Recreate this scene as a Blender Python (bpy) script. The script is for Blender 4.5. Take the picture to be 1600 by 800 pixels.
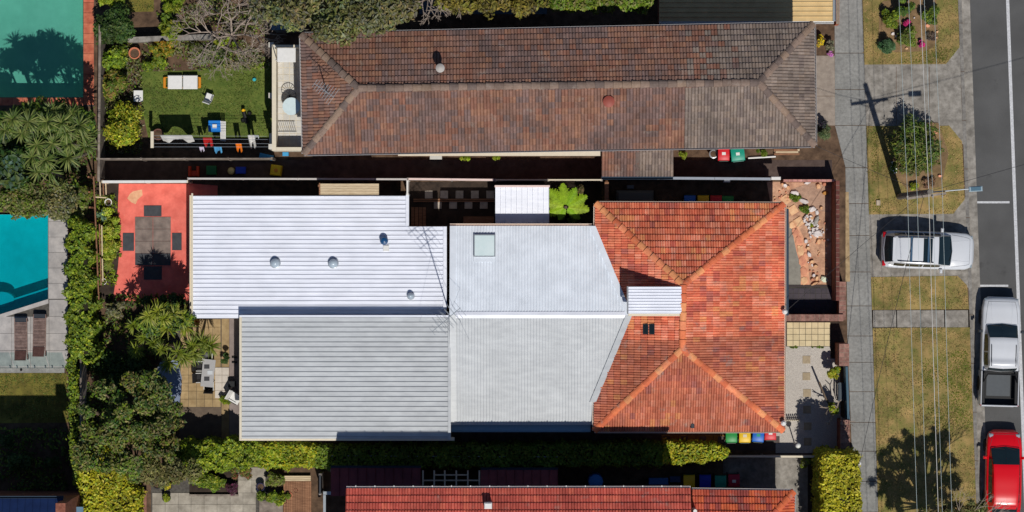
import bpy, bmesh, math, random
import numpy as np
from mathutils import Vector, Matrix

for o in list(bpy.data.objects):
    bpy.data.objects.remove(o)
SC = bpy.context.scene
COL = SC.collection
R = math.radians

# ---------------------------------------------------------------- camera, sky, sun, exposure
S = 0.0315            # metres per photograph pixel on the ground
H = 122.0             # height of the drone above the ground
cam_d = bpy.data.cameras.new('camera')
cam_d.sensor_width = 36.0
cam_d.lens = 18.0 * H / (800 * S)
cam_d.clip_start = 1.0
cam_d.clip_end = 2000.0
cam = bpy.data.objects.new('camera', cam_d)
cam.location = (0, 0, H)
COL.objects.link(cam)
SC.camera = cam

SUN_V = Vector((0.1856, -0.611, 1.0)).normalized()      # towards the sun
ELEV = math.asin(SUN_V.z)
AZ = math.atan2(SUN_V.x, SUN_V.y)
world = bpy.data.worlds.new('World')
SC.world = world
world.use_nodes = True
wn = world.node_tree
wn.nodes.clear()
sky = wn.nodes.new('ShaderNodeTexSky')
sky.sky_type = 'NISHITA'
sky.sun_disc = False
sky.sun_elevation = ELEV
sky.sun_rotation = AZ
sky.air_density = 1.0
sky.dust_density = 0.4
sky.ozone_density = 6.0
bg = wn.nodes.new('ShaderNodeBackground')
bg.inputs['Strength'].default_value = 0.075
wo = wn.nodes.new('ShaderNodeOutputWorld')
wn.links.new(sky.outputs[0], bg.inputs[0])
wn.links.new(bg.outputs[0], wo.inputs[0])
sun_d = bpy.data.lights.new('sun', 'SUN')
sun_d.energy = 5.0
sun_d.angle = R(0.5)
sun_d.color = (1.0, 0.965, 0.90)
sun = bpy.data.objects.new('sun', sun_d)
sun.rotation_euler = SUN_V.to_track_quat('Z', 'Y').to_euler()
sun.location = (20, -60, 90)
COL.objects.link(sun)
SC.view_settings.view_transform = 'Standard'
SC.view_settings.look = 'None'
SC.view_settings.exposure = -0.5
SC.view_settings.gamma = 1.0
SC.view_settings.use_curve_mapping = False
SC.cycles.max_bounces = 6
SC.cycles.transparent_max_bounces = 8

# ---------------------------------------------------------------- helpers
rnd = random.Random(7)
rng = np.random.default_rng(7)

def W(px, py, z=0.0):
    """the place at height z that stands at that spot of the plan"""
    k = S * (H - z) / H
    return Vector(((px - 800) * k, (400 - py) * k, z))

def lin(r, g, b, k=1.0):
    return tuple((((x / 255.0) ** 2.2) * k) for x in (r, g, b))

WM = {}
def wm(o):
    return WM.get(o.name, Matrix.Identity(4))

def put(name, me, mat=None, parent=None, local=False, mx=None):
    o = bpy.data.objects.new(name, me)
    COL.objects.link(o)
    if mat is not None and me is not None and len(me.materials) == 0:
        me.materials.append(mat)
    if mx is not None:
        o.matrix_basis = mx
    WM[o.name] = mx.copy() if mx is not None else Matrix.Identity(4)
    if parent is not None:
        o.parent = parent
        if not local:
            o.matrix_parent_inverse = wm(parent).inverted()
        else:
            WM[o.name] = wm(parent) @ WM[o.name]
    return o

def tag(o, label=None, cat=None, group=None, kind=None):
    if label: o['label'] = label
    if cat: o['category'] = cat
    if group: o['group'] = group
    if kind: o['kind'] = kind
    return o

def thing(name, label, cat, loc, rz=0.0, group=None):
    o = bpy.data.objects.new(name, None)
    COL.objects.link(o)
    o.empty_display_size = 0.2
    o.location = loc
    o.rotation_euler = (0, 0, rz)
    WM[o.name] = Matrix.Translation(Vector(loc)) @ Matrix.Rotation(rz, 4, 'Z')
    return tag(o, label, cat, group)

class MB:
    def __init__(s):
        s.v = []; s.f = []; s.c = []; s.col = None
    def add(s, vs, fs):
        b = len(s.v)
        s.v += [tuple(v) for v in vs]
        for f in fs:
            s.f.append(tuple(i + b for i in f))
            s.c.append(s.col)
        return s
    def box(s, x0, x1, y0, y1, z0, z1, mx=None):
        vs = [(x0,y0,z0),(x1,y0,z0),(x1,y1,z0),(x0,y1,z0),(x0,y0,z1),(x1,y0,z1),(x1,y1,z1),(x0,y1,z1)]
        if mx is not None: vs = [mx @ Vector(v) for v in vs]
        return s.add(vs, [(3,2,1,0),(4,5,6,7),(0,1,5,4),(1,2,6,5),(2,3,7,6),(3,0,4,7)])
    def bbox(s, x0, x1, y0, y1, z0, z1, b=0.01, mx=None):
        """box with its upper edges chamfered"""
        vs = [(x0,y0,z0),(x1,y0,z0),(x1,y1,z0),(x0,y1,z0),(x0,y0,z1-b),(x1,y0,z1-b),(x1,y1,z1-b),(x0,y1,z1-b),
              (x0+b,y0+b,z1),(x1-b,y0+b,z1),(x1-b,y1-b,z1),(x0+b,y1-b,z1)]
        if mx is not None: vs = [mx @ Vector(v) for v in vs]
        return s.add(vs, [(3,2,1,0),(0,1,5,4),(1,2,6,5),(2,3,7,6),(3,0,4,7),(4,5,9,8),(5,6,10,9),(6,7,11,10),(7,4,8,11),(8,9,10,11)])
    def pbox(s, a, b, c, d, z0, z1, bev=0.0):
        """box whose top (at z1) covers plan pixels a..c, b..d"""
        p = W(a, d, z1); q = W(c, b, z1)
        if bev: return s.bbox(p.x, q.x, p.y, q.y, z0, z1, bev)
        return s.box(p.x, q.x, p.y, q.y, z0, z1)
    def prism(s, pts, z0, z1):
        n = len(pts)
        vs = [(p[0], p[1], z0) for p in pts] + [(p[0], p[1], z1) for p in pts]
        fs = [tuple(range(n - 1, -1, -1)), tuple(range(n, 2 * n))]
        fs += [(i, (i + 1) % n, n + (i + 1) % n, n + i) for i in range(n)]
        return s.add(vs, fs)
    def sheet(s, pts):
        return s.add(pts, [tuple(range(len(pts)))])
    def tube(s, p0, p1, r0, r1=None, n=6, caps=True):
        r1 = r0 if r1 is None else r1
        p0 = Vector(p0); p1 = Vector(p1); d = (p1 - p0)
        if d.length < 1e-6: return s
        d.normalize()
        a = d.orthogonal().normalized(); b = d.cross(a)
        vs = []
        for p, r in ((p0, r0), (p1, r1)):
            for i in range(n):
                t = 2 * math.pi * i / n
                vs.append(p + (a * math.cos(t) + b * math.sin(t)) * r)
        fs = [(i, (i + 1) % n, n + (i + 1) % n, n + i) for i in range(n)]
        if caps: fs += [tuple(range(n - 1, -1, -1)), tuple(range(n, 2 * n))]
        return s.add(vs, fs)
    def path(s, pts, r0, r1=None, n=5):
        r1 = r0 if r1 is None else r1
        k = len(pts) - 1
        for i in range(k):
            s.tube(pts[i], pts[i + 1], r0 + (r1 - r0) * i / k, r0 + (r1 - r0) * (i + 1) / k, n, caps=(i in (0, k - 1)))
        return s
    def lathe(s, c, prof, n=12, sx=1.0, sy=1.0):
        """prof: (radius, height) from the bottom up"""
        c = Vector(c); vs = []; m = len(prof)
        for r, z in prof:
            for i in range(n):
                t = 2 * math.pi * i / n
                vs.append((c.x + r * sx * math.cos(t), c.y + r * sy * math.sin(t), c.z + z))
        fs = [(j * n + i, j * n + (i + 1) % n, (j + 1) * n + (i + 1) % n, (j + 1) * n + i) for j in range(m - 1) for i in range(n)]
        fs.append(tuple(range(n - 1, -1, -1)))
        fs.append(tuple(range((m - 1) * n, m * n)))
        return s.add(vs, fs)
    def mesh(s, name, smooth=False):
        me = bpy.data.meshes.new(name)
        me.from_pydata(s.v, [], s.f)
        if any(c is not None for c in s.c):
            at = me.attributes.new('Col', 'FLOAT_COLOR', 'FACE')
            at.data.foreach_set('color', np.array([(*(c or (1, 1, 1)), 1.0) for c in s.c], dtype=np.float32).ravel())
        if smooth:
            me.polygons.foreach_set('use_smooth', [True] * len(me.polygons))
            me.set_sharp_from_angle(angle=R(40))
        me.update()
        return me
    def put(s, name, mat, parent=None, smooth=False, local=False, mx=None):
        return put(name, s.mesh(name, smooth), mat, parent, local, mx)

# ---------------------------------------------------------------- materials
MATS = {}
def M(name, c1, c2=None, scale=3.0, rough=0.85, bump=0.0, bscale=None, metal=0.0, spec=0.3, attr=False,
      blotch=0.0, oscale=0.5, rand=0.0, detail=5.0, trans=0.0, stretch=None, coat=0.0, lichen=None):
    if name in MATS: return MATS[name]
    m = bpy.data.materials.new(name)
    m.use_nodes = True
    nt = m.node_tree; N = nt.nodes; L = nt.links
    N.clear()
    out = N.new('ShaderNodeOutputMaterial')
    p = N.new('ShaderNodeBsdfPrincipled')
    p.inputs['Roughness'].default_value = rough
    p.inputs['Metallic'].default_value = metal
    p.inputs['Specular IOR Level'].default_value = spec
    if coat:
        p.inputs['Coat Weight'].default_value = coat
        p.inputs['Coat Roughness'].default_value = 0.05
    geo = N.new('ShaderNodeNewGeometry')
    pos = geo.outputs['Position']
    if stretch:
        mp = N.new('ShaderNodeMapping')
        mp.inputs['Scale'].default_value = stretch
        L.new(pos, mp.inputs['Vector']); pos = mp.outputs[0]
    noi = N.new('ShaderNodeTexNoise')
    noi.inputs['Scale'].default_value = scale
    noi.inputs['Detail'].default_value = detail
    noi.inputs['Roughness'].default_value = 0.62
    L.new(pos, noi.inputs['Vector'])
    if c2 is None:
        c2 = tuple(x * 0.8 for x in c1)
    ramp = N.new('ShaderNodeValToRGB')
    ramp.color_ramp.elements[0].position = 0.32
    ramp.color_ramp.elements[1].position = 0.68
    ramp.color_ramp.elements[0].color = (*c2, 1)
    ramp.color_ramp.elements[1].color = (*c1, 1)
    L.new(noi.outputs['Fac'], ramp.inputs['Fac'])
    colr = ramp.outputs['Color']
    def mul(a, fac_out, lo, hi, x0=0.3, x1=0.7):
        mr = N.new('ShaderNodeMapRange')
        mr.inputs['From Min'].default_value = x0; mr.inputs['From Max'].default_value = x1
        mr.inputs['To Min'].default_value = lo; mr.inputs['To Max'].default_value = hi
        L.new(fac_out, mr.inputs['Value'])
        mx = N.new('ShaderNodeVectorMath'); mx.operation = 'SCALE'
        L.new(a, mx.inputs[0]); L.new(mr.outputs[0], mx.inputs['Scale'])
        return mx.outputs[0]
    if blotch:
        n2 = N.new('ShaderNodeTexNoise')
        n2.inputs['Scale'].default_value = oscale
        n2.inputs['Detail'].default_value = 4.0
        L.new(geo.outputs['Position'], n2.inputs['Vector'])
        colr = mul(colr, n2.outputs['Fac'], 1 - blotch, 1 + blotch)
    if rand:
        oi = N.new('ShaderNodeObjectInfo')
        colr = mul(colr, oi.outputs['Random'], 1 - rand, 1 + rand, 0, 1)
    if attr:
        a = N.new('ShaderNodeAttribute'); a.attribute_name = 'Col'
        mx = N.new('ShaderNodeVectorMath'); mx.operation = 'MULTIPLY'
        L.new(colr, mx.inputs[0]); L.new(a.outputs['Color'], mx.inputs[1])
        colr = mx.outputs[0]
    if lichen:                                   # crusts of growth with edges of their own
        lc, lscale, lmin, lfac = lichen
        n4 = N.new('ShaderNodeTexNoise'); n4.inputs['Scale'].default_value = lscale; n4.inputs['Detail'].default_value = 8.0; n4.inputs['Roughness'].default_value = .7
        L.new(geo.outputs['Position'], n4.inputs['Vector'])
        mr = N.new('ShaderNodeMapRange'); mr.inputs['From Min'].default_value = lmin; mr.inputs['From Max'].default_value = lmin + .1; mr.inputs['To Max'].default_value = lfac
        L.new(n4.outputs['Fac'], mr.inputs['Value'])
        mm_ = N.new('ShaderNodeMix'); mm_.data_type = 'RGBA'
        L.new(mr.outputs[0], mm_.inputs[0]); L.new(colr, mm_.inputs[6]); mm_.inputs[7].default_value = (*lc, 1)
        colr = mm_.outputs[2]
    L.new(colr, p.inputs['Base Color'])
    if bump:
        n3 = N.new('ShaderNodeTexNoise')
        n3.inputs['Scale'].default_value = bscale or scale * 4
        n3.inputs['Detail'].default_value = 4.0
        L.new(geo.outputs['Position'], n3.inputs['Vector'])
        b = N.new('ShaderNodeBump')
        b.inputs['Strength'].default_value = min(1.0, bump)
        b.inputs['Distance'].default_value = 0.03
        L.new(n3.outputs['Fac'], b.inputs['Height'])
        L.new(b.outputs[0], p.inputs['Normal'])
    sh = p.outputs[0]
    if trans:
        t = N.new('ShaderNodeBsdfTranslucent')
        L.new(colr, t.inputs['Color'])
        mxs = N.new('ShaderNodeMixShader')
        mxs.inputs[0].default_value = trans
        L.new(sh, mxs.inputs[1]); L.new(t.outputs[0], mxs.inputs[2])
        sh = mxs.outputs[0]
    L.new(sh, out.inputs['Surface'])
    MATS[name] = m
    return m

def paint(name, rgb, rough=0.45, k=1.0, spec=0.4, coat=0.0, metal=0.0, var=0.9):
    c = lin(*rgb, k)
    return M(name, c, tuple(x * var for x in c), 6.0, rough, spec=spec, coat=coat, metal=metal)

def glass_mat(name, tint=(0.012, 0.02, 0.022), rough=0.04):
    m = M(name, tint, tuple(t * 0.9 for t in tint), 2.0, rough, spec=0.6)
    return m

def sheer(name, tint, refl=0.10, rough=0.03, wave=0.0, wscale=2.5):
    """clear pane or water: lets light through with a tint, mirrors a little at the surface"""
    if name in MATS: return MATS[name]
    m = bpy.data.materials.new(name); m.use_nodes = True
    nt = m.node_tree; N = nt.nodes; L = nt.links; N.clear()
    out = N.new('ShaderNodeOutputMaterial')
    t = N.new('ShaderNodeBsdfTransparent'); t.inputs[0].default_value = (*tint, 1)
    g = N.new('ShaderNodeBsdfGlossy'); g.inputs['Roughness'].default_value = rough
    lw = N.new('ShaderNodeLayerWeight'); lw.inputs['Blend'].default_value = 0.5
    pw_ = N.new('ShaderNodeMath'); pw_.operation = 'POWER'; pw_.inputs[1].default_value = 4.0
    L.new(lw.outputs['Facing'], pw_.inputs[0])
    fr = N.new('ShaderNodeMath'); fr.operation = 'MULTIPLY_ADD'; fr.inputs[1].default_value = 0.8; fr.inputs[2].default_value = 0.025
    L.new(pw_.outputs[0], fr.inputs[0])
    mix = N.new('ShaderNodeMixShader')
    if wave:
        n3 = N.new('ShaderNodeTexNoise'); n3.inputs['Scale'].default_value = wscale; n3.inputs['Detail'].default_value = 3
        geo = N.new('ShaderNodeNewGeometry'); L.new(geo.outputs['Position'], n3.inputs['Vector'])
        b = N.new('ShaderNodeBump'); b.inputs['Strength'].default_value = wave; b.inputs['Distance'].default_value = 0.04
        L.new(n3.outputs['Fac'], b.inputs['Height'])
        L.new(b.outputs[0], g.inputs['Normal']); L.new(b.outputs[0], lw.inputs['Normal'])
    L.new(fr.outputs[0], mix.inputs[0]); L.new(t.outputs[0], mix.inputs[1]); L.new(g.outputs[0], mix.inputs[2])
    L.new(mix.outputs[0], out.inputs['Surface'])
    MATS[name] = m
    return m

soil = M('soil', lin(110, 88, 70), lin(66, 52, 42), 2.2, 0.95, 0.6, 9)
asphalt = M('asphalt', lin(92, 91, 90), lin(78, 78, 78), 30, 0.9, 0.35, 60, blotch=0.16, oscale=0.6, lichen=(lin(58, 57, 56), 0.9, .6, .45))
concrete = M('concrete', lin(144, 143, 139), lin(120, 119, 116), 7, 0.9, 0.2, 30, blotch=0.14, oscale=0.7, rand=0.06)
old_concrete = M('old_concrete', lin(154, 148, 140), lin(112, 107, 100), 3.2, 0.9, 0.3, 25, blotch=0.2, oscale=1.0, lichen=(lin(92, 86, 78), 2.2, .58, .5))
kerb_m = M('kerb_concrete', lin(138, 134, 128), lin(104, 100, 96), 5, 0.9, 0.3, 25, blotch=0.2, oscale=1.2)
line_paint = M('line_paint', lin(208, 208, 210), lin(172, 172, 174), 14, 0.7, 0.1)
dry_grass = M('dry_grass', lin(162, 134, 88), lin(98, 102, 52), 1.5, 0.95, 0.8, 26, blotch=0.24, oscale=0.6)
green_grass = M('green_grass', lin(104, 114, 54), lin(72, 90, 38), 2.4, 0.95, 0.8, 26, blotch=0.2, oscale=0.7)
white_paint = paint('white_paint', (226, 224, 220), 0.5)
cream_paint = paint('cream_paint', (218, 206, 182), 0.6)
grey_metal = paint('grey_metal', (150, 152, 155), 0.35, metal=0.4)
galv = paint('galvanised_metal', (178, 184, 188), 0.3, metal=0.5)
dark_metal = paint('dark_metal', (52, 56, 62), 0.4)
black_plastic = paint('black_plastic', (22, 22, 24), 0.5)
timber = M('timber', lin(158, 116, 88), lin(112, 78, 58), 3, 0.85, 0.2, 30, rand=0.15, stretch=(1, 9, 1))
grey_timber = M('grey_timber', lin(150, 138, 126), lin(104, 94, 86), 3, 0.9, 0.2, 30, rand=0.15)
red_brick = M('red_brick', lin(158, 118, 106), lin(112, 80, 72), 6, 0.9, 0.4, 25, rand=0.22)
mortar = M('mortar', lin(150, 136, 120), lin(120, 108, 96), 9, 0.95, 0.3)
brick_wall_m = M('brick_wall', lin(150, 96, 78), lin(110, 66, 54), 5, 0.9, 0.4, 22)
render_wall = M('render_wall', lin(214, 208, 196), lin(190, 184, 172), 3, 0.85, 0.15, 20)
bark = M('bark', lin(120, 104, 88), lin(76, 64, 54), 8, 0.95, 0.5, 30)
pale_bark = M('pale_bark', lin(168, 154, 140), lin(120, 106, 96), 7, 0.9, 0.3, 30)
leaf_m = M('leaf', (1, 1, 1), (0.78, 0.8, 0.72), 9, 0.55, attr=True, trans=0.22, spec=0.35)
petal_m = M('petal', (1, 1, 1), (0.85, 0.85, 0.85), 9, 0.6, attr=True, trans=0.15)
pane_m = glass_mat('dark_glass')
# ================================================================ THE SETTING
K = 0.036                                   # how far the street leans, plan pixels per pixel
def street(x0, y): return x0 + K * y

def structure(name, mb, mat, parent=None):
    o = mb.put(name, mat, parent)
    if parent is None: tag(o, kind='structure')
    return o

def sheet(name, pts, z, mat):
    return structure(name, MB().sheet([W(x, y, 0).to_3d() + Vector((0, 0, z)) for x, y in pts][::-1] if area(pts) > 0 else [W(x, y, 0) + Vector((0, 0, z)) for x, y in pts]), mat)
def area(pts):
    return sum(pts[i][0] * pts[(i + 1) % len(pts)][1] - pts[(i + 1) % len(pts)][0] * pts[i][1] for i in range(len(pts)))

# ground: one sheet to the horizon, open where the two pools and the sunken road lie
FAR = 7000
gx = [-FAR, -60, 75, 130, 1495]
gy = [-FAR, -60, 152, 332, 492, FAR]
g = MB()
for i in range(4):
    for j in range(5):
        cx = (gx[i] + gx[i + 1]) / 2; cy = (gy[j] + gy[j + 1]) / 2
        if -60 < cx < 130 and -60 < cy < 152: continue
        if -60 < cx < 75 and 332 < cy < 492: continue
        x1a = street(1497, gy[j]) if i == 3 else gx[i + 1]
        x1b = street(1497, gy[j + 1]) if i == 3 else gx[i + 1]
        g.sheet([W(gx[i], gy[j + 1]), W(x1b, gy[j + 1]), W(x1a, gy[j]), W(gx[i], gy[j])])
g.sheet([W(street(1790, FAR), FAR), W(FAR, FAR), W(FAR, -FAR), W(street(1790, -FAR), -FAR)])
structure('ground', g, soil)

YA, YB = -2500, 3300
def strip(xa, xb, z, y0=YA, y1=YB):
    return [W(street(xa, y1), y1) + Vector((0, 0, z)), W(street(xb, y1), y1) + Vector((0, 0, z)),
            W(street(xb, y0), y0) + Vector((0, 0, z)), W(street(xa, y0), y0) + Vector((0, 0, z))]
road = structure('road', MB().sheet(strip(1514, 1792, -0.10)), asphalt)
MB().sheet(strip(1502.5, 1516, -0.092)).put('gutter', old_concrete, road)
kb = MB()
a = strip(1497, 1503, -0.11); b = strip(1497, 1502.5, 0.012)
kb.add(a + b, [(4, 5, 6, 7), (1, 2, 6, 5), (3, 0, 4, 7), (0, 1, 5, 4), (2, 3, 7, 6)])
kerb = kb.put('kerb', kerb_m, road)
for y in range(-40, 860, 76):               # joints between kerb stones
    p = W(street(1497, y), y); q = W(street(1503, y), y)
    MB().box(p.x, q.x, p.y - 0.012, p.y + 0.012, -0.1, 0.016).put('joint', soil, kerb)
edge = [W(street(1572.5, YB), YB), W(street(1577.5, YB), YB), W(street(1577.5, YA), YA), W(street(1572.5, YA), YA)]
MB().sheet([v + Vector((0, 0, -0.096)) for v in edge]).put('road_marking', line_paint, road)
for x0, x1, y in ((1525, 1578, 316), (1511, 1576, 446.5)):
    MB().sheet([W(x, yy) + Vector((0, 0, -0.096)) for x, yy in ((x0, y + 1.6), (x1, y + 1.6), (x1, y - 1.6), (x0, y - 1.6))]).put('road_marking', line_paint, road)
MB().sheet([W(x, yy) + Vector((0, 0, -0.088)) for x, yy in ((1507, 318), (1511, 318), (1511, 315), (1507, 315))]).put('road_marking', line_paint, road)

# footpath of separate slabs
def fp_r(y): return 1347 + 0.031 * y
def fp_l(y): return float(np.interp(y, [-400, 240, 262, 530, 600, 705, 722, 1200], [1302, 1305, 1321, 1324, 1327, 1331, 1343, 1350]))
fp = tag(put('footpath', MB().sheet([W(fp_l(y), y) + Vector((0, 0, 0.002)) for y in (1200, 722, 705, 600, 530, 262, 240, -400)][::1] + [W(fp_r(y), y) + Vector((0, 0, 0.002)) for y in (-400, 1200)]).mesh('footpath'), soil), kind='structure')
joints = [-400, -230, -95, -20, 83, 140, 196, 262, 318, 368, 425, 478, 525, 566, 612, 660, 705, 752, 800, 860, 960, 1200]
for y0, y1 in zip(joints[:-1], joints[1:]):
    g_ = 0.45
    pts = [W(fp_l(y1) , y1 - g_), W(fp_r(y1), y1 - g_), W(fp_r(y0), y0 + g_), W(fp_l(y0), y0 + g_)]
    MB().prism([(p.x, p.y) for p in pts], 0.0, 0.02 + rnd.uniform(-.004, .004)).put('paving_slab', concrete, fp)

def pave(name, pts, z0, z1, mat, parent=None):
    P = [W(x, y) for x, y in pts]
    if area(pts) > 0: P = P[::-1]
    return structure(name, MB().prism([(p.x, p.y) for p in P], z0, z1), mat, parent)

# driveway crossings and the path across the verge
dw = pave('driveway', [(1349.7, 96), (1478, 96), (1499.6, 70), (1501.8, 148), (1505.2, 226), (1480, 200), (1353, 200)], -0.02, 0.012, old_concrete)
for x in (1400, 1452):
    p = W(x, 197); q = W(x + 0.7, 101)
    MB().box(p.x, q.x, p.y + .1, q.y - .1, 0.0, 0.0135).put('joint', soil, dw)
pave('driveway', [(1357.5, 330), (1488, 330), (1508.2, 308), (1513, 450), (1494, 436), (1360.5, 436)], -0.02, 0.011, old_concrete)
sp = pave('verge_path', [(1362.3, 484.5), (1514, 483.5), (1515.2, 511), (1363.4, 512)], -0.02, 0.0, soil)
for i in range(4):
    xa = 1364 + i * 37.5; 
    pp = [W(xa + .4, 511.5), W(xa + 36.4, 511.3), W(xa + 36, 484.6), W(xa, 485)]
    MB().prism([(p.x, p.y) for p in pp], 0, 0.018).put('paving_slab', old_concrete, sp)
verges = [[(1301, -1500), (1443, -1500), (1499, 74), (1478, 100), (1350.6, 101)],
          [(1353.6, 197), (1483, 196.5), (1503, 221), (1507, 312), (1489, 334), (1357.9, 335)],
          [(1361, 433), (1496, 431), (1511, 446), (1513.5, 483), (1362.5, 484)],
          [(1363.4, 512.5), (1515, 511.5), (1525.5, 800), (1545, 1400), (1391, 1400), (1372.3, 800)]]
VERGE = []
for pts in verges:
    VERGE.append(pave('verge', pts, -0.03, 0.03, dry_grass))

# ---- paved and grassed yards
patio_red = M('red_patio', lin(234, 120, 106), lin(208, 98, 86), 2.0, 0.85, 0.15, 18, blotch=0.12, oscale=1.2, lichen=(lin(226, 150, 128), 2.6, .62, .6))
pave('patio', [(176, 287), (302, 287), (340, 290), (340, 470), (176, 470)], -0.02, 0.02, patio_red)
pave('patio_worn_patch', [(203, 303), (208, 299), (222, 296), (223, 305), (216, 311), (212, 319), (205, 316), (199, 310)], 0.0, 0.0235, M('worn_concrete', lin(226, 178, 140), lin(204, 150, 116), 5, 0.9))
pave('lawn', [(218, 112), (300, 110), (350, 100), (424, 98), (426, 216), (232, 216), (222, 170)], -0.02, 0.012, green_grass)
pave('lawn', [(-300, 583), (104, 583), (106, 660), (-300, 665)], -0.02, 0.012, M('worn_grass', lin(120, 112, 52), lin(88, 80, 40), 1.8, 0.95, 0.8, 26, blotch=0.25, oscale=0.9))
pave('lawn', [(192, -60), (242, -60), (240, 18), (200, 19)], -0.02, 0.012, M('worn_grass'  , (1,1,1)))
deck_stone = M('pool_paving', lin(178, 172, 168), lin(150, 146, 144), 2.4, 0.85, 0.15, 20, blotch=0.12, oscale=1.1, rand=0.05)
grout = M('grout', lin(96, 92, 86), lin(70, 66, 62), 8, 0.95)
dark_ground = M('dark_soil', lin(72, 60, 52), lin(44, 38, 34), 2.0, 0.95, 0.5, 10)
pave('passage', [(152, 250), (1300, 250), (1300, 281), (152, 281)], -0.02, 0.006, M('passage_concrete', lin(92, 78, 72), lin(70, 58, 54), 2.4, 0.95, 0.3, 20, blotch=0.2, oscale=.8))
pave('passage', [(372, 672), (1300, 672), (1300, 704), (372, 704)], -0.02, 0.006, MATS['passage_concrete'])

def tile_grid(parent, x0, y0, x1, y1, nx, ny, z0, z1, mat, gap=0.5, skip=None, jit=0.0, bev=0.004):
    """separate paving tiles; alike ones share one mesh"""
    dx = (x1 - x0) / nx; dy = (y1 - y0) / ny
    w = (dx - gap) * S; h = (dy - gap) * S
    me = MB().bbox(-w / 2, w / 2, -h / 2, h / 2, z0, z1, bev).mesh('tile')
    me.materials.append(mat)
    for i in range(nx):
        for j in range(ny):
            cx = x0 + dx * (i + .5); cy = y0 + dy * (j + .5)
            if skip and skip(cx, cy): continue
            p = W(cx, cy)
            put('tile', me, None, parent, mx=Matrix.Translation((p.x, p.y, rnd.uniform(-jit, jit))))

# ================================================================ POOLS
pool_shell = M('pool_plaster', lin(214, 240, 232), lin(196, 226, 218), 2, 0.8, blotch=.06, oscale=.6)
def pool(name, pts, depth, wz, shell_mat, water_mat):
    P = [W(x, y) for x, y in pts]
    if area(pts) > 0: P = P[::-1]
    n = len(P); mb = MB()
    vs = [(p.x, p.y, -depth) for p in P] + [(p.x, p.y, 0.0) for p in P]
    mb.add(vs, [tuple(range(n))] + [((i + 1) % n, i, n + i, n + (i + 1) % n) for i in range(n)])
    o = structure(name, mb, shell_mat)
    MB().sheet([(p.x, p.y, wz) for p in P]).put('water', water_mat, o)
    return o
water_a = sheer('green_water', (0.36, 0.64, 0.62), 0.1, 0.04, 0.25, 2.0)
water_b = sheer('blue_water', (0.03, 0.56, 0.64), 0.1, 0.04, 0.25, 2.0)
pool_a = pool('swimming_pool', [(-60, -60), (130, -60), (130, 152), (-60, 152)], 1.3, -0.16, M('green_plaster', lin(214, 236, 214), lin(196, 222, 200), 1.2, 0.8, blotch=.08, oscale=.5), water_a)
p = W(13, 50); q = W(25, 68)
cop = M('terracotta_coping', lin(206, 122, 92), lin(168, 86, 66), 3, 0.85, 0.25, 20, rand=0.12)
bed = pave('pool_surround', [(130, -60), (147, -60), (147, 166), (-60, 166), (-60, 152), (130, 152)], -0.02, 0.004, grout)
tile_grid(bed, 130.3, -60, 147, 164, 1, 14, -0.01, 0.03, cop)
tile_grid(bed, -60, 152.5, 130, 165, 12, 1, -0.01, 0.03, cop)
pts_b = [(-60, 335), (75, 335), (75, 468), (0, 491), (-60, 491.9)]
pool_b = pool('swimming_pool', pts_b, 1.5, -0.14, pool_shell, water_b)
st = MB()                                     # steps along the pool's slanted end
P1 = [W(-60, 484), W(0, 484), W(75, 458), W(75, 468), W(0, 491), W(-60, 491.9)]
st.prism([(v.x, v.y) for v in P1[::-1]], -1.5, -0.42)
st.put('step', M('pool_step', lin(206, 230, 228), lin(190, 216, 214), 3, .7), pool_b)
st = MB(); P1 = [W(-60, 470), W(0, 472), W(75, 448), W(75, 458), W(0, 484), W(-60, 484)]
st.prism([(v.x, v.y) for v in P1[::-1]], -1.5, -0.75); st.put('step', MATS['pool_step'], pool_b)
st = MB(); c_ = W(-6, 468)
st.lathe((c_.x, c_.y, -1.5), [(0.75, 0), (0.75, 0.8)], 20, 1.0, 0.5); st.put('step', MATS['pool_step'], pool_b)
deck = pave('pool_deck', [(75, 322), (106, 322), (106, 574), (-300, 574), (-300, 491.9), (0, 491), (75, 468)], -0.02, 0.002, grout)
tile_grid(deck, 75.6, 322, 106, 467, 1, 6, -0.01, 0.026, deck_stone, 0.35)
def in_pool_b(cx, cy): return cy < 492 - 23 * max(0, cx) / 75 + 9
tile_grid(deck, -40, 468, 106, 574, 5, 4, -0.01, 0.026, deck_stone, 0.35, skip=in_pool_b)
pave('pool_edging', [(75.6, 467.2), (76, 474), (0, 497.5), (-60, 498), (-60, 492.2), (0, 491.3)], -0.02, 0.031, deck_stone)
pave('pool_edging', [(-300, 575), (101, 575), (101, 582.5), (-300, 582.5)], -0.05, 0.06, concrete)

# ================================================================ ROOF BUILDERS
def tile_mesh_parts(tw, tl):
    us = [0, .10, .38, .5, .60, .88, 1.0]; hs = [0, .05, .05, 0, .05, .05, 0]
    vs = []
    for u, h in zip(us, hs): vs.append((u * tw, 0.0, 0.045 + h * 1.15))
    for u, h in zip(us, hs): vs.append((u * tw, tl * 1.06, 0.002 + h * .8))
    for u, h in zip(us, hs): vs.append((u * tw, 0.0, 0.004))
    fs = [(i, i + 1, 8 + i, 7 + i) for i in range(6)] + [(14 + i, 15 + i, i + 1, i) for i in range(6)]
    return vs, fs

def inside(poly, x, y, m=0.0):
    n = len(poly)
    for i in range(n):
        ax, ay = poly[i]; bx, by = poly[(i + 1) % n]
        L_ = math.hypot(bx - ax, by - ay)
        if L_ < 1e-6: continue
        if ((bx - ax) * (y - ay) - (by - ay) * (x - ax)) / L_ < m: return False
    return True

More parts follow.
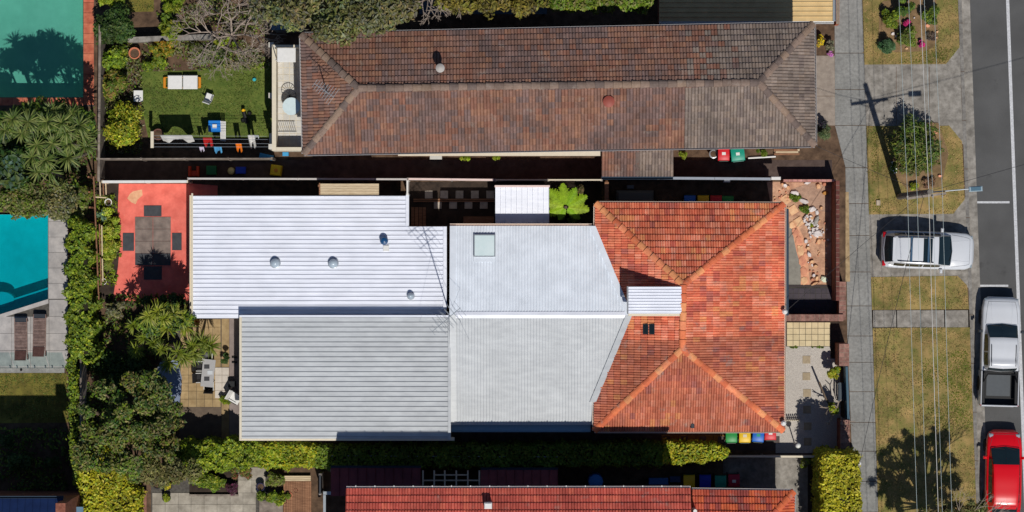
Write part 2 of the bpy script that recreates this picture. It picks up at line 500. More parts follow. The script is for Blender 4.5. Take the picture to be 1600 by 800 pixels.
def tile_slope(house, E0, E1, T1, T0, tw, tl, colfn, mat, single=0, tag_mesh={}):
    """a roof slope of overlapping tiles: E0-E1 the eave (left to right seen from outside), T0/T1 the upper corners.
    Up to `single` whole tiles are objects of their own, the rest one part."""
    u = (E1 - E0).normalized()
    n = u.cross(T0 - E0).normalized()
    v = n.cross(u)
    mx = Matrix(((u.x, v.x, n.x, E0.x), (u.y, v.y, n.y, E0.y), (u.z, v.z, n.z, E0.z), (0, 0, 0, 1)))
    loc = lambda p: ((p - E0).dot(u), (p - E0).dot(v))
    poly = [loc(E0), loc(E1), loc(T1), loc(T0)]
    if (T1 - T0).length < 1e-4: poly = poly[:3]
    Lu = poly[1][0]; tv = max(p[1] for p in poly)
    vs, fs = tile_mesh_parts(tw, tl)
    whole = []; cut = MB()
    half = [[f for f in fs if (min(f) % 7) < 3], [f for f in fs if (min(f) % 7) >= 3]]
    def addt(m, c, u0, v0, dz):
        '''one tile, its two rolls fired to slightly different shades'''
        for k_ in (0, 1):
            m.col = c[k_]; m.add([(a + u0, b + v0, d + dz) for a, b, d in vs], half[k_])
    for j in range(int(math.ceil(tv / tl))):
        v0 = j * tl
        for i in range(int(math.ceil(Lu / tw)) + 1):
            u0 = i * tw
            cs = [(u0, v0), (u0 + tw, v0), (u0 + tw, v0 + tl), (u0, v0 + tl)]
            ins = [inside(poly, *c) for c in cs]
            if not any(ins) and not inside(poly, u0 + tw / 2, v0 + tl / 2): continue
            wp = mx @ Vector((u0 + tw / 2, v0 + tl / 2, 0))
            c = colfn(wp)
            k1, k2 = rnd.choice(((1, 1), (.9, 1.06), (1.08, .94), (1.04, .88), (.94, 1.1)))
            c = (tuple(x * k1 for x in c), tuple(x * k2 for x in c))
            if all(ins): whole.append((u0, v0, c))
            else:
                addt(cut, c, u0, v0, 0)
    singles = []
    if single:
        whole.sort(key=lambda t: abs(t[0] - Lu / 2) + abs(t[1] - tv * .4) * .7)
        singles = whole[:single]; whole = whole[single:]
    for u0, v0, c in whole:
        addt(cut, c, u0, v0, rnd.uniform(0, .008))
    me = cut.mesh('roof_tiles')
    bm = bmesh.new(); bm.from_mesh(me)
    k = len(poly)
    for i in range(1, k):
        ax, ay = poly[i]; bx, by = poly[(i + 1) % k]
        bmesh.ops.bisect_plane(bm, geom=bm.verts[:] + bm.edges[:] + bm.faces[:], dist=1e-5,
                               plane_co=(ax, ay, 0), plane_no=(by - ay, -(bx - ax), 0), clear_outer=True)
    f = bm.faces.new([bm.verts.new((x, y, -0.004)) for x, y in poly])
    lay = bm.faces.layers.float_color.get('Col')
    if lay is not None: f[lay] = (.06, .04, .03, 1)
    bm.to_mesh(me); bm.free()
    o = put('roof_slope', me, mat, house, mx=mx)
    tag(o, kind='stuff')
    cache = {}
    for u0, v0, c in singles:
        if c not in cache:
            t = MB(); addt(t, c, 0, 0, 0)
            cache[c] = t.mesh('roof_tile'); cache[c].materials.append(mat)
        put('roof_tile', cache[c], None, o, mx=mx @ Matrix.Translation((u0, v0, rnd.uniform(0, .008))))
    return o

def caps(parent, A, B, step, r, cols, mat, lift=0.03):
    """half-round ridge caps laid one after another from A (low) to B"""
    d = (B - A); L_ = d.length; d.normalize()
    side = d.cross(Vector((0, 0, 1))).normalized(); up = side.cross(d)
    n = max(1, int(round(L_ / step))); st_ = L_ / n
    mes = []
    for c in cols:
        m = MB(); m.col = c
        k = 7; vs = []
        for x, rr, dz in ((0.0, r * 1.08, .035), (st_ * 1.05, r * .92, 0.0)):
            for i in range(k):
                t = math.pi * i / (k - 1)
                vs.append((x, -math.cos(t) * rr, math.sin(t) * rr * .62 + dz - r * .25))
        fs = [(i, i + 1, k + i + 1, k + i) for i in range(k - 1)] + [tuple(range(k))]
        m.add(vs, fs)
        me = m.mesh('ridge_cap'); me.materials.append(mat); mes.append(me)
    for i in range(n):
        p = A + d * (st_ * i)
        j = rnd.uniform(-.012, .012)
        mx = Matrix(((d.x, side.x, up.x, p.x + side.x * j), (d.y, side.y, up.y, p.y + side.y * j), (d.z, side.z, up.z, p.z + lift), (0, 0, 0, 1)))
        # keep the mesh upright: y axis = -side gives outward normals
        mx = mx @ Matrix.Scale(-1, 4, (0, 1, 0)) if False else mx
        put('ridge_cap', rnd.choice(mes), None, parent, mx=mx)

def gutter(house, A, B, mat, out, w=0.11, name='gutter'):
    """open gutter along an eave, `out` the outward direction"""
    out = Vector(out).normalized(); d = (B - A).normalized()
    m = MB()
    for a, b, z0, z1 in ((0.0, 0.012, -.1, .01), (w - .014, w, -.1, .025), (0.0, w, -.105, -.09)):
        vs = []
        for P in (A, B):
            for s_, z_ in ((a, z0), (b, z0), (b, z1), (a, z1)):
                vs.append(P + out * s_ + Vector((0, 0, z_)))
        m.add(vs, [(0, 1, 2, 3), (7, 6, 5, 4), (0, 4, 5, 1), (1, 5, 6, 2), (2, 6, 7, 3), (3, 7, 4, 0)])
    m.put(name, mat, house)

def downpipe(house, x, y, z, mat):
    MB().tube((x, y, 0), (x, y, z), 0.045, n=8).put('downpipe', mat, house)

def wall_block(house, x0, x1, y0, y1, z0, z1, mat, name='wall'):
    return MB().box(x0, x1, y0, y1, z0, z1).put(name, mat, house)

def windows(house, x0, x1, y0, y1, z0, z1, spots):
    """spots: (side, position 0..1, width)"""
    for side, t, w in spots:
        if side in 'ns':
            cx = x0 + (x1 - x0) * t; yy = y1 if side == 'n' else y0; sg = 1 if side == 'n' else -1
            fr = MB().box(cx - w / 2, cx + w / 2, min(yy, yy + sg * .03), max(yy, yy + sg * .03), z0, z1).put('window', white_paint, house)
            MB().box(cx - w / 2 + .06, cx + w / 2 - .06, min(yy + sg * .03, yy + sg * .036), max(yy + sg * .03, yy + sg * .036), z0 + .06, z1 - .06).put('pane', pane_m, fr)
        else:
            cy = y0 + (y1 - y0) * t; xx = x1 if side == 'e' else x0; sg = 1 if side == 'e' else -1
            fr = MB().box(min(xx, xx + sg * .03), max(xx, xx + sg * .03), cy - w / 2, cy + w / 2, z0, z1).put('window', white_paint, house)
            MB().box(min(xx + sg * .03, xx + sg * .036), max(xx + sg * .03, xx + sg * .036), cy - w / 2 + .06, cy + w / 2 - .06, z0 + .06, z1 - .06).put('pane', pane_m, fr)

tile_m = M('roof_tile', (1, 1, 1), (0.76, 0.73, 0.70), 9, 0.85, 0.25, 40, attr=True, blotch=0.2, oscale=.9, lichen=(lin(150, 138, 128), 1.7, .575, .5))

def noise2(x, y, s_):
    return (math.sin(x * 1.7 / s_ + 3.1 * math.sin(y * .9 / s_)) + math.sin(y * 1.3 / s_ + 2.3 * math.sin(x * .7 / s_ + 1)) ) * .5

# ================================================================ TERRACOTTA FRONT + MIDDLE METAL ROOF: one semi-detached house
front = thing('semi_detached_house', 'semi-detached house with orange tiled hip roof and grey corrugated metal roof behind', 'house', W(980, 500, 0))
ZE = 3.0; ZR = 5.08
A_, B_, C_, D_ = W(931, 318, ZE), W(1225, 319, ZE), W(1224, 673, ZE), W(929, 673, ZE)
NA, SA = W(1068, 445, ZR), W(1066, 545, ZR)
pal = [lin(*c) for c in ((236, 124, 84), (242, 134, 92), (228, 112, 76), (210, 100, 78), (244, 152, 92), (236, 134, 102), (198, 106, 90), (248, 150, 114))]
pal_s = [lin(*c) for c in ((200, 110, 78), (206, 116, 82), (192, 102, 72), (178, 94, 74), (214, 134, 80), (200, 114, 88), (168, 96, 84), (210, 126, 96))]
yq = W(0, 528, 4).y
mute = lambda c, k=.12: tuple(x * (1 - k) + sum(c) / 3 * k for x in c)
pal = [mute(c) for c in pal]; pal_s = [mute(c) for c in pal_s]
def terracotta(p):
    k = noise2(p.x, p.y, .8) * .5 + rnd.random() * 1.1
    if k > 1.12: i = rnd.choice((4, 4, 7))
    elif k < 0.0: i = rnd.choice((3, 6, 3))
    else: i = rnd.choice((0, 1, 2, 5, 0, 1, 7, 2))
    return (pal if p.y > yq else pal_s)[i]  # northern tiles brighter: the highlight overlay's brightening is put into their colour
TW, TL = 0.24, 0.35
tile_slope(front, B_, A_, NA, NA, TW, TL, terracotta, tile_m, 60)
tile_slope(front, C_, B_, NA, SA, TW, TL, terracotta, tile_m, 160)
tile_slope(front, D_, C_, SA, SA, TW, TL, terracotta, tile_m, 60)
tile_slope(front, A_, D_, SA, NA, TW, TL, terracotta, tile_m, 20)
capc = [lin(*c) for c in ((236, 144, 104), (224, 124, 84), (230, 152, 104), (212, 112, 78))]
ridge = MB().tube(NA - Vector((0, 0, .06)), SA - Vector((0, 0, .06)), 0.05).put('ridge', tile_m, front)
for P0 in (A_, B_): caps(ridge, P0, NA, 0.42, 0.16, capc, tile_m)
for P0 in (C_, D_): caps(ridge, P0, SA, 0.42, 0.16, capc, tile_m)
caps(ridge, NA, SA, 0.42, 0.16, capc, tile_m)
gut = paint('cream_gutter', (226, 206, 190), 0.5)
gut_d = paint('dark_gutter', (44, 60, 76), 0.4)
gutter(front, A_, B_, gut, (0, 1, 0)); gutter(front, B_, C_, gut, (1, 0, 0)); gutter(front, C_, D_, gut, (0, -1, 0)); gutter(front, D_, A_, gut, (-1, 0, 0))
FX0, FX1, FY0, FY1 = A_.x + .45, B_.x - .45, C_.y + .4, A_.y - .4
wall_block(front, FX0, FX1, FY0, FY1, 0, ZE - .02, brick_wall_m)
windows(front, FX0, FX1, FY0, FY1, 0.9, 2.2, (('e', .2, 1.8), ('e', .85, 1.8), ('n', .3, 1.2), ('n', .75, 1.2), ('s', .3, 1.2), ('s', .7, 1.2)))
for yy in (FY0 + 4.4, FY0 + 5.4):
    d_ = MB().box(FX1, FX1 + .04, yy - .45, yy + .45, 0.1, 2.15).put('door', paint('dark_green_door', (40, 62, 54)), front)
    MB().lathe((FX1 + .04, yy + .33, 1.05), [(.03, 0), (.03, .05)], 8).put('handle', galv, d_)
# dark awning strip under the street-side eave
p = W(1226, 493, 2.75); q = W(1232.5, 326, 2.75)
MB().bbox(p.x, q.x, p.y, q.y, 2.66, 2.75, .02).put('awning', gut_d, front)
# sewer vent pipes at the eave
for x_, y_ in ((1226, 487), (1224, 661)):
    p = W(x_, y_, 3.3)
    m = MB(); m.tube((p.x, p.y, 2.4), (p.x, p.y, 3.35), .07, n=10); m.lathe((p.x, p.y, 3.35), [(.12, 0), (.13, .05), (.06, .14)], 12)
    m.put('vent_pipe', white_paint, front, True)
# roof window
p = W(1004, 522, 3.95); q = W(1022, 506, 3.95)
WS = (ZR - ZE) / (NA.x - A_.x)
zl = 3.0 + WS * (p.x - A_.x) + .1
for k_ in range(2):
    xa = p.x + k_ * .29; xb = xa + .25
    sl = WS
    rw = MB().add([(xa, p.y, zl + sl * (xa - p.x)), (xb, p.y, zl + sl * (xb - p.x)), (xb, q.y, zl + sl * (xb - p.x)), (xa, q.y, zl + sl * (xa - p.x)),
              (xa, p.y, zl + .05 + sl * (xa - p.x)), (xb, p.y, zl + .05 + sl * (xb - p.x)), (xb, q.y, zl + .05 + sl * (xb - p.x)), (xa, q.y, zl + .05 + sl * (xa - p.x))],
             [(4, 5, 6, 7), (0, 1, 5, 4), (1, 2, 6, 5), (2, 3, 7, 6), (3, 0, 4, 7)]).put('roof_window', dark_metal, front)
    ins = .03
    MB().sheet([(xa + ins, p.y + ins, zl + .054 + sl * (xa + ins - p.x)), (xb - ins, p.y + ins, zl + .054 + sl * (xb - ins - p.x)), (xb - ins, q.y - ins, zl + .054 + sl * (xb - ins - p.x)), (xa + ins, q.y - ins, zl + .054 + sl * (xa + ins - p.x))]).put('pane', pane_m, rw)
# little bathroom vent at the foot of the south slope
p = W(1082, 665, 3.2)
MB().bbox(p.x - .09, p.x + .09, p.y - .12, p.y + .12, 3.0, 3.3, .03).put('roof_vent', dark_metal, front)

# dormer with flat white metal roof
white_steel = M('white_steel', lin(232, 234, 243), lin(218, 221, 231), 1.6, 0.42, spec=0.4, blotch=0.05, oscale=1.0, stretch=(.5, 5, 1))  # whiter than the matching rear roof: overlay brightening put into the paint
ZD = 5.2
p = W(982, 490, ZD); q = W(1065, 448, ZD)
dm = MB().box(p.x + .12, q.x - .1, p.y + .1, q.y - .08, 3.6, ZD - .1).put('dormer', paint('weatherboard', (206, 206, 200), .7), front)
n_ = 9
for i in range(n_):
    ya = p.y + (q.y - p.y) * i / n_; yb = p.y + (q.y - p.y) * (i + 1) / n_
    m = MB(); m.box(p.x, q.x, ya, yb - .02, ZD - .08, ZD - .03); m.box(p.x, q.x, yb - .024, yb - .002, ZD - .07, ZD)
    m.put('roof_sheet', white_steel, dm)
MB().box(p.x - .07, p.x - .005, p.y - .02, q.y + .02, ZD - .14, ZD - .02).put('gutter', grey_metal, dm)
MB().box(p.x, q.x + .05, p.y - .12, p.y - .005, ZD - .3, ZD - .1).put('flashing', cream_paint, dm)

# middle roof: corrugated sheets, ridge running east-west
grey_steel = M('grey_steel', lin(230, 236, 244), lin(218, 224, 232), 1.6, 0.45, spec=0.4, blotch=0.05, oscale=.8)  # north slope paler than the south: overlay brightening put into its colour
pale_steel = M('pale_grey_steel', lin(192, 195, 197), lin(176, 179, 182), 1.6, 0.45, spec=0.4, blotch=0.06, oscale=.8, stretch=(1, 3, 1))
def corrugated(E0, E1, T1, T0, pitch, amp, name, mat, parent):
    u = E1 - E0; n = max(2, int(u.length / pitch)); k = 6
    vs = []
    nn = n * k
    nrm = (E1 - E0).cross(T0 - E0).normalized()
    if nrm.z < 0: nrm = -nrm
    for i in range(nn + 1):
        h = amp * math.cos(2 * math.pi * i / k)
        t = i / nn
        vs.append(E0.lerp(E1, t) + nrm * h); vs.append(T0.lerp(T1, t) + nrm * h)
    fs = [(2 * i, 2 * i + 2, 2 * i + 3, 2 * i + 1) for i in range(nn)]
    m = MB().add(vs, fs)
    o = m.put(name, mat, parent, True)
    return o
zr = 3.86; xe = W(1000, 0, 3.4).x
x0 = W(706, 0, 3.3).x
yN = W(0, 353, 2.98).y; yR = W(0, 492, zr).y; yS = W(0, 664, 2.76).y
corrugated(Vector((xe, yN, 2.98)), Vector((x0, yN, 2.98)), Vector((x0, yR, zr)), Vector((xe, yR, zr)), .14, .016, 'roof_slope', grey_steel, front)
corrugated(Vector((x0, yS, 2.76)), Vector((xe, yS, 2.76)), Vector((xe, yR, zr)), Vector((x0, yR, zr)), .14, .016, 'roof_slope', pale_steel, front)
m = MB()
for sg in (-1, 1):
    yy = yR + sg * .16
    m.add([(x0 - .02, yR, zr + .035), (xe - .1, yR, zr + .035), (xe - .1, yy, zr + .035 - .036), (x0 - .02, yy, zr + .035 - .036)], [(0, 1, 2, 3) if sg < 0 else (3, 2, 1, 0)])
m.put('ridge_flashing', white_steel, front)
for (ya, za, yb, zb) in ((yN, 2.98, yR, zr), (yS, 2.76, yR, zr)):       # barge capping on the gable end
    m = MB()
    a = [Vector((x0 - .1, ya, za - .12)), Vector((x0 + .2, ya, za - .12)), Vector((x0 + .2, ya, za + .045)), Vector((x0 - .1, ya, za + .045))]
    b = [Vector((v.x, yb, v.z - za + zb)) for v in a]
    m.add(a + b, [(0, 1, 2, 3), (7, 6, 5, 4), (0, 4, 5, 1), (1, 5, 6, 2), (2, 6, 7, 3), (3, 7, 4, 0)])
    m.put('barge_capping', grey_steel if ya > yb else pale_steel, front)
gutter(front, Vector((x0 - .1, yN, 2.97)), Vector((W(930, 0, 3).x - .15, yN, 2.97)), gut, (0, 1, 0))
gutter(front, Vector((x0 - .1, yS, 2.75)), Vector((W(928, 0, 3).x - .15, yS, 2.75)), paint('shade_blue_strip', (120, 150, 170)), (0, -1, 0), .34)  # shaded white roof edge: its blue shade is put into the strip's colour
wall_block(front, x0 + .1, A_.x + .5, yS + .35, yN - .2, 0, 2.7, render_wall)
xi = lambda z: A_.x + (z - ZE - .055) / WS               # where the metal roof meets the tiles
yI = yS + (2.99 - 2.76) / (zr - 2.76) * (yR - yS)
for (ya_, za_, yb_, zb_, mt_) in ((yN, 2.98, yR, zr, grey_steel), (yR, zr, yI, 2.99, pale_steel)):
    a_ = Vector((xi(za_) - .02, ya_, za_ + .1)); b_ = Vector((xi(zb_) - .02, yb_, zb_ + .1)); w_ = Vector((.15, 0, .03)); dn = Vector((0, 0, .25))
    MB().add([a_ - w_, a_ + w_, b_ + w_, b_ - w_, a_ - w_ - dn, a_ + w_ - dn, b_ + w_ - dn, b_ - w_ - dn],
             [(0, 3, 2, 1), (4, 5, 1, 0), (6, 7, 3, 2), (1, 5, 6, 2), (0, 3, 7, 4)]).put('valley_flashing', mt_, front)
# square skylight
p = W(740, 401, 3.35); q = W(774, 366, 3.35)
sl = (zr - 2.98) / (yN - yR)
zf = lambda y: 2.98 + (yN - y) * sl
m = MB()
def slab(m, xa, xb, ya, yb, h0, h1):
    m.add([(xa, ya, zf(ya) + h0), (xb, ya, zf(ya) + h0), (xb, yb, zf(yb) + h0), (xa, yb, zf(yb) + h0), (xa, ya, zf(ya) + h1), (xb, ya, zf(ya) + h1), (xb, yb, zf(yb) + h1), (xa, yb, zf(yb) + h1)],
          [(3, 2, 1, 0), (4, 5, 6, 7), (0, 1, 5, 4), (1, 2, 6, 5), (2, 3, 7, 6), (3, 0, 4, 7)])
slab(m, p.x, q.x, p.y, q.y, -.02, .14)
skl = m.put('skylight', galv, front)
m = MB(); slab(m, p.x + .05, q.x - .05, p.y + .05, q.y - .05, .141, .155)
m.put('pane', M('frosted_glass', lin(226, 240, 240), lin(214, 232, 232), 2, .12, spec=.6), skl)
m = MB(); slab(m, p.x, q.x - .1, p.y - .25, p.y - .004, .018, .03); m.put('flashing', grey_steel, skl)

# ================================================================ REAR EXTENSIONS with ribbed sheet roofs
def sheet_roof(parent, rows, mat, z, fall=0.0):
    """rows: list of (x0,x1,ytop,ybottom) in plan pixels; one object per sheet, a raised rib at its northern edge"""
    for xa, xb, yt, yb in rows:
        p = W(xa, yb, z); q = W(xb, yt, z)
        w = q.x - p.x; h = q.y - p.y
        m = MB()
        m.box(0, w, 0, h - .032, -.05, 0.0)
        m.add([(0, h - .03, -.05), (w, h - .03, -.05), (w, h - .022, .042), (0, h - .022, .042), (0, h - .006, .042), (w, h - .006, .042), (w, h - .001, -.05), (0, h - .001, -.05)],
              [(0, 1, 2, 3), (3, 2, 5, 4), (4, 5, 6, 7), (0, 3, 4, 7), (1, 6, 5, 2)])
        m.put('roof_sheet', mat, parent, mx=Matrix.Translation((p.x, p.y, z)))
ext = thing('rear_extension', 'flat white ribbed metal roof extension beside the red patio', 'extension', W(480, 400, 0))
Z1 = 2.9
rows = []
y = 306.0
while y < 496.5:
    xb = 637 if y < 350 else 697
    rows.append((300, xb, y, min(y + 6.83, 497.5))); y += 6.83
sheet_roof(ext, rows, white_steel, Z1)
p = W(301, 496, 2.8); q = W(636, 307, 2.8); r_ = W(696, 353, 2.8)
MB().prism([(p.x + .3, p.y + .2), (r_.x - .1, p.y + .2), (r_.x - .1, r_.y - .2), (q.x - .3, r_.y - .2), (q.x - .3, q.y - .2), (p.x + .3, q.y - .2)], 0, 2.84).put('wall', render_wall, ext)
gutter(ext, W(300, 305, Z1), W(300, 498, Z1), cream_paint, (-1, 0, 0), .12)
fl = MB(); fl.pbox(634, 305, 639, 353, Z1 - .1, Z1 + .075); fl.put('barge_capping', white_steel, ext)
fl = MB(); fl.pbox(692.5, 354, 698, 483, Z1 - .1, Z1 + .075); fl.put('barge_capping', white_steel, ext)
fl = MB(); fl.pbox(299, 302, 301.5, 499, Z1 - .1, Z1 + .05); fl.put('barge_capping', cream_paint, ext)
windows(ext, p.x + .3, r_.x, p.y + .2, q.y - .2, 0.2, 2.2, (('w', .3, 1.8), ('w', .7, 1.8)))
domeg = M('opal_dome', lin(176, 190, 200), lin(160, 174, 186), 2, .15, spec=.5)
for x_, y_, r in ((430.5, 411, .235), (521, 411.5, .235), (642, 462.5, .17)):
    p = W(x_, y_, Z1)
    base = MB().lathe((p.x, p.y, Z1 - .02), [(r * 1.08, 0), (r * 1.08, .17), (r * .96, .19)], 20).put('tubular_skylight', galv, ext, True)
    MB().lathe((p.x, p.y, Z1 + .17), [(r * .95, 0), (r * .88, .08), (r * .66, .16), (r * .36, .21), (r * .05, .225)], 20).put('dome', domeg, base, True)
p = W(600.5, 376, Z1)                             # spinning roof ventilator
wv = MB().lathe((p.x, p.y, Z1 - .02), [(.13, 0), (.13, .18)], 14).put('roof_ventilator', galv, ext, True)
m = MB(); m.lathe((p.x, p.y, Z1 + .16), [(.13, 0), (.19, .06), (.2, .14), (.15, .23), (.04, .27)], 14)
m.put('turbine', paint('dark_blue_steel', (26, 74, 118), .35), wv)
for i in range(14):
    t = 2 * math.pi * i / 14
    MB().tube((p.x + .19 * math.cos(t), p.y + .19 * math.sin(t), Z1 + .2), (p.x + .11 * math.cos(t + .4), p.y + .11 * math.sin(t + .4), Z1 + .42), .012, n=4).put('vane', MATS['dark_blue_steel'], wv)
p = W(604, 388, Z1); MB().bbox(p.x - .16, p.x + .12, p.y - .14, p.y + .14, Z1 + .0, Z1 + .075, .01).put('flashing', white_paint, ext)

ext2 = thing('rear_extension', 'pale grey ribbed metal roof extension above the shaded side passage', 'extension', W(540, 590, 0))
Z2 = 3.5
rows = []; y = 495.5
while y < 684:
    rows.append((376, 702, y, min(y + 7.75, 685.5))); y += 7.75
sheet_roof(ext2, rows, pale_steel, Z2)
p = W(376, 685, Z2); q = W(702, 496, Z2)
MB().box(p.x + .25, q.x - .05, p.y + .25, q.y - .02, 0, Z2 - .06).put('wall', render_wall, ext2)
fl = MB(); fl.pbox(700, 494.5, 704.3, 687, Z2 - .12, Z2 + .08); fl.put('barge_capping', pale_steel, ext2)
fl = MB(); fl.pbox(374, 494.5, 377.5, 687, Z2 - .12, Z2 + .078); fl.put('barge_capping', cream_paint, ext2)
fl = MB(); fl.pbox(374, 492.5, 704, 495.4, Z2 - .3, Z2 + .082); fl.put('barge_capping', white_steel, ext2)
fl = MB(); fl.pbox(374, 683.5, 710, 688.5, Z2 - .2, Z2 - .055); fl.put('gutter', cream_paint, ext2)
windows(ext2, p.x + .25, q.x, p.y + .25, q.y, 0.2, 2.3, (('w', .35, 2.0), ('w', .75, 1.6), ('s', .3, 1.2), ('s', .7, 1.2)))

# ================================================================ BROWN TILED TWO-STOREY BLOCK
brown = thing('apartment_block', 'long two-storey building with weathered brown tiled hip roof beside the fence', 'apartment block', W(870, 150, 0))
ZB = 6.6; ZT = 7.95
a1, a2, a3, a4 = W(471, 54, ZB), W(1271, 37, ZB), W(1273, 227, ZB), W(475, 240, ZB)
r1, r2 = W(560, 138, ZT), W(1186, 129, ZT)
pb = [lin(*c) for c in ((134, 103, 91), (142, 107, 93), (125, 98, 89), (123, 101, 96), (149, 110, 91), (131, 105, 98), (117, 97, 92), (139, 99, 84))]
pg = [lin(*c) for c in ((136, 122, 113), (144, 129, 119), (128, 115, 107), (124, 111, 105), (139, 123, 112))]
xg_s = W(1072, 0, 7).x; xg_n = W(1105, 0, 7).x
def brown_col(p):
    south = p.y < r1.y
    edge_x = xg_s if south else xg_n + rnd.uniform(-1.5, 1.5)
    if p.x > edge_x: c = rnd.choice(pg)
    else:
        k = noise2(p.x, p.y, 1.4) + rnd.random() * 1.4
        c = rnd.choice((pb[0], pb[1], pb[4], pb[7])) if k > .6 else rnd.choice((pb[2], pb[3], pb[5], pb[6], pb[0]))
    return c
BW, BL = 0.30, 0.30
tile_slope(brown, a2, a1, r1, r2, BW, BL, brown_col, tile_m, 120)
tile_slope(brown, a3, a2, r2, r2, BW, BL, brown_col, tile_m, 30)
tile_slope(brown, a4, a3, r2, r1, BW, BL, brown_col, tile_m, 120)
tile_slope(brown, a1, a4, r1, r1, BW, BL, brown_col, tile_m, 30)
cb = [lin(*c) for c in ((126, 108, 98), (138, 118, 106), (112, 98, 92), (146, 124, 108))]
ridge = MB().tube(r1 - Vector((0, 0, .06)), r2 - Vector((0, 0, .06)), .05).put('ridge', tile_m, brown)
caps(ridge, a1, r1, .42, .17, cb, tile_m); caps(ridge, a4, r1, .42, .17, cb, tile_m)
caps(ridge, a2, r2, .42, .17, cb, tile_m); caps(ridge, a3, r2, .42, .17, cb, tile_m); caps(ridge, r1, r2, .42, .17, cb, tile_m)
bg_ = paint('pale_gutter', (176, 172, 172), .5)
gutter(brown, a1, a2, bg_, (0, 1, 0)); gutter(brown, a2, a3, bg_, (1, 0, 0)); gutter(brown, a3, a4, bg_, (0, -1, 0)); gutter(brown, a4, a1, bg_, (-1, 0, 0))
bx0, bx1, by0, by1 = a4.x + .35, a3.x - .4, a3.y + .55, a1.y - .35
wall_block(brown, bx0, bx1, by0, by1, 0, ZB - .02, brick_wall_m)
windows(brown, bx0, bx1, by0, by1, 4.2, 5.6, [('s', t, 1.5) for t in (.08, .22, .4, .55, .72, .88)] + [('e', .5, 1.6), ('n', .2, 1.2), ('n', .6, 1.2)])
windows(brown, bx0, bx1, by0, by1, 1.0, 2.4, [('s', t, 1.5) for t in (.1, .25, .42, .86)] + [('e', .4, 1.6)])
for yy in (by0 + 1.2, by0 + 3.6):
    MB().box(bx0 - .03, bx0, yy - .45, yy + .45, 3.2, 5.3).put('door', white_paint, brown)
# round vents on the roof
p = W(688, 107, 8.0)
m = MB(); m.lathe((p.x, p.y, 7.2), [(.14, 0), (.14, .9), (.2, .95), (.21, 1.05), (.09, 1.14)], 14); m.put('vent_cowl', paint('weathered_cowl', (176, 170, 164), .7), brown, True)
p = W(951, 159, 7.7)
m = MB(); m.lathe((p.x, p.y, 7.25), [(.25, 0), (.25, .55), (.27, .56), (.27, .62), (.18, .66), (.05, .68)], 14); m.put('roof_vent', paint('red_vent', (150, 76, 64), .6), brown, True)
# rooftop balcony at the garden end
bal = MB(); ZF = 3.2
bal.pbox(426, 71, 474, 235, ZF - .25, ZF); balo = bal.put('balcony', cream_paint, brown)
for a_, b_, c__, d_ in ((425, 70, 431.5, 235.5), (431.6, 70, 474, 74), (431.6, 230, 474, 235.5)):
    MB().pbox(a_, b_, c__, d_, ZF - .25, ZF + 1.0).put('parapet', cream_paint, balo)
for x_, y_ in ((428, 74), (428, 152), (428, 231)):
    pp = W(x_, y_, 1.5); MB().box(pp.x - .12, pp.x + .12, pp.y - .12, pp.y + .12, 0, ZF - .25).put('column', render_wall, balo)
bt = M('balcony_tile', lin(206, 202, 194), lin(188, 184, 176), 4, .7, rand=.05)
p0 = W(432, 229, ZF); p1 = W(473, 75, ZF)
nx, ny = 4, 15
dx = (p1.x - p0.x) / nx; dy = (p1.y - p0.y) / ny
me = MB().bbox(.012, dx - .012, .012, dy - .012, 0, .018, .004).mesh('tile'); me.materials.append(bt)
for i in range(nx):
    for j in range(ny):
        put('tile', me, None, balo, mx=Matrix.Translation((p0.x + i * dx, p0.y + j * dy, ZF)))
MB().pbox(433, 74.5, 462, 97, ZF + 2.2, ZF + 2.26, .02).put('awning', white_paint, balo)
for x_, y_ in ((434, 96), (434, 76)):
    pp = W(x_, y_, 4); MB().tube((pp.x, pp.y, ZF), (pp.x, pp.y, ZF + 2.2), .025).put('awning_post', white_paint, balo)
for i in range(9):                       # balcony railing pickets at the south end
    pp = W(436 + i * 3.2, 205, 3.6); MB().tube((pp.x, pp.y, ZF), (pp.x, pp.y, ZF + .9), .012, n=4).put('picket', dark_metal, balo)
pa = W(434, 205, 4.1); pb_ = W(463, 205, 4.1)
MB().tube((pa.x, pa.y, ZF + .9), (pb_.x, pb_.y, ZF + .9), .018).put('rail', dark_metal, balo)
# side porch roof over the passage
zp0, zp1 = 2.6, 3.0
pE0, pE1 = W(940, 275, zp0), W(1052, 275, zp0); pT0, pT1 = W(940, 233, zp1), W(1052, 233, zp1)
tile_slope(brown, pE0, pE1, pT1, pT0, BW, BL, lambda p: rnd.choice(pg if p.x > W(995, 0, 3).x else pb), tile_m, 0)
caps(ridge, W(996, 274, zp0), W(996, 234, zp1), .4, .13, cb, tile_m)
gutter(brown, pE0, pE1, gut_d, (0, -1, 0), .16)
MB().box(pE0.x + .1, pE0.x + .2, pE0.y + .1, pT0.y + .3, 0, 2.6).put('porch_wall', brick_wall_m, brown)
MB().box(pE1.x - .2, pE1.x - .1, pE0.y + .1, pT0.y + .3, 0, 2.6).put('porch_wall', brick_wall_m, brown)
p = W(622, 243.5, 3.4); q = W(938, 238, 3.4)
MB().box(p.x, q.x, p.y, q.y + .2, 3.3, 3.4).put('window_hood', cream_paint, brown)

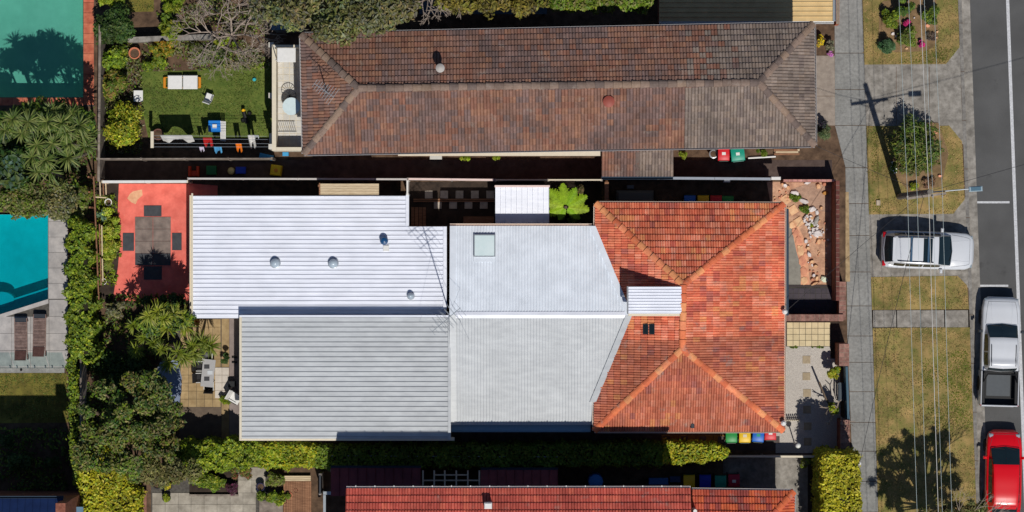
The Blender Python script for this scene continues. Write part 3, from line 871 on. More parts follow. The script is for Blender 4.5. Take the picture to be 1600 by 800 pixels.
# ================================================================ BOTTOM HOUSE, red tiles, two storeys in the middle
red = thing('two_storey_house', 'two-storey house with even red tiled roof cut by the lower edge', 'house', W(800, 830, 0))
ZH = 7.2; ZHR = 9.3
e1, e2 = W(541, 764, ZH), W(1079, 763.5, ZH)
h1, h2 = Vector((e1.x, e1.y - 4.6, ZHR)), Vector((e2.x, e2.y - 4.6, ZHR))
f1, f2 = Vector((e1.x, e1.y - 9.2, ZH)), Vector((e2.x, e2.y - 9.2, ZH))
pr = [lin(*c) for c in ((206, 88, 70), (212, 94, 74), (200, 84, 68), (220, 102, 76))]
pr = [tuple(x * .88 + sum(c) / 3 * .12 for x in c) for c in pr]
def red_col(p): return pr[3] if rnd.random() < .1 else rnd.choice(pr[:3])
tile_slope(red, e2, e1, h1, h2, .27, .36, red_col, tile_m, 180)
tile_slope(red, f1, f2, h2, h1, .27, .36, red_col, tile_m, 0)
caps(red, h1, h2, .42, .16, [pr[0], pr[2]], tile_m)
wall_block(red, e1.x + .15, e2.x - .15, f1.y + .4, e1.y - .4, 0, ZH - .02, brick_wall_m)
m = MB()
for X in (e1.x + .16, e2.x - .16):
    sg = 0.0
    m.add([(X, f1.y + .4, ZH - .02), (X, e1.y - .4, ZH - .02), (X, h1.y, ZHR - .15)], [(0, 1, 2)])
m.put('gable', brick_wall_m, red)
gutter(red, e1, e2, paint('white_gutter', (206, 200, 198), .5), (0, 1, 0), .12)
for i in range(18):
    x_ = e1.x + (e2.x - e1.x) * (i + .5) / 18
    MB().box(x_ - .02, x_ + .02, e1.y + .1, e1.y + .16, ZH - .08, ZH + .05).put('gutter_bracket', white_paint, red)
windows(red, e1.x + .15, e2.x - .15, f1.y + .4, e1.y - .4, 4.6, 6.0, [('n', t, 1.4) for t in (.1, .3, .5, .7, .9)])
p = W(762, 790, 7.9)
m = MB(); m.bbox(p.x - .16, p.x + .2, p.y - .14, p.y + .14, 7.5, 8.05, .04); m.put('roof_vent', white_paint, red)
# single-storey wing towards the street, older mottled tiles
ZW = 3.4
w1, w2 = W(1081, 766, ZW), W(1240, 768, ZW)
w3 = Vector((w2.x, w2.y - 7.0, ZW)); ap = Vector((w2.x - 3.4, w2.y - 3.5, ZW + 1.9)); w0 = Vector((w1.x, w1.y - 3.5, ZW + 1.9)); w4 = Vector((w1.x, w1.y - 7, ZW))
pw = [lin(*c) for c in ((184, 90, 76), (196, 92, 72), (170, 86, 78), (220, 112, 74), (210, 104, 78))]
wing_col = lambda p: rnd.choice(pw) if p.x < w2.x - 1.2 else rnd.choice(pw[3:])
tile_slope(red, w2, w1, w0, ap, .27, .36, wing_col, tile_m, 40)
tile_slope(red, w3, w2, ap, ap, .27, .36, wing_col, tile_m, 0)
tile_slope(red, w4, w3, ap, w0, .27, .36, wing_col, tile_m, 0)
caps(red, w2, ap, .42, .16, [pw[3], pw[4]], tile_m); caps(red, w3, ap, .42, .16, [pw[3]], tile_m); caps(red, w0, ap, .42, .16, [pw[3]], tile_m)
gutter(red, w1, w2, MATS['white_gutter'], (0, 1, 0), .12); gutter(red, w2, w3, MATS['white_gutter'], (1, 0, 0), .1)
wall_block(red, w1.x, w2.x - .4, w3.y + .4, w1.y - .4, 0, ZW - .02, brick_wall_m)
# lean-to roofs and open pergola on the passage side
lean = M('maroon_sheet', lin(126, 62, 66), lin(104, 50, 56), 2, .6, blotch=.1)
for xa, xb, yt, lab in ((517, 658, 731, 0), (751, 872, 734, 1)):
    n_ = 10 if lab == 0 else 9
    z0, z1 = 2.5, 3.0
    part = None
    for i in range(n_):
        xx0 = xa + (xb - xa) * i / n_; xx1 = xa + (xb - xa) * (i + 1) / n_
        P_ = [W(xx0, yt, z0), W(xx1, yt, z0), W(xx1, 775, z1), W(xx0, 775, z1)]
        w_ = .02
        m = MB().add([P_[0], P_[1] - Vector((w_, 0, 0)), P_[2] - Vector((w_, 0, 0)), P_[3]], [(3, 2, 1, 0)])
        m.add([P_[1] - Vector((w_, 0, 0)), P_[1] - Vector((w_, 0, -.05)), P_[1] + Vector((0, 0, .0)), P_[2] - Vector((w_, 0, 0)), P_[2] - Vector((w_, 0, -.05)), P_[2]], [(0, 3, 4, 1), (1, 4, 5, 2)])
        m.put('lean_to_sheet', lean, red)
    g0 = W(xa, yt, z0); g1 = W(xb, yt, z0)
    gutter(red, g0, g1, gut_d, (0, 1, 0), .1)
    for x_ in (xa + 3, xb - 3):
        pp = W(x_, yt + 2, 1.5); MB().box(pp.x - .05, pp.x + .05, pp.y - .05, pp.y + .05, 0, z0 - .02).put('post', grey_timber, red)
for x_ in (661, 678.5, 695, 713, 731, 749):
    a_ = W(x_, 735, 2.6); b_ = W(x_, 775, 2.75)
    m = MB(); m.box(a_.x - .035, a_.x + .035, b_.y, a_.y, 2.56, 2.68); m.put('pergola_rafter', cream_paint, red)
for y_, xa, xb in ((742, 678, 731), (750.5, 661, 749)):
    a_ = W(xa, y_, 2.5); b_ = W(xb, y_, 2.5)
    MB().box(a_.x, b_.x, a_.y - .03, a_.y + .03, 2.44, 2.556).put('pergola_beam', cream_paint, red)
m = MB(); m.pbox(505, 768, 541, 773, 2.3, 2.4); m.put('pergola_beam', galv, red)
m = MB(); m.pbox(505, 773.5, 509, 830, 2.3, 2.4); m.put('pergola_beam', galv, red)
# vent stack on wing
p = W(1085, 797, 4.2)
MB().tube((p.x, p.y, 3.6), (p.x, p.y, 4.7), .09, n=10).put('vent_pipe', white_paint, red)

# ================================================================ OTHER HOUSES AT THE EDGES
gar = thing('garage', 'cream ribbed metal roof garage half in shadow at the upper edge', 'garage', W(1170, -20, 0))
cream_steel = M('cream_steel', lin(214, 184, 132), lin(198, 168, 118), 2, .5, blotch=.06)
y = 33.0; i = 0
ZG = 2.9
while y > -60:
    p = W(1030, y, ZG); q = W(1301, y - 7.6, ZG)
    m = MB(); m.box(p.x, q.x, p.y, q.y - .03, ZG - .05, ZG); m.box(p.x, q.x, q.y - .03, q.y, ZG - .05, ZG + .045)
    m.put('roof_sheet', cream_steel, gar); y -= 7.6
p = W(1030, 33, ZG); q = W(1301, -60, ZG)
gutter(gar, W(1030, 33.2, ZG), W(1303, 33.2, ZG), white_paint, (0, -1, 0), .12); gutter(gar, W(1301.5, 33, ZG), W(1301.5, -60, ZG), galv, (1, 0, 0), .14)
MB().box(p.x + .1, q.x - .1, p.y + .15, q.y, 0, ZG - .06).put('wall', brick_wall_m, gar)
p = W(1306.5, 38, .8); q = W(1311.5, -60, .8)
bw = thing('brick_wall', 'low orange brick wall beside the cream garage', 'wall', (p.x, (p.y + q.y) / 2, 0))
ob = M('orange_brick', lin(196, 112, 82), lin(150, 78, 58), 6, .9, .3, rand=.15)
yy = p.y
while yy < q.y:
    for c_ in range(6):
        MB().box(p.x, q.x, yy + .006, yy + .224, c_ * .13 + .005, c_ * .13 + .122).put('brick', ob, bw)
    yy += .23
MB().box(p.x + .01, q.x - .01, p.y + .01, q.y - .01, 0, .775).put('mortar', mortar, bw)

shed = thing('garden_shed', 'low blue-grey roofed shed in shade under the gum tree', 'shed', W(455, 40, 0))
bl = M('blue_sheet', lin(96, 128, 150), lin(80, 110, 132), 2, .5)
for i in range(7):
    m = MB(); m.pbox(424 + i * 7, -30, 430.6 + i * 7, 47, 2.2, 2.25); m.put('roof_sheet', bl, shed)
m = MB(); m.pbox(426, -28, 471, 45, 0, 2.19); m.put('wall', paint('shed_wall', (120, 126, 130)), shed)

carport = thing('carport', 'dark flat roofed carport shaded north of the brown block', 'carport', W(760, -30, 0))
for i in range(16):
    m = MB(); m.pbox(655 + i * 12.5, -70, 667 + i * 12.5, 22, 2.5, 2.56); m.put('roof_sheet', M('dark_sheet', lin(72, 82, 92), lin(60, 70, 80), 2, .55), carport)
for x_ in (660, 755, 850):
    for y_ in (18, -64):
        pp = W(x_, y_, 1.5); MB().box(pp.x - .06, pp.x + .06, pp.y - .06, pp.y + .06, 0, 2.5).put('post', dark_metal, carport)

blue = thing('blue_roofed_house', 'tall house with dark blue metal roof in the lower left corner', 'house', W(20, 860, 0))
ZQ = 7.0
bsteel = M('navy_steel', lin(26, 44, 82), lin(20, 36, 70), 2, .5)
for i in range(16):
    xa = -90 + i * 11.8
    P_ = [W(xa, 779, ZQ), W(xa + 11.4, 779, ZQ)]
    T_ = [Vector((P_[0].x, P_[0].y - 3.5, ZQ + 1.0)), Vector((P_[1].x, P_[1].y - 3.5, ZQ + 1.0))]
    m = MB().add([P_[0], P_[1], T_[1], T_[0]], [(3, 2, 1, 0)])
    m.add([P_[1], P_[1] + Vector((.02, 0, .05)), T_[1] + Vector((.02, 0, .05)), T_[1]], [(0, 1, 2, 3)])
    m.put('roof_sheet', bsteel, blue)
p = W(-90, 782, ZQ); q = W(96, 782, ZQ)
MB().box(p.x, q.x, p.y - 6.5, p.y - .2, 0, ZQ - .05).put('wall', brick_wall_m, blue)
gutter(blue, W(-90, 779, ZQ), W(99, 779, ZQ), gut_d, (0, 1, 0), .12)
p = W(96, 786, 8.2); MB().box(p.x - .25, p.x + .2, p.y - .5, p.y, 6.9, 8.3).put('chimney', brick_wall_m, blue)
m = MB(); m.pbox(101, 792, 130, 850, 3.0, 3.06); m.put('porch_roof', bl, blue)
p = W(104, 796, 1.5); MB().box(p.x, p.x + .1, p.y - .1, p.y, 0, 3.0).put('porch_post', white_paint, blue)
# ================================================================ PLANT BUILDERS
def mesh_np(name, V, F, C, mat, smooth=False):
    """V (n,3), F (m,k) all faces alike, C (m,3) one colour a face"""
    me = bpy.data.meshes.new(name)
    V = np.asarray(V, dtype=np.float32); F = np.asarray(F, dtype=np.int32)
    m, k = F.shape
    me.vertices.add(len(V)); me.vertices.foreach_set('co', V.ravel())
    me.loops.add(m * k); me.loops.foreach_set('vertex_index', F.ravel())
    me.polygons.add(m)
    me.polygons.foreach_set('loop_start', np.arange(0, m * k, k, dtype=np.int32))
    me.polygons.foreach_set('loop_total', np.full(m, k, dtype=np.int32))
    at = me.attributes.new('Col', 'FLOAT_COLOR', 'FACE')
    at.data.foreach_set('color', np.concatenate([np.asarray(C, np.float32), np.ones((m, 1), np.float32)], 1).ravel())
    me.update(calc_edges=True)
    me.materials.append(mat)
    return me

def nrm(a):
    return a / np.maximum(np.linalg.norm(a, axis=1, keepdims=True), 1e-6)

def leaf_cards(P, D, size, cols, aspect=0.5, up=0.5, jitter=0.6, droop=0.0):
    """a bent four-point leaf at every P growing about direction D: two facets folded along the midrib"""
    n = len(P)
    nr = nrm(D * (1 - up) + np.array([[0, 0, up]]) + rng.normal(0, jitter, (n, 3)) * .5)
    t = rng.normal(0, 1, (n, 3)); t = nrm(t - (t * nr).sum(1, keepdims=True) * nr)
    b = np.cross(nr, t)
    L_ = size * rng.uniform(.65, 1.35, (n, 1)); w = L_ * aspect * .5
    base = P - t * L_ * .5; tip = P + t * L_ * .5 - np.array([[0, 0, 1]]) * L_ * droop
    l = P + b * w + nr * w * .35; r = P - b * w + nr * w * .35
    V = np.stack([base, r, tip, l], 1).reshape(-1, 3)
    F = np.arange(n * 4).reshape(n, 4)
    F = np.stack([F[:, [0, 1, 2]], F[:, [0, 2, 3]]], 1).reshape(-1, 3)
    C = np.repeat(cols, 2, 0)
    return V, F, C

def pick_cols(n, cols, var=.22):
    c = np.array(cols)[rng.integers(0, len(cols), n)]
    return c * rng.uniform(1 - var, 1 + var, (n, 1)) * rng.uniform(.93, 1.07, (n, 3))

def crown(clumps, n, size, cols, aspect=.5, up=.5, hollow=.45, droop=.1):
    """leaves through the volume of many clumps; each clump keeps a tint of its own"""
    cl = np.array([c[:6] for c in clumps], float)
    wt = (cl[:, 3] * cl[:, 4] * cl[:, 5]) ** (2 / 3); wt /= wt.sum()
    idx = rng.choice(len(cl), n, p=wt)
    d = nrm(rng.normal(0, 1, (n, 3)))
    r = hollow + (1 - hollow) * rng.random((n, 1)) ** .6
    wob = 1 + .16 * np.sin(d[:, :1] * 5 + idx[:, None]) + .12 * np.sin(d[:, 1:2] * 7 + idx[:, None] * 2)
    P = cl[idx, :3] + d * r * wob * cl[idx, 3:6]
    tint = rng.uniform(.72, 1.22, (len(cl), 1)) * rng.uniform(.9, 1.1, (len(cl), 3))
    C = pick_cols(n, cols) * tint[idx]
    return leaf_cards(P, d, size, C, aspect, up, droop=droop)

def put_leaves(parts, name, parent, mat=None):
    V = []; F = []; C = []; b = 0
    for v, f, c in parts:
        V.append(v); F.append(f + b); C.append(c); b += len(v)
    me = mesh_np(name, np.concatenate(V), np.concatenate(F), np.concatenate(C), mat or leaf_m)
    return put(name, me, None, parent)

def blob_clumps(cx, cy, z, rx, ry, rz, k, r0, r1, seed=0):
    """clumps filling an ellipsoid given by plan pixels (at its height z) and pixel radii; r in metres"""
    q = random.Random(seed * 31 + 5)
    out = []
    for i in range(k):
        while True:
            a = [q.uniform(-1, 1) for _ in range(3)]
            if sum(t * t for t in a) < 1: break
        zz = z + a[2] * rz
        p = W(cx + a[0] * rx, cy + a[1] * ry, zz)
        r = q.uniform(r0, r1)
        out.append((p.x, p.y, zz, r, r, r * .75))
    return out

def trunk_mesh(base, clumps, r, mat, parent, kinks=3, lim=14):
    q = random.Random(int(base.x * 100) & 1023)
    m = MB()
    top = Vector((sum(c[0] for c in clumps) / len(clumps), sum(c[1] for c in clumps) / len(clumps), min(c[2] for c in clumps)))
    fork = base.lerp(top, .6); fork.z = max(.4, min(c[2] for c in clumps) * .62)
    pts = [base, base.lerp(fork, .5) + Vector((q.uniform(-.1, .1), q.uniform(-.1, .1), 0)), fork]
    m.path(pts, r, r * .75, 7)
    cs = list(clumps); q.shuffle(cs)
    for c in cs[:lim]:
        e = Vector(c[:3]); mid = fork.lerp(e, .5) + Vector((q.uniform(-.2, .2), q.uniform(-.2, .2), q.uniform(0, .3)))
        m.path([fork, mid, e], r * .5, r * .12, 5)
    return m.put('trunk', mat, parent, True)

def tree(name, label, cat, base, clumps, n, size, cols, r=.14, aspect=.5, up=.5, hollow=.4, barkm=None, group=None, droop=.12, lim=14):
    b = W(base[0], base[1]) if not isinstance(base, Vector) else base
    t = thing(name, label, cat, (b.x, b.y, 0), 0, group)
    trunk_mesh(Vector((b.x, b.y, 0)), clumps, r, barkm or bark, t, lim=lim)
    put_leaves([crown(clumps, n, size, cols, aspect, up, hollow, droop)], 'crown', t)
    return t

def shrub(label, cx, cy, rx, ry, h, n, size, cols, name='shrub', cat='shrub', k=None, up=.5, aspect=.5, group=None, flowers=None, seed=None):
    k = k or max(5, int(rx * ry / 40))
    sd = seed if seed is not None else int(cx * 7 + cy * 3)
    r = min(rx, ry) * S
    cl = blob_clumps(cx, cy, h * .55, rx * .75, ry * .75, h * .3, k, r * .28, r * .46, sd)
    b = W(cx, cy)
    t = thing(name, label, cat, (b.x, b.y, 0), 0, group)
    m = MB()
    for c in cl[:9]:
        m.path([Vector((b.x, b.y, 0)), Vector((b.x * .6 + c[0] * .4, b.y * .6 + c[1] * .4, c[2] * .5)), Vector(c[:3])], .035, .012, 4)
    m.put('stem', bark, t)
    put_leaves([crown(cl, n, size, cols, aspect, up, .3)], 'foliage', t)
    if flowers:
        col, nf, sz = flowers
        cl2 = [(c[0], c[1], c[2] + c[5] * .5, c[3], c[4], c[5] * .6) for c in cl]
        put_leaves([crown(cl2, nf, sz, col, .9, .7, .8)], 'blossom', t, petal_m)
    return t

def hedge(label, pts, h, n, size, cols, name='hedge', z0=0.05, up=.45, group=None, aspect=.55, loose=.06):
    """clipped hedge over a plan polygon (convex, listed at the height of its top)"""
    P = [W(x, y, h) for x, y in pts]
    cx = sum(p.x for p in P) / len(P); cy = sum(p.y for p in P) / len(P)
    t = thing(name, label, 'hedge', (cx, cy, 0), 0, group)
    C0 = Vector((cx, cy, 0))
    core = []
    for p in P:
        d = Vector((p.x - cx, p.y - cy, 0)); L_ = d.length
        core.append(C0 + d * max(.2, (L_ - .22) / L_))
    Q = core if area([(p.x, p.y) for p in core]) > 0 else core[::-1]
    MB().prism([(p.x, p.y) for p in Q], 0, h - .16).put('branches', M('twig_mass', lin(52, 48, 34), lin(28, 28, 20), 8, .95, .8, 20), t)
    xs = [p.x for p in P]; ys = [p.y for p in P]
    # triangles of the polygon fan for the top, quads for the sides
    A = []; wt = []
    for i in range(len(P)):
        a, b = P[i], P[(i + 1) % len(P)]
        A.append(('t', a, b)); wt.append(abs((a.x - cx) * (b.y - cy) - (b.x - cx) * (a.y - cy)) / 2)
        A.append(('s', a, b)); wt.append((a - b).length * h * .55)
    wt = np.array(wt); wt /= wt.sum()
    cnt = rng.multinomial(n, wt)
    Pn = []; Dn = []
    for (k, a, b), m in zip(A, cnt):
        if m == 0: continue
        if k == 't':
            u = np.sqrt(rng.random((m, 1))); v = rng.random((m, 1))
            q = (1 - u) * np.array([[cx, cy, h]]) + u * (1 - v) * np.array([[a.x, a.y, h]]) + u * v * np.array([[b.x, b.y, h]])
            q[:, 2] += rng.normal(-.04, .07, m)
            d = np.tile([[0, 0, 1.0]], (m, 1))
        else:
            v = rng.random((m, 1)); z = z0 + (h - z0) * rng.random((m, 1))
            q = (1 - v) * np.array([[a.x, a.y, 0]]) + v * np.array([[b.x, b.y, 0]])
            q = np.concatenate([q[:, :2], z], 1)
            e = Vector((b.y - a.y, a.x - b.x, 0)).normalized()
            if e.dot(Vector(((a.x + b.x) / 2 - cx, (a.y + b.y) / 2 - cy, 0))) < 0: e = -e
            d = np.tile([[e.x, e.y, .2]], (m, 1))
            q[:, :2] += np.array([[e.x, e.y]]) * rng.normal(-.03, .07, (m, 1))
        q[:, 2] += (.1 * np.sin(q[:, 0] * 3.1) * np.cos(q[:, 1] * 2.7) + loose * np.sin(q[:, 0] * 6.3 + q[:, 1] * 4.1) * np.sin(q[:, 1] * 7.1)) * (q[:, 2] > h * .5)
        q[:, :2] += loose * .7 * np.stack([np.sin(q[:, 1] * 5.3 + 1), np.sin(q[:, 0] * 5.9)], 1)
        Pn.append(q); Dn.append(d)
    Pn = np.concatenate(Pn); Dn = np.concatenate(Dn)
    tint = 1 + .22 * np.sin(Pn[:, :1] * 2.3 + 1.3 * np.sin(Pn[:, 1:2] * 1.9)) * np.cos(Pn[:, 1:2] * 2.9)
    C = pick_cols(len(Pn), cols) * tint
    put_leaves([leaf_cards(Pn, Dn, size, C, aspect, up, .9)], 'foliage', t)
    return t

def rosette(c, r, n, cols, width=.05, lift=.35, fold=True, droop=.35):
    """strap leaves radiating from one point, each of three bent segments"""
    V = []; F = []; C = []
    c = np.array(c)
    for i in range(n):
        t = rng.uniform(0, 2 * math.pi); e = rng.uniform(-.15, 1.25)
        L_ = r * rng.uniform(.8, 1.15)
        d = np.array([math.cos(t) * math.cos(e), math.sin(t) * math.cos(e), math.sin(e)])
        s_ = np.array([-math.sin(t), math.cos(t), 0])
        col = np.array(cols[rng.integers(0, len(cols))]) * rng.uniform(.7, 1.3)
        pts = []
        for k, (f, w) in enumerate(((0.03, .6), (.4, 1.0), (.75, .7), (1.0, .05))):
            p = c + d * L_ * f + np.array([0, 0, -droop * L_ * f * f])
            pts += [p + s_ * width * w * .5, p - s_ * width * w * .5]
        b = len(V); V += pts
        for k in range(3):
            F.append((b + 2 * k, b + 2 * k + 1, b + 2 * k + 3, b + 2 * k + 2)); C.append(col)
    return np.array(V), np.array(F), np.array(C)

def yucca(label, heads, group=None, cols=None, n=52, r=.66, name='yucca_plant', width=.055):
    """heads: (px, py, z) of every rosette; stems fan out from one foot"""
    cols = cols or YUCCA
    ps = [W(*h) for h in heads]
    b = Vector((sum(p.x for p in ps) / len(ps), sum(p.y for p in ps) / len(ps), 0))
    t = thing(name, label, 'yucca', b, 0, group)
    for p in ps:
        foot = b + (Vector((p.x, p.y, 0)) - b) * .35
        mid = foot.lerp(p, .55) + Vector((rnd.uniform(-.1, .1), rnd.uniform(-.1, .1), 0))
        MB().path([foot, mid, p], .075, .05, 6).put('stem', pale_bark, t, True)
        put_leaves([rosette(p, r * rnd.uniform(.85, 1.15), n, cols, width)], 'leaf_rosette', t)
    return t

def bare_branches(m, p, d, L_, r, depth, q, spread=.75, tips=None, lift=.25):
    e = p + d * L_
    m.tube(p, e, r, r * .72, 5, caps=False)
    if depth == 0:
        if tips is not None: tips.append(e)
        return
    for k in range(q.choice((2, 2, 3))):
        dd = (d + Vector((q.uniform(-1, 1), q.uniform(-1, 1), q.uniform(-.4, .7))) * spread).normalized()
        dd.z = dd.z * .6 + lift * .4
        bare_branches(m, e, dd.normalized(), L_ * q.uniform(.6, .85), r * .7, depth - 1, q, spread, tips, lift)

YUCCA = [lin(*c) for c in ((116, 128, 66), (96, 114, 52), (134, 140, 80), (82, 102, 46))]
OLIVE = [lin(*c) for c in ((130, 128, 76), (112, 114, 62), (144, 136, 88), (98, 104, 56))]
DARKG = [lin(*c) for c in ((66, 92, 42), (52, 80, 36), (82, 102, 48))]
LIME = [lin(*c) for c in ((154, 168, 44), (134, 154, 38), (172, 178, 58), (112, 136, 32))]
YELG = [lin(*c) for c in ((192, 182, 46), (172, 168, 40), (206, 194, 64), (148, 150, 34))]
MIDG = [lin(*c) for c in ((106, 128, 40), (90, 116, 34), (124, 140, 48))]
GREYG = [lin(*c) for c in ((130, 130, 104), (110, 114, 90), (148, 144, 116))]
BRONZE = [lin(*c) for c in ((136, 118, 80), (116, 110, 66), (104, 102, 60), (146, 126, 90))]

def grass_blades(name, polys, per_m2, cols, h=.07, kind_label=None):
    V = []; C = []
    for pts in polys:
        P = [W(x, y) for x, y in pts]
        x0 = max(-30, min(p.x for p in P)); x1 = min(30, max(p.x for p in P)); y0 = max(-14, min(p.y for p in P)); y1 = min(14, max(p.y for p in P))
        n = int((x1 - x0) * (y1 - y0) * per_m2)
        X = rng.uniform(x0, x1, n); Y = rng.uniform(y0, y1, n)
        ok = np.zeros(n, bool)
        for i in range(len(P)):                    # even-odd test
            a, b = P[i], P[(i + 1) % len(P)]
            cross = ((a.y > Y) != (b.y > Y)) & (X < (b.x - a.x) * (Y - a.y) / (b.y - a.y + 1e-9) + a.x)
            ok ^= cross
        clump = (np.sin(X * 2.1 + 2 * np.sin(Y * 1.3)) + np.sin(Y * 3.3 + X * .7) + rng.normal(0, .8, n))
        ok &= clump > -.6
        X = X[ok]; Y = Y[ok]; n = len(X)
        t = rng.uniform(0, 2 * math.pi, n); L_ = h * rng.uniform(.5, 1.6, n); w = .018 * rng.uniform(.7, 1.5, n)
        lean = rng.uniform(.3, 1.1, n)
        a = np.stack([X + np.cos(t + 1.57) * w, Y + np.sin(t + 1.57) * w, np.full(n, .028)], 1)
        b = np.stack([X - np.cos(t + 1.57) * w, Y - np.sin(t + 1.57) * w, np.full(n, .028)], 1)
        c = np.stack([X + np.cos(t) * L_ * lean, Y + np.sin(t) * L_ * lean, .03 + L_ * .6], 1)
        V.append(np.stack([a, b, c], 1).reshape(-1, 3)); 
        C.append(pick_cols(n, cols, .3) * (1 + .25 * np.sin(X * 1.1 + Y * .6))[:, None])
    V = np.concatenate(V); C = np.concatenate(C)
    me = mesh_np(name, V, np.arange(len(V)).reshape(-1, 3), C, leaf_m)
    return tag(put(name, me), kind_label, 'grass', kind='stuff')

DRY = [lin(*c) for c in ((168, 140, 96), (142, 120, 78), (116, 112, 60), (184, 156, 110))]
GRN = [lin(*c) for c in ((106, 120, 56), (88, 108, 44), (128, 130, 70))]
grass_blades('verge_grass', verges, 260, DRY, .06, 'patchy dry grass on the street verge')
grass_blades('lawn_grass', [[(222, 114), (424, 112), (426, 212), (232, 212)], [(0, 584), (103, 584), (104, 655), (0, 655)], [(194, 0), (241, 0), (240, 17), (201, 18)]], 330, GRN, .06, 'short green lawn grass behind the houses')
# greener swathes in the wide verge
grass_blades('clover_patch', [[(1440, 560), (1512, 545), (1520, 680), (1470, 690), (1440, 620)], [(1360, 205), (1372, 205), (1376, 332), (1364, 332)], [(1450, 78), (1490, 70), (1476, 98), (1400, 99)]], 420, [lin(112, 124, 40), lin(92, 110, 30)], .06, 'greener patches of grass in the dry verge')

def ground_cover(name, label, polys, per_m2, cols, size, h):
    V = []; F = []; C = []; base = 0
    for pts in polys:
        P = [W(x, y) for x, y in pts]
        x0 = min(p.x for p in P); x1 = max(p.x for p in P); y0 = min(p.y for p in P); y1 = max(p.y for p in P)
        n = int((x1 - x0) * (y1 - y0) * per_m2)
        X = rng.uniform(x0, x1, n); Y = rng.uniform(y0, y1, n); ok = np.zeros(n, bool)
        for i in range(len(P)):
            a, b = P[i], P[(i + 1) % len(P)]
            ok ^= ((a.y > Y) != (b.y > Y)) & (X < (b.x - a.x) * (Y - a.y) / (b.y - a.y + 1e-9) + a.x)
        k = np.sin(X * 2.3 + 1.7 * np.sin(Y * 1.9)) + np.sin(Y * 2.9 + X) 
        ok &= (k + rng.normal(0, .5, n)) > -.9
        X = X[ok]; Y = Y[ok]; k = k[ok]; n = len(X)
        Z = .04 + np.clip(.5 + .35 * k, 0.1, 1.2) * h * rng.random(n)
        c = pick_cols(n, cols) * (1 + .25 * np.sin(X * 3.7) * np.cos(Y * 3.1))[:, None]
        v, f, cc = leaf_cards(np.stack([X, Y, Z], 1), np.tile([[0, 0, 1.0]], (n, 1)), size, c, .45, .5, 1.0)
        V.append(v); F.append(f + base); C.append(cc); base += len(v)
    me = mesh_np(name, np.concatenate(V), np.concatenate(F), np.concatenate(C), leaf_m)
    return tag(put(name, me), label, 'ground cover', kind='stuff')
ground_cover('garden_ground_cover', 'mixed low planting round the lawn beds', [[(158, 60), (214, 64), (222, 112), (226, 170), (222, 240), (158, 240)], [(222, 66), (420, 62), (422, 110), (224, 112)], [(244, 20), (330, 0), (420, 0), (420, 56), (330, 54), (250, 56)]], 200, MIDG + OLIVE + GREYG, .15, .5)
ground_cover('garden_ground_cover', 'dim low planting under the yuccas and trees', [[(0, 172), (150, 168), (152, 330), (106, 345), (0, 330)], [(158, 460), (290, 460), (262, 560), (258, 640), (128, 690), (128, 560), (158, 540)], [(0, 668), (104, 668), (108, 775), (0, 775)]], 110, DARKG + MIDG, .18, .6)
ground_cover('garden_ground_cover', 'bright low planting between the trellis and red patio', [[(153, 306), (180, 304), (187, 330), (189, 400), (182, 446), (154, 446)]], 200, LIME + MIDG, .17, .5)
# ================================================================ TREES AND SHRUBS
# top edge
tree('gum_tree', 'olive grey gum tree overhanging the brown tiled roof corner', 'tree', (548, -40),
     blob_clumps(545, 8, 8.6, 88, 30, 1.0, 34, .5, .95, 2) + blob_clumps(440, 8, 8.0, 34, 24, .8, 10, .45, .8, 3) + blob_clumps(530, 46, 9.0, 40, 10, .4, 8, .35, .6, 4) + blob_clumps(615, 14, 8.5, 28, 20, .6, 8, .4, .7, 11),
     17000, .24, OLIVE + GREYG[:2], .3, .38, .5, .35)
t2 = tree('lemon_scented_tree', 'sparse tree with bare twigs at the upper edge right of the gum', 'tree', (740, -60),
     blob_clumps(700, 2, 6.0, 56, 16, .8, 12, .25, .5, 5) + blob_clumps(790, 2, 6.0, 60, 14, .8, 16, .3, .5, 6), 4200, .2, [lin(150, 138, 62), lin(124, 120, 50), lin(100, 92, 50)], .2, .5, .5, .3)
m = MB(); q_ = random.Random(3)
for x_, y_ in ((672, 5), (690, 10), (664, 14), (676, 22), (720, 8)):
    p = W(x_, y_ - 26, 6.0); bare_branches(m, p, Vector((q_.uniform(-.3, .3), -1, .1)).normalized(), .55, .04, 3, q_)
tag(m.put('bare_twigs', pale_bark, t2), kind='stuff')
tree('broadleaf_tree', 'bright green tree tips hanging in at the top centre', 'tree', (930, -50),
     blob_clumps(880, 3, 5, 24, 10, .5, 7, .25, .45, 7) + blob_clumps(965, 0, 5, 60, 12, .6, 14, .3, .5, 8), 4200, .2, MIDG + OLIVE[:1], .16)
sh = shrub('bright green bush hanging over the street-side pool coping corner', 172, -2, 30, 14, 2.2, 1500, .18, LIME)
shrub('dense dark green round bush beside the terracotta pool edge', 178, 42, 33, 35, 2.8, 6500, .16, DARKG, k=26)
shrub('mid green leafy bush below the dark round bush', 178, 90, 24, 26, 1.6, 2600, .18, MIDG + LIME[:1], k=14)
shrub('large yellow green bush at the end of the washing line', 196, 198, 38, 36, 2.2, 6500, .15, YELG[1:] + LIME, k=30)
shrub('ragged bush with reddish tips next to the small garden table', 178, 138, 26, 28, 1.8, 2600, .18, MIDG + [lin(140, 110, 60), lin(150, 140, 60)], k=14)
shrub('orange and yellow leaved croton bush behind the lawn', 255, 74, 32, 20, 1.4, 2600, .17, [lin(190, 140, 40), lin(150, 140, 40), lin(120, 130, 40), lin(110, 120, 36)], k=12)
shrub('low green bush at the top edge of the lawn', 246, 100, 30, 17, 1.1, 2300, .15, MIDG + LIME[:1], k=12)
shrub('glossy green shrub in shade near the top edge', 264, 40, 21, 24, 1.8, 1300, .26, LIME[1:] + MIDG, k=10)
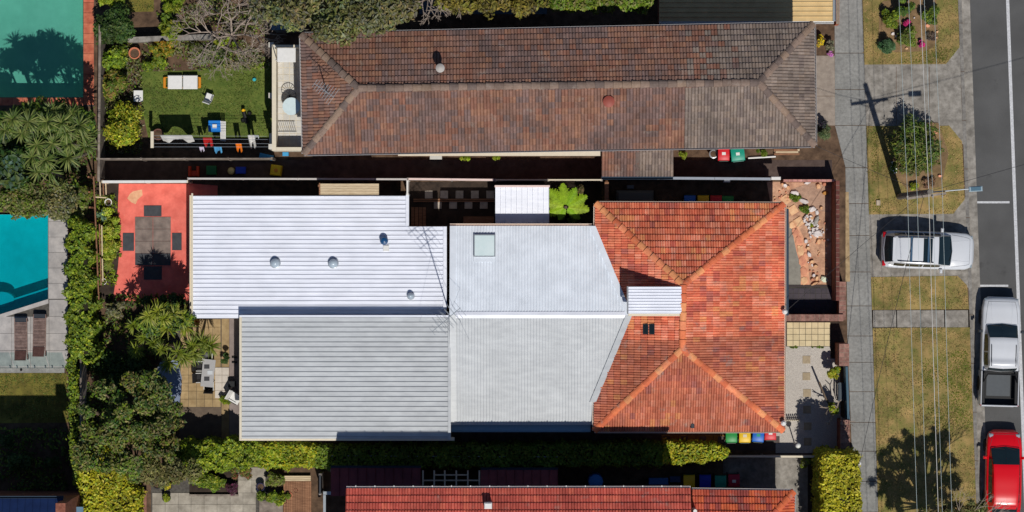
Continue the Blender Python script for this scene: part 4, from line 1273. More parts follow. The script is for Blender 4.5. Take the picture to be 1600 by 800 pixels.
shrub('feathery green shrub at the top left edge', 268, 2, 26, 20, 1.6, 1500, .3, LIME[1:], aspect=.15, k=8)
shrub('grey green low plants under the bare frangipani', 330, 82, 44, 24, .7, 2400, .16, GREYG + MIDG, k=16)
shrub('bright green clump below the bare frangipani', 352, 66, 22, 10, .9, 800, .17, LIME, k=7)
shrub('silvery succulents against the left garden wall', 164, 84, 7, 20, .6, 500, .16, [lin(170, 170, 170), lin(120, 130, 120)], k=6)
shrub('pale bushy ground cover at the foot of the bare frangipani', 372, 100, 40, 10, .4, 1000, .14, GREYG + OLIVE, k=12)
# bare frangipani
b0 = W(366, 58)
fr = thing('frangipani_tree', 'leafless pale branched frangipani tree over the lawn', 'tree', b0)
m = MB(); q_ = random.Random(12); tips = []
for k in range(7):
    a_ = 2 * math.pi * k / 7 + q_.uniform(-.3, .3)
    d_ = Vector((math.cos(a_), math.sin(a_), 1.0)).normalized()
    bare_branches(m, Vector((b0.x, b0.y, 1.0)), d_, .95, .055, 6, q_, .8, tips, .2)
m.put('branches', M('grey_bark', lin(176, 160, 146), lin(130, 116, 106), 7, .9, .3), fr)
MB().path([Vector((b0.x, b0.y, 0)), Vector((b0.x, b0.y, 1.05))], .16, .12, 8).put('trunk', pale_bark, fr, True)
# yuccas left of the fence
yu = 'yuccas between the two pools'
yucca('tall yucca clump under the shaded pool edge', [(20, 186, 5.6), (47, 172, 4.6), (33, 208, 5.0), (8, 204, 4.6), (60, 196, 4.8), (44, 190, 5.4)], yu)
yucca('yucca clump nearest the terracotta paving corner', [(82, 172, 5.2), (96, 192, 5.6), (112, 178, 4.8), (124, 196, 5.0), (74, 190, 5.8), (104, 206, 5.2)], yu)
yucca('pale spiky yucca cluster in the middle of the left garden', [(58, 226, 4.6), (82, 224, 4.8), (50, 246, 4.2), (72, 250, 4.4)], yu, n=44)
yucca('yucca clump against the grey timber fence', [(110, 224, 4.6), (134, 228, 4.2), (128, 212, 4.4), (106, 246, 3.8), (142, 210, 3.6)], yu)
yucca('yucca clump just above the blue pool corner', [(78, 268, 4.0), (90, 292, 3.4), (60, 268, 3.8)], yu, n=44)
tree('broadleaf_shrub', 'dark blue green broadleaf tree at the far left edge', 'tree', (4, 258), blob_clumps(8, 250, 3.2, 28, 52, .8, 18, .35, .6, 20), 3200, .3, DARKG + [lin(70, 96, 80)], .12, .6)
tree('overhanging_tree', 'olive leaved tree leaning over the top of the blue pool', 'tree', (40, 300), blob_clumps(42, 312, 3.0, 44, 22, .5, 24, .3, .5, 21), 6000, .17, OLIVE + MIDG, .12)
tree('overhanging_tree', 'olive leaved tree beside the blue pool deck corner', 'tree', (95, 318), blob_clumps(97, 316, 3.2, 20, 28, .6, 16, .28, .46, 22), 4200, .16, OLIVE + GREYG[:1], .12)
tree('shade_fill_tree', 'added shade evergreen between the yuccas and the terracotta pool edge', 'tree', (70, 190), blob_clumps(72, 186, 4.4, 66, 18, .7, 26, .3, .55, 50), 5200, .2, DARKG + MIDG, .13, .5)  # tree added for a denser shadow mass over the pool
shrub('dense low shrubs shaded between the yuccas and the fence', 60, 230, 85, 50, 1.6, 5200, .22, DARKG, k=40)
# hedge and plants along the rear boundary of the red patio
hedge('bright green boundary hedge between the blue pool and timber trellis', [(108, 345), (138, 345), (141, 460), (146, 560), (108, 562), (106, 450)], 2.3, 14000, .18, LIME + MIDG + MIDG, loose=.22)
shrub('leafy shrub at the upper end of the boundary hedge', 128, 315, 16, 34, 2.4, 2600, .17, MIDG + OLIVE, k=14)
shrub('bright green strap leaved planting along the timber trellis', 172, 366, 17, 54, .9, 6000, .2, LIME + LIME + [lin(176, 186, 70), lin(196, 196, 90)], k=48, aspect=.3)
shrub('spiky agave like plants behind the lower trellis', 171, 408, 12, 16, .7, 700, .26, [lin(150, 158, 70), lin(120, 140, 50)], k=6, aspect=.2)
yucca('small blue green agave in the patio bed', [(160, 336, .5)], None, [lin(110, 140, 110), lin(90, 122, 92)], 26, .42, 'agave_plant', .08)
shrub('grey green wispy shrub below the red patio', 182, 484, 24, 15, 1.3, 1500, .15, GREYG + OLIVE, k=9)
yg = 'yuccas below the red patio'
yucca('yucca clump in front of the white ribbed roof corner', [(246, 486, 4.2), (272, 490, 4.0), (262, 512, 3.6), (290, 510, 2.8), (284, 498, 3.6), (232, 494, 4.0), (256, 498, 4.4)], yg, [lin(142, 150, 46), lin(122, 136, 40), lin(160, 160, 70)], 54, .6)
yucca('yucca clump with a bare stem left of the sandstone patio', [(208, 508, 3.0), (232, 506, 3.2), (212, 546, 2.6), (226, 528, 3.0)], yg, [lin(132, 142, 46), lin(112, 128, 40)], 50, .56)
yucca('drooping yucca clump hanging over the sandstone patio', [(252, 546, 3.2), (278, 550, 3.2), (300, 540, 2.8), (316, 534, 2.6), (264, 566, 3.0), (240, 536, 3.0), (286, 558, 3.0), (302, 552, 2.7), (328, 540, 2.4)], yg, [lin(126, 134, 48), lin(104, 120, 38)], 54, .62)
shrub('orange tipped plant beside the white ribbed roof corner', 300, 500, 14, 10, 1.8, 600, .2, [lin(190, 150, 60), lin(140, 150, 50), lin(176, 92, 50)], k=6)
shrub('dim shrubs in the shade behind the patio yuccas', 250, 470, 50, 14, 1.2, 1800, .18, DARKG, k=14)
tree('shade_fill_tree', 'added shade evergreen among the yuccas below the red patio', 'tree', (262, 500), blob_clumps(262, 502, 3.4, 48, 16, .6, 22, .28, .5, 51), 4200, .18, MIDG + LIME[1:2] + DARKG, .1, .5)  # tree added to throw a fuller shadow onto the red patio
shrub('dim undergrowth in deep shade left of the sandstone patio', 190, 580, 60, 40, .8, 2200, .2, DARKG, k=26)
# lower left
tree('spreading_tree', 'broad olive brown tree left of the sandstone patio', 'tree', (215, 650),
     blob_clumps(205, 644, 4.6, 82, 54, 1.1, 58, .26, .52, 30) + blob_clumps(200, 708, 3.8, 82, 40, .9, 44, .26, .5, 31) + blob_clumps(240, 606, 4.8, 22, 20, .5, 7, .35, .55, 32), 19000, .18, BRONZE[1:3] + OLIVE + DARKG + MIDG, .2, .5, .5, .2, lim=40)
tree('spreading_tree', 'olive tree above the patio with planters at the lower left', 'tree', (262, 742),
     blob_clumps(258, 738, 3.4, 52, 26, .7, 22, .3, .55, 33), 6000, .16, OLIVE + BRONZE[1:3], .14, .5, .5, .2, lim=20)
hedge('bright yellow green hedge in the lower left corner', [(122, 700), (150, 690), (214, 770), (214, 850), (128, 850)], 2.2, 9500, .17, YELG + LIME[:1])
hedge('narrow green hedge beside the shaded lower left yard', [(106, 560), (116, 560), (122, 700), (118, 760), (109, 700)], 1.9, 3600, .16, MIDG + LIME[:1])
hedge('bright green hedge behind the sandstone patio', [(272, 694), (372, 690), (408, 694), (410, 726), (330, 734), (268, 730)], 2.0, 11000, .17, LIME + LIME + MIDG, loose=.16)
hedge('bright green hedge section beside the timber deck', [(412, 696), (490, 697), (491, 727), (414, 730)], 2.0, 6500, .17, LIME + YELG[:1])
hedge('dark shaded hedge running along the side passage', [(492, 700), (1034, 694), (1034, 726), (492, 731)], 1.9, 16000, .17, MIDG)  # darker leaves where the house's shadow falls: shade put into leaf colour
hedge('sunlit end of the long passage hedge', [(1037, 694), (1110, 695), (1136, 703), (1134, 713), (1100, 722), (1037, 723)], 1.9, 4200, .17, YELG + LIME)  # same hedge with brighter leaves: sunlight put into leaf colour
hedge('tall yellow green clipped hedge beside the footpath', [(1286, 711), (1342, 711), (1347, 880), (1288, 880)], 4.0, 15000, .16, YELG)
shrub('round green shrub at the end of the front hedge', 1331, 713, 12, 9, 1.7, 700, .14, MIDG, k=6)
shrub('small bush inside the lower driveway gate', 1263, 724, 16, 11, 1.2, 900, .15, LIME + OLIVE, k=6)
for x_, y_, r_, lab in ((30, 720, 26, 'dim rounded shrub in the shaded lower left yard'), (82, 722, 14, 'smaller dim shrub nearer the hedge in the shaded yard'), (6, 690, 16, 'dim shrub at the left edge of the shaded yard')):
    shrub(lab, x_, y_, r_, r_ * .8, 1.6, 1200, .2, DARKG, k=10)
# street
tree('street_tree', 'sparse olive street tree at the bottom of the verge', 'tree', (1461, 842), blob_clumps(1488, 852, 4.8, 74, 70, 1.0, 130, .14, .3, 40) + blob_clumps(1512, 800, 5.0, 34, 20, .4, 9, .14, .24, 41), 12000, .26, OLIVE + BRONZE, .16, .2, .4, .05, lim=70)
st_ = bpy.data.objects['street_tree']
m = MB(); q_ = random.Random(5)
for x_, y_, dx, dy in ((1492, 818, .3, 1), (1512, 812, .6, .8), (1520, 812, 1, .5), (1532, 815, .9, .5)):
    bare_branches(m, W(x_, y_, 5.0), Vector((dx, dy, .15)).normalized(), .62, .022, 3, q_, .6)
tag(m.put('bare_twigs', pale_bark, st_), kind='stuff')
shrub('large dark spiky shrub on the verge by the power pole', 1432, 232, 44, 48, 2.1, 9000, .24, MIDG + OLIVE + DARKG, k=30, aspect=.22)
shrub('white flowering shrub in the power pole shadow', 1395, 262, 10, 14, .8, 500, .16, MIDG, k=5, flowers=([lin(230, 230, 220)], 40, .1))
shrub('low green clump at the foot of the power pole', 1428, 292, 10, 10, .4, 300, .16, LIME, k=4)
shrub('dry reddish brush beside the power pole', 1452, 286, 24, 10, .4, 500, .2, [lin(150, 112, 92), lin(120, 96, 76)], k=8, aspect=.15)
shrub('rounded green bush in the upper verge bed', 1390, 28, 18, 18, 1.0, 3200, .11, MIDG + LIME[:1], k=10)
shrub('tall green bush at the top of the verge bed', 1414, 8, 16, 19, 1.3, 2800, .12, MIDG + DARKG, k=9)
shrub('dark green bush on the road side of the verge bed', 1456, 22, 16, 20, 1.2, 2800, .12, MIDG + DARKG[:1], k=10)
shrub('blue green leafy bush at the lower left of the verge bed', 1386, 70, 19, 16, 1.0, 2000, .22, [lin(92, 122, 84), lin(76, 108, 72)], k=9, aspect=.25)
shrub('broad yellow green bush in the lower verge bed', 1416, 60, 21, 21, .9, 4200, .11, OLIVE[:2] + MIDG, k=12)
shrub('magenta flowers beside the upper verge bushes', 1417, 35, 6, 5, .55, 160, .12, MIDG, k=4, flowers=([lin(206, 50, 120)], 130, .13))
shrub('magenta flowers at the lower edge of the verge bed', 1440, 68, 5, 5, .5, 140, .12, MIDG, k=4, flowers=([lin(216, 50, 130)], 130, .13))
shrub('yellow flowering shrub by the top driveway', 1281, 62, 9, 14, 1.0, 900, .13, OLIVE + YELG, k=7, flowers=([lin(222, 190, 40)], 120, .11))
shrub('grey green shrub by the top driveway', 1296, 70, 8, 10, .8, 600, .14, GREYG, k=5)
shrub('pink flowering ground cover at the driveway edge', 1296, 84, 9, 5, .4, 260, .12, OLIVE, k=4, flowers=([lin(196, 120, 190)], 90, .1))
shrub('blue green strappy plants at the brown roof corner', 1288, 210, 11, 15, 1.1, 700, .3, [lin(104, 122, 88), lin(120, 128, 84)], k=6, aspect=.12)
shrub('dark purple shrub above the brown roof corner plants', 1286, 194, 10, 7, 1.0, 400, .15, [lin(70, 60, 76), lin(60, 70, 60)], k=5)
for x_, y_, r_, lab in ((775, 246, 9, 'small bright shrub against the brown block wall'), (728, 247, 10, 'flat dull shrub left of the bright shrub by the brown block'), (1068, 241, 13, 'yellow green shrub beside the tiled side porch'), (1193, 238, 15, 'bushy green plant right of the teal bin')):
    shrub(lab, x_, y_, r_, r_ * .55, 1.3, 500, .15, LIME if 'bright' in lab or 'yellow' in lab else MIDG, k=5)
# front yard frangipani with two leafy heads
b0 = W(1302, 640); fy = thing('frangipani_tree', 'young frangipani with bare forked branches in the pebbled front yard', 'tree', b0)
m = MB(); q_ = random.Random(8)
for d_ in ((-.5, .2, .6), (-.3, -.6, .6), (.4, -.5, .6), (.1, .3, .8)):
    bare_branches(m, Vector((b0.x, b0.y, .5)), Vector(d_).normalized(), .55, .05, 2, q_, .6)
MB().path([b0, b0 + Vector((0, 0, .55))], .09, .07, 7).put('trunk', pale_bark, fy)
m.put('branches', pale_bark, fy)
for x_, y_, z_, lab in ((1302, 581, 2.0, 'leafy green shrub in the pebbled front yard beside the brick pier'), (1302, 639, 1.8, 'leafy green shrub by the black bench in the pebbled front yard')):
    shrub(lab, x_, y_, 10, 11, z_, 900, .19, LIME + YELG[:1], k=8)

# courtyard tree fern: broad lime fronds, each its own part
cx, cy, cz = 884, 324, 2.2
b0 = W(cx, cy, 0); tf = thing('tree_fern', 'lime green broad fronded tree fern beside the white shed roof', 'tree fern', W(cx, cy, cz) * 1.0 - Vector((0, 0, cz)))
c0 = W(cx, cy, cz)
MB().path([Vector((c0.x, c0.y, 0)), c0], .12, .08, 8).put('trunk', bark, tf, True)
for k, (a_, L_) in enumerate(((97, 1.2), (133, 1.25), (166, 1.1), (200, 1.0), (62, 1.1), (28, 1.2), (-6, 1.2), (-38, .9), (240, .7))):
    V = []; F = []; C = []
    a_ = R(a_); d = np.array([math.cos(a_), math.sin(a_), 0]); s_ = np.array([-math.sin(a_), math.cos(a_), 0]); o_ = np.array(c0)
    col = np.array(rnd.choice([lin(168, 206, 40), lin(150, 196, 36), lin(184, 212, 60)]))
    for j in range(26):
        f = .12 + .88 * j / 25
        w = .25 * math.sin(math.pi * min(1, f * .92 + .08)) ** .8 * L_
        p = o_ + d * L_ * f + np.array([0, 0, .35 * f - .55 * f * f])
        for sg in (-1, 1):
            b = len(V)
            e = p + s_ * sg * w + d * w * .45 - np.array([0, 0, .12 * w])
            ww = rnd.uniform(.7, 1.1); e = p + (e - p) * ww; V += [p - d * .017, p + d * .017, e + d * .008, e - d * .012]
            F.append((b, b + 1, b + 2, b + 3)); C.append(col * rnd.uniform(.8, 1.15))
    put_leaves([(np.array(V), np.array(F), np.array(C))], 'frond', tf)
shrub('dark ground ferns under the lime tree fern', 890, 336, 26, 12, .8, 900, .2, DARKG + MIDG, k=8)
shrub('reddish new growth behind the lime tree fern', 906, 294, 16, 8, 1.5, 500, .17, BRONZE, k=5)
# ================================================================ FENCES AND WALLS
def fence(label, x0, y0, x1, y1, h, capm, bodym, w=.05, name='fence', capw=.09, n=None, cap_h=.045):
    """boarded fence from one plan point to another: posts, boards, capping rail"""
    a = W(x0, y0, h); b = W(x1, y1, h)
    d = Vector((b.x - a.x, b.y - a.y, 0)); L_ = d.length; d.normalize()
    ang = math.atan2(d.y, d.x)
    t = thing(name, label, 'fence', ((a.x + b.x) / 2, (a.y + b.y) / 2, 0))
    mx = Matrix.Translation((a.x, a.y, 0)) @ Matrix.Rotation(ang, 4, 'Z')
    k = n or max(1, int(round(L_ / 2.4)))
    me = MB().box(.02, L_ / k - .02, -w / 2, w / 2, .05, h - cap_h).mesh('fence_panel'); me.materials.append(bodym)
    mp = MB().box(-.05, .05, -.06, .06, 0, h - cap_h).mesh('post'); mp.materials.append(bodym)
    mc = MB().bbox(.004, L_ / k - .004, -capw / 2, capw / 2, h - cap_h, h, .008).mesh('capping'); mc.materials.append(capm)
    for i in range(k):
        put('fence_panel', me, None, t, mx=mx @ Matrix.Translation((L_ * i / k, 0, 0)))
        put('capping', mc, None, t, mx=mx @ Matrix.Translation((L_ * i / k, 0, rnd.uniform(-.004, .004))))
    for i in range(k + 1):
        put('post', mp, None, t, mx=mx @ Matrix.Translation((L_ * i / k, 0, 0)))
    return t
pinkish = paint('pale_pink_paint', (232, 206, 198), .6)
fence_body = paint('fence_paint', (150, 140, 134), .7)
fence('white capped fence along the red patio', 160, 284, 292, 283.5, 1.7, white_paint, cream_paint, capw=.13)
fence('thin rail fence behind the white ribbed roof', 294, 279, 636, 280, 1.8, paint('pale_rail', (196, 190, 186)), fence_body)
fence('pale pink topped fence beside the courtyard shed', 638, 279.5, 772, 281, 1.8, pinkish, fence_body, capw=.1)
fence('weathered fence between courtyard fern and side passage', 774, 281, 940, 281, 1.8, cream_paint, fence_body, capw=.07)
fence('grey capped wall fence beside the row of bins', 942, 277.5, 1204, 279.5, 1.7, paint('blue_grey_cap', (150, 158, 170)), fence_body, .1, capw=.13)
fence('white courtyard fence stub at the roof step', 636.5, 281, 636.5, 304, 1.75, white_paint, white_paint, capw=.09)
fence('timber paling fence behind the washing line', 152, 248, 424, 247.5, 1.8, grey_timber, grey_timber, capw=.06)
fence('grey timber fence between the yuccas and the lawn', 156, 40, 154, 282, 1.8, grey_timber, grey_timber, capw=.12)
fence('thin wire topped fence inside the passage hedge', 492, 712, 880, 714, 1.75, galv, fence_body, capw=.04)
fence('pale capped fence below the four bins', 1110, 713, 1275, 713.5, .95, cream_paint, fence_body, capw=.1)
fence('low retaining wall above the croton bush', 200, 62, 330, 57, .9, old_concrete, old_concrete, .22, capw=.26)
fence('dark side fence shading the lower left passage', 126, 560, 126, 700, 1.8, grey_timber, fence_body)

# brick walls, brick by brick at the top courses
def brick_wall(label, x0, y0, x1, y1, h, mat, name='brick_wall', courses=3):
    a = W(x0, y1, h); b = W(x1, y0, h)
    w, l = b.x - a.x, b.y - a.y
    t = thing(name, label, 'wall', ((a.x + b.x) / 2, (a.y + b.y) / 2, 0))
    ch = .086
    MB().box(a.x + .012, b.x - .012, a.y + .012, b.y - .012, 0, h - .006).put('mortar', mortar, t)
    lng = l > w
    L_ = l if lng else w; T_ = w if lng else l
    n = max(1, int(round(L_ / .23)))
    st_ = L_ / n
    m = max(1, int(round(T_ / .23))); tt = T_ / m
    me = (MB().bbox(.006, tt - .006, .006, st_ - .006, 0, ch - .012, .006) if lng else MB().bbox(.006, st_ - .006, .006, tt - .006, 0, ch - .012, .006)).mesh('brick')
    me.materials.append(mat)
    for c in range(courses):
        z = h - ch * (c + 1) + .01
        for i in range(n):
            for k in range(m):
                ox, oy = (k * tt, i * st_) if lng else (i * st_, k * tt)
                put('brick', me, None, t, mx=Matrix.Translation((a.x + ox, a.y + oy, z + rnd.uniform(-.003, .003))))
    if h > courses * ch + .1:
        MB().box(a.x + .004, b.x - .004, a.y + .004, b.y - .004, 0, h - ch * courses).put('lower_brickwork', brick_wall_m, t)
    return t
pale_brick = M('pale_pink_brick', lin(206, 150, 140), lin(170, 116, 106), 6, .9, .3, rand=.15)
brick_wall('dark brick front garden wall beside the footpath and rock garden', 1306, 282, 1312, 470, 1.75, M('dark_brick', lin(122, 76, 68), lin(84, 50, 46), 6, .9, .4, 25, rand=.2))
brick_wall('stepped brick pier in front of the dark tiled porch', 1311, 440, 1322, 500, 1.2, red_brick)
brick_wall('brick dividing wall below the dark tiled porch', 1228, 491, 1318, 502, 1.3, red_brick)
brick_wall('pale brick edge along the upper end of the rock garden', 1224, 280, 1306, 284, 1.1, pale_brick)
brick_wall('brick pier at the corner of the pebbled front yard', 1311, 537, 1327, 572, 1.6, red_brick)
brick_wall('brick wall end at the lower corner of the pebbled front yard', 1313, 656, 1328, 706, 1.3, red_brick)
sw = pave('sand_strip', [(1321, 300), (1326, 300), (1328, 440), (1321, 440)], 0, .028, M('sandstone_strip', lin(180, 156, 120), lin(140, 118, 90), 4, .9))
fence('dark metal gate beside the brick pier', 1323, 573, 1326, 655, 1.25, paint('slate_blue_steel', (58, 88, 104)), paint('slate_blue_steel', (58, 88, 104)), .05, 'gate', .12)

# ================================================================ FRONT YARDS
rockbed = pave('garden_bed', [(1198, 284), (1305, 284), (1305, 447), (1228, 447), (1228, 330), (1206, 330)], -.02, .02, M('rock_garden_soil', lin(206, 164, 134), lin(154, 114, 94), 2.6, .95, .6, 12, blotch=.2, oscale=1.2))
dirt2 = pave('garden_bed', [(1236, 296), (1266, 286), (1296, 290), (1296, 332), (1272, 328)], 0, .03, M('grey_soil', lin(186, 152, 130), lin(148, 120, 104), 3, .95, .5, 14))
pave('front_path', [(1231, 350), (1238, 348), (1262, 420), (1262, 446), (1231, 446)], 0, .03, M('grey_path', lin(146, 142, 132), lin(124, 120, 112), 3, .9))
# sandstone crazy edge
san = M('sandstone', lin(232, 190, 146), lin(206, 152, 116), 4, .85, .2, 20, rand=.12)
pinks = M('pink_sandstone', lin(226, 160, 126), lin(196, 128, 104), 4, .85, .2, 20, rand=.14)
whites = M('white_rock', lin(232, 224, 220), lin(200, 190, 190), 6, .85, .3, 20, rand=.08)
def stone(name, label, cat, x, y, rx, ry, h, mat, rot=0, n=7, parent=None, group=None, z0=.02, seed=0):
    q = random.Random(int(x * 13 + y * 7) + seed)
    c = W(x, y)
    pts = []
    for i in range(n):
        t = 2 * math.pi * i / n + q.uniform(-.2, .2)
        k = q.uniform(.8, 1.15)
        X = math.cos(t) * rx * S * k; Y = math.sin(t) * ry * S * k
        pts.append((c.x + X * math.cos(rot) - Y * math.sin(rot), c.y + X * math.sin(rot) + Y * math.cos(rot)))
    m = MB()
    vs = [(p[0], p[1], 0) for p in pts] + [(p[0], p[1], z0 + h * .7) for p in pts] + [(c.x + (p[0] - c.x) * .75, c.y + (p[1] - c.y) * .75, z0 + h * q.uniform(.85, 1.1)) for p in pts]
    fs = [(i, (i + 1) % n, n + (i + 1) % n, n + i) for i in range(n)] + [(n + i, n + (i + 1) % n, 2 * n + (i + 1) % n, 2 * n + i) for i in range(n)] + [tuple(range(2 * n, 3 * n))]
    m.add(vs, fs)
    o = m.put(name, mat, parent)
    if label: tag(o, label, cat, group)
    return o
pave('stone_border', [(1235, 347), (1242, 344), (1256, 372), (1262, 396), (1265, 446), (1251, 446), (1251, 416), (1244, 392)], 0, .034, M('sandstone_bed', lin(226, 170, 134), lin(190, 130, 104), 4, .9, .3, 16))
edge_stones = [(1238, 352, 5, 6), (1243, 363, 6, 7), (1248, 376, 6, 8), (1251, 392, 6, 8), (1254, 408, 6, 9), (1256, 424, 6, 8), (1257, 438, 6, 7), (1240, 360, 3, 4), (1258, 400, 3, 6), (1248, 386, 3, 3)]
for i, e in enumerate(edge_stones):
    stone('edging_stone', None, None, e[0], e[1], e[2], e[3], .06, pinks if i % 3 else san, parent=rockbed)
for x_, y_, lab in ((1227, 312, 'topmost of the three square sandstone stepping slabs'), (1239, 328, 'middle of the three square sandstone stepping slabs'), (1248, 346.5, 'lowest of the three square sandstone stepping slabs')):
    c = W(x_, y_)
    tag(MB().bbox(-.21, .21, -.21, .21, 0, .05, .015).put('stepping_slab', san, mx=Matrix.Translation((c.x, c.y, .02)) @ Matrix.Rotation(R(32), 4, 'Z')), lab, 'paving slab', 'stepping slabs in the rock garden')
gl = 'loose rocks in the front garden'
loose = [(1262, 285, 6, 3, 'white'), (1278, 291, 4, 4, 'sand'), (1226, 290, 4, 3, 'white'), (1222, 288, 3, 2, 'sand'), (1231, 293, 3, 3, 'sand'), (1242, 302, 7, 4, 'white'), (1255, 314, 8, 4, 'white'), (1268, 327, 7, 4, 'white'), (1276, 332, 3, 4, 'white'),
         (1228, 335, 5, 5, 'white'), (1275, 345, 4, 10, 'grey'), (1283, 325, 3, 3, 'sand'), (1268, 341, 3, 3, 'sand'), (1259, 377, 3, 4, 'white'), (1262, 388, 3, 3, 'sand'), (1264, 398, 3, 5, 'white'), (1268, 409, 4, 3, 'sand'), (1274, 416, 4, 3, 'sand'),
         (1271, 430, 3, 3, 'white'), (1276, 435, 3, 4, 'sand'), (1269, 437, 3, 3, 'pink'), (1288, 436, 6, 5, 'pale'), (1273, 443, 7, 2, 'sand'), (1279, 378, 4, 5, 'sand'), (1288, 288, 4, 3, 'pink'), (1289, 302, 5, 3, 'gold')]
mm = {'white': whites, 'sand': san, 'pink': pinks, 'grey': M('grey_rock', lin(170, 166, 160), lin(140, 136, 130), 5, .9, .3), 'pale': M('pale_rock', lin(220, 226, 200), lin(196, 202, 180), 5, .9), 'gold': M('gold_rock', lin(206, 150, 84), lin(176, 124, 66), 5, .9)}
for x_, y_, a_, b_, c_ in loose:
    stone('garden_rock', None, None, x_, y_, a_, b_, .16, mm[c_], rot=rnd.uniform(-.5, .5), parent=rockbed)
for i in range(40):
    stone('garden_pebble', None, None, rnd.uniform(1262, 1294), rnd.uniform(345, 440), rnd.uniform(1, 2.2), rnd.uniform(1, 2), .08, rnd.choice((san, pinks, whites)), rot=rnd.random() * 3, n=6, parent=rockbed, seed=i + 100)
for i in range(14):
    stone('garden_pebble', None, None, rnd.uniform(1210, 1232), rnd.uniform(286, 326), rnd.uniform(1.2, 2.4), rnd.uniform(1, 2), .08, rnd.choice((san, pinks)), rot=rnd.random() * 3, n=6, parent=rockbed, seed=i + 200)
# heap of white rocks
for i in range(60):
    t = rnd.random(); x_ = 1257 + t * 22 + rnd.gauss(0, 4); y_ = 340 + t * 28 + rnd.gauss(0, 5)
    stone('white_pebble', None, None, x_, y_, rnd.uniform(1.3, 2.8), rnd.uniform(1.2, 2.4), .14, whites, rot=rnd.random() * 3, n=6, parent=rockbed, seed=i)
stone('garden_rock', None, None, 1277, 365, 7, 6, .22, whites, parent=rockbed, n=9)
shrub('narrow band of green ground cover in the rock garden', 1243, 309, 9, 6, .3, 700, .13, MIDG, k=8, seed=2)
shrub('lower green ground cover between the white garden stones', 1258, 326, 8, 8, .35, 800, .13, MIDG, k=8, seed=3)
shrub('small weeds beside the rock heap', 1268, 352, 4, 6, .25, 200, .12, LIME, k=4)
# dark porch tiles
porch = pave('porch', [(1230, 449), (1309, 449), (1309, 491), (1230, 491)], 0, .10, grout)
tile_grid(porch, 1230, 450, 1309, 490, 9, 5, .09, .118, M('dark_porch_tile', lin(72, 64, 70), lin(58, 52, 60), 4, .6, rand=.1), .5)
pave('porch_step', [(1230, 445.5), (1296, 445.5), (1296, 448.6), (1230, 448.6)], 0, .07, paint('dark_step', (60, 50, 48)))
creamt = pave('porch', [(1229, 503), (1297, 503), (1297, 541), (1229, 541)], 0, .10, grout)
tile_grid(creamt, 1229, 503.4, 1297, 541, 7, 4, .09, .118, M('cream_porch_tile', lin(214, 196, 156), lin(196, 178, 140), 4, .7, rand=.06), .6)
pave('dark_shade_strip', [(1297.5, 503), (1312, 503), (1312, 560), (1297.5, 560)], 0, .03, dark_ground)  # dark sheet along the front wall: its shadow is put into the soil colour
shrub('moss strip left of the cream porch tiles edge', 1242, 542, 13, 2, .15, 300, .1, MIDG, k=8, seed=4)
shrub('moss strip right of the cream porch tiles edge', 1279, 542, 14, 2, .15, 300, .1, MIDG, k=8, seed=5)
# pebbled yard with square pavers
pebble = pave('pebble_yard', [(1226, 541.5), (1312, 541.5), (1314, 708), (1212, 708), (1212, 676), (1226, 676)], -.02, .015, M('white_pebble', lin(198, 190, 180), lin(164, 156, 148), 22, .9, .6, 40, blotch=.08))
sq = M('square_paver', lin(168, 152, 126), lin(146, 130, 108), 4, .9, rand=.05)
for x_, y_ in ((1260, 562), (1260, 588), (1261, 614), (1261, 640), (1262, 666), (1262, 690)):
    c = W(x_, y_); MB().bbox(-.19, .19, -.19, .19, 0, .035, .006).put('paver', sq, pebble, mx=Matrix.Translation((c.x, c.y, 0)))
def bench(label, x, y, l, w, rz, mat, name='garden_bench', slats=4, back=True):
    c = W(x, y, .4); t = thing(name, label, 'bench', (c.x, c.y, 0), rz)
    for i in range(slats):
        o = -w / 2 + w * (i + .5) / slats
        MB().bbox(-l / 2, l / 2, o - w / slats * .42, o + w / slats * .42, .40, .43, .005).put('slat', mat, t, local=True)
    for sx in (-1, 1):
        for sy in (-1, 1):
            MB().box(sx * l * .44 - .03, sx * l * .44 + .03, sy * w * .38 - .03, sy * w * .38 + .03, 0, .398).put('leg', mat, t, local=True)
    if back:
        for z in (.6, .78): MB().bbox(-l / 2, l / 2, w / 2 + .0, w / 2 + .03, z - .05, z + .05, .005).put('back_slat', mat, t, local=True)
        for sx in (-1, 1): MB().box(sx * l * .44 - .025, sx * l * .44 + .025, w / 2 + .031, w / 2 + .06, 0, .84).put('back_post', mat, t, local=True)
    return t
bench('black bench behind the dark front gate', 1315, 612, .9, .35, R(90), paint('slate_seat', (70, 80, 90)))
# lamp post, small fences
c = W(1247, 696, 1.6); t = thing('garden_lamp', 'small white globe lamp post above the lower fence', 'lamp', (c.x, c.y, 0))
MB().tube((c.x, c.y, 0), (c.x, c.y, 1.45), .03, n=8).put('post', white_paint, t)
MB().lathe((c.x, c.y, 1.45), [(.05, 0), (.12, .06), (.14, .14), (.1, .23), (.03, .27)], 12).put('globe', paint('opal_globe', (222, 222, 216), .3), t, True)
c0 = W(1229, 657, .5); t = thing('picket_edging', 'short row of pale picket edging at the terracotta roof corner', 'edging', (c0.x + .35, c0.y, 0))
for i in range(7):
    MB().bbox(c0.x + i * .1, c0.x + i * .1 + .055, c0.y - .02, c0.y + .02, 0, .5, .015).put('picket', cream_paint, t)
MB().box(c0.x - .02, c0.x + .7, c0.y - .04, c0.y - .021, .2, .26).put('rail', cream_paint, t)
c0 = W(1285, 606, .5); t = thing('fallen_branch', 'dark bare trunk leaning over the pebbled front yard', 'branch', (c0.x, c0.y, 0))
MB().path([W(1302, 640) + Vector((-.12, .05, .6)), W(1290, 622, .9), W(1280, 597, 1.2)], .06, .045, 6).put('limb', bark, t)

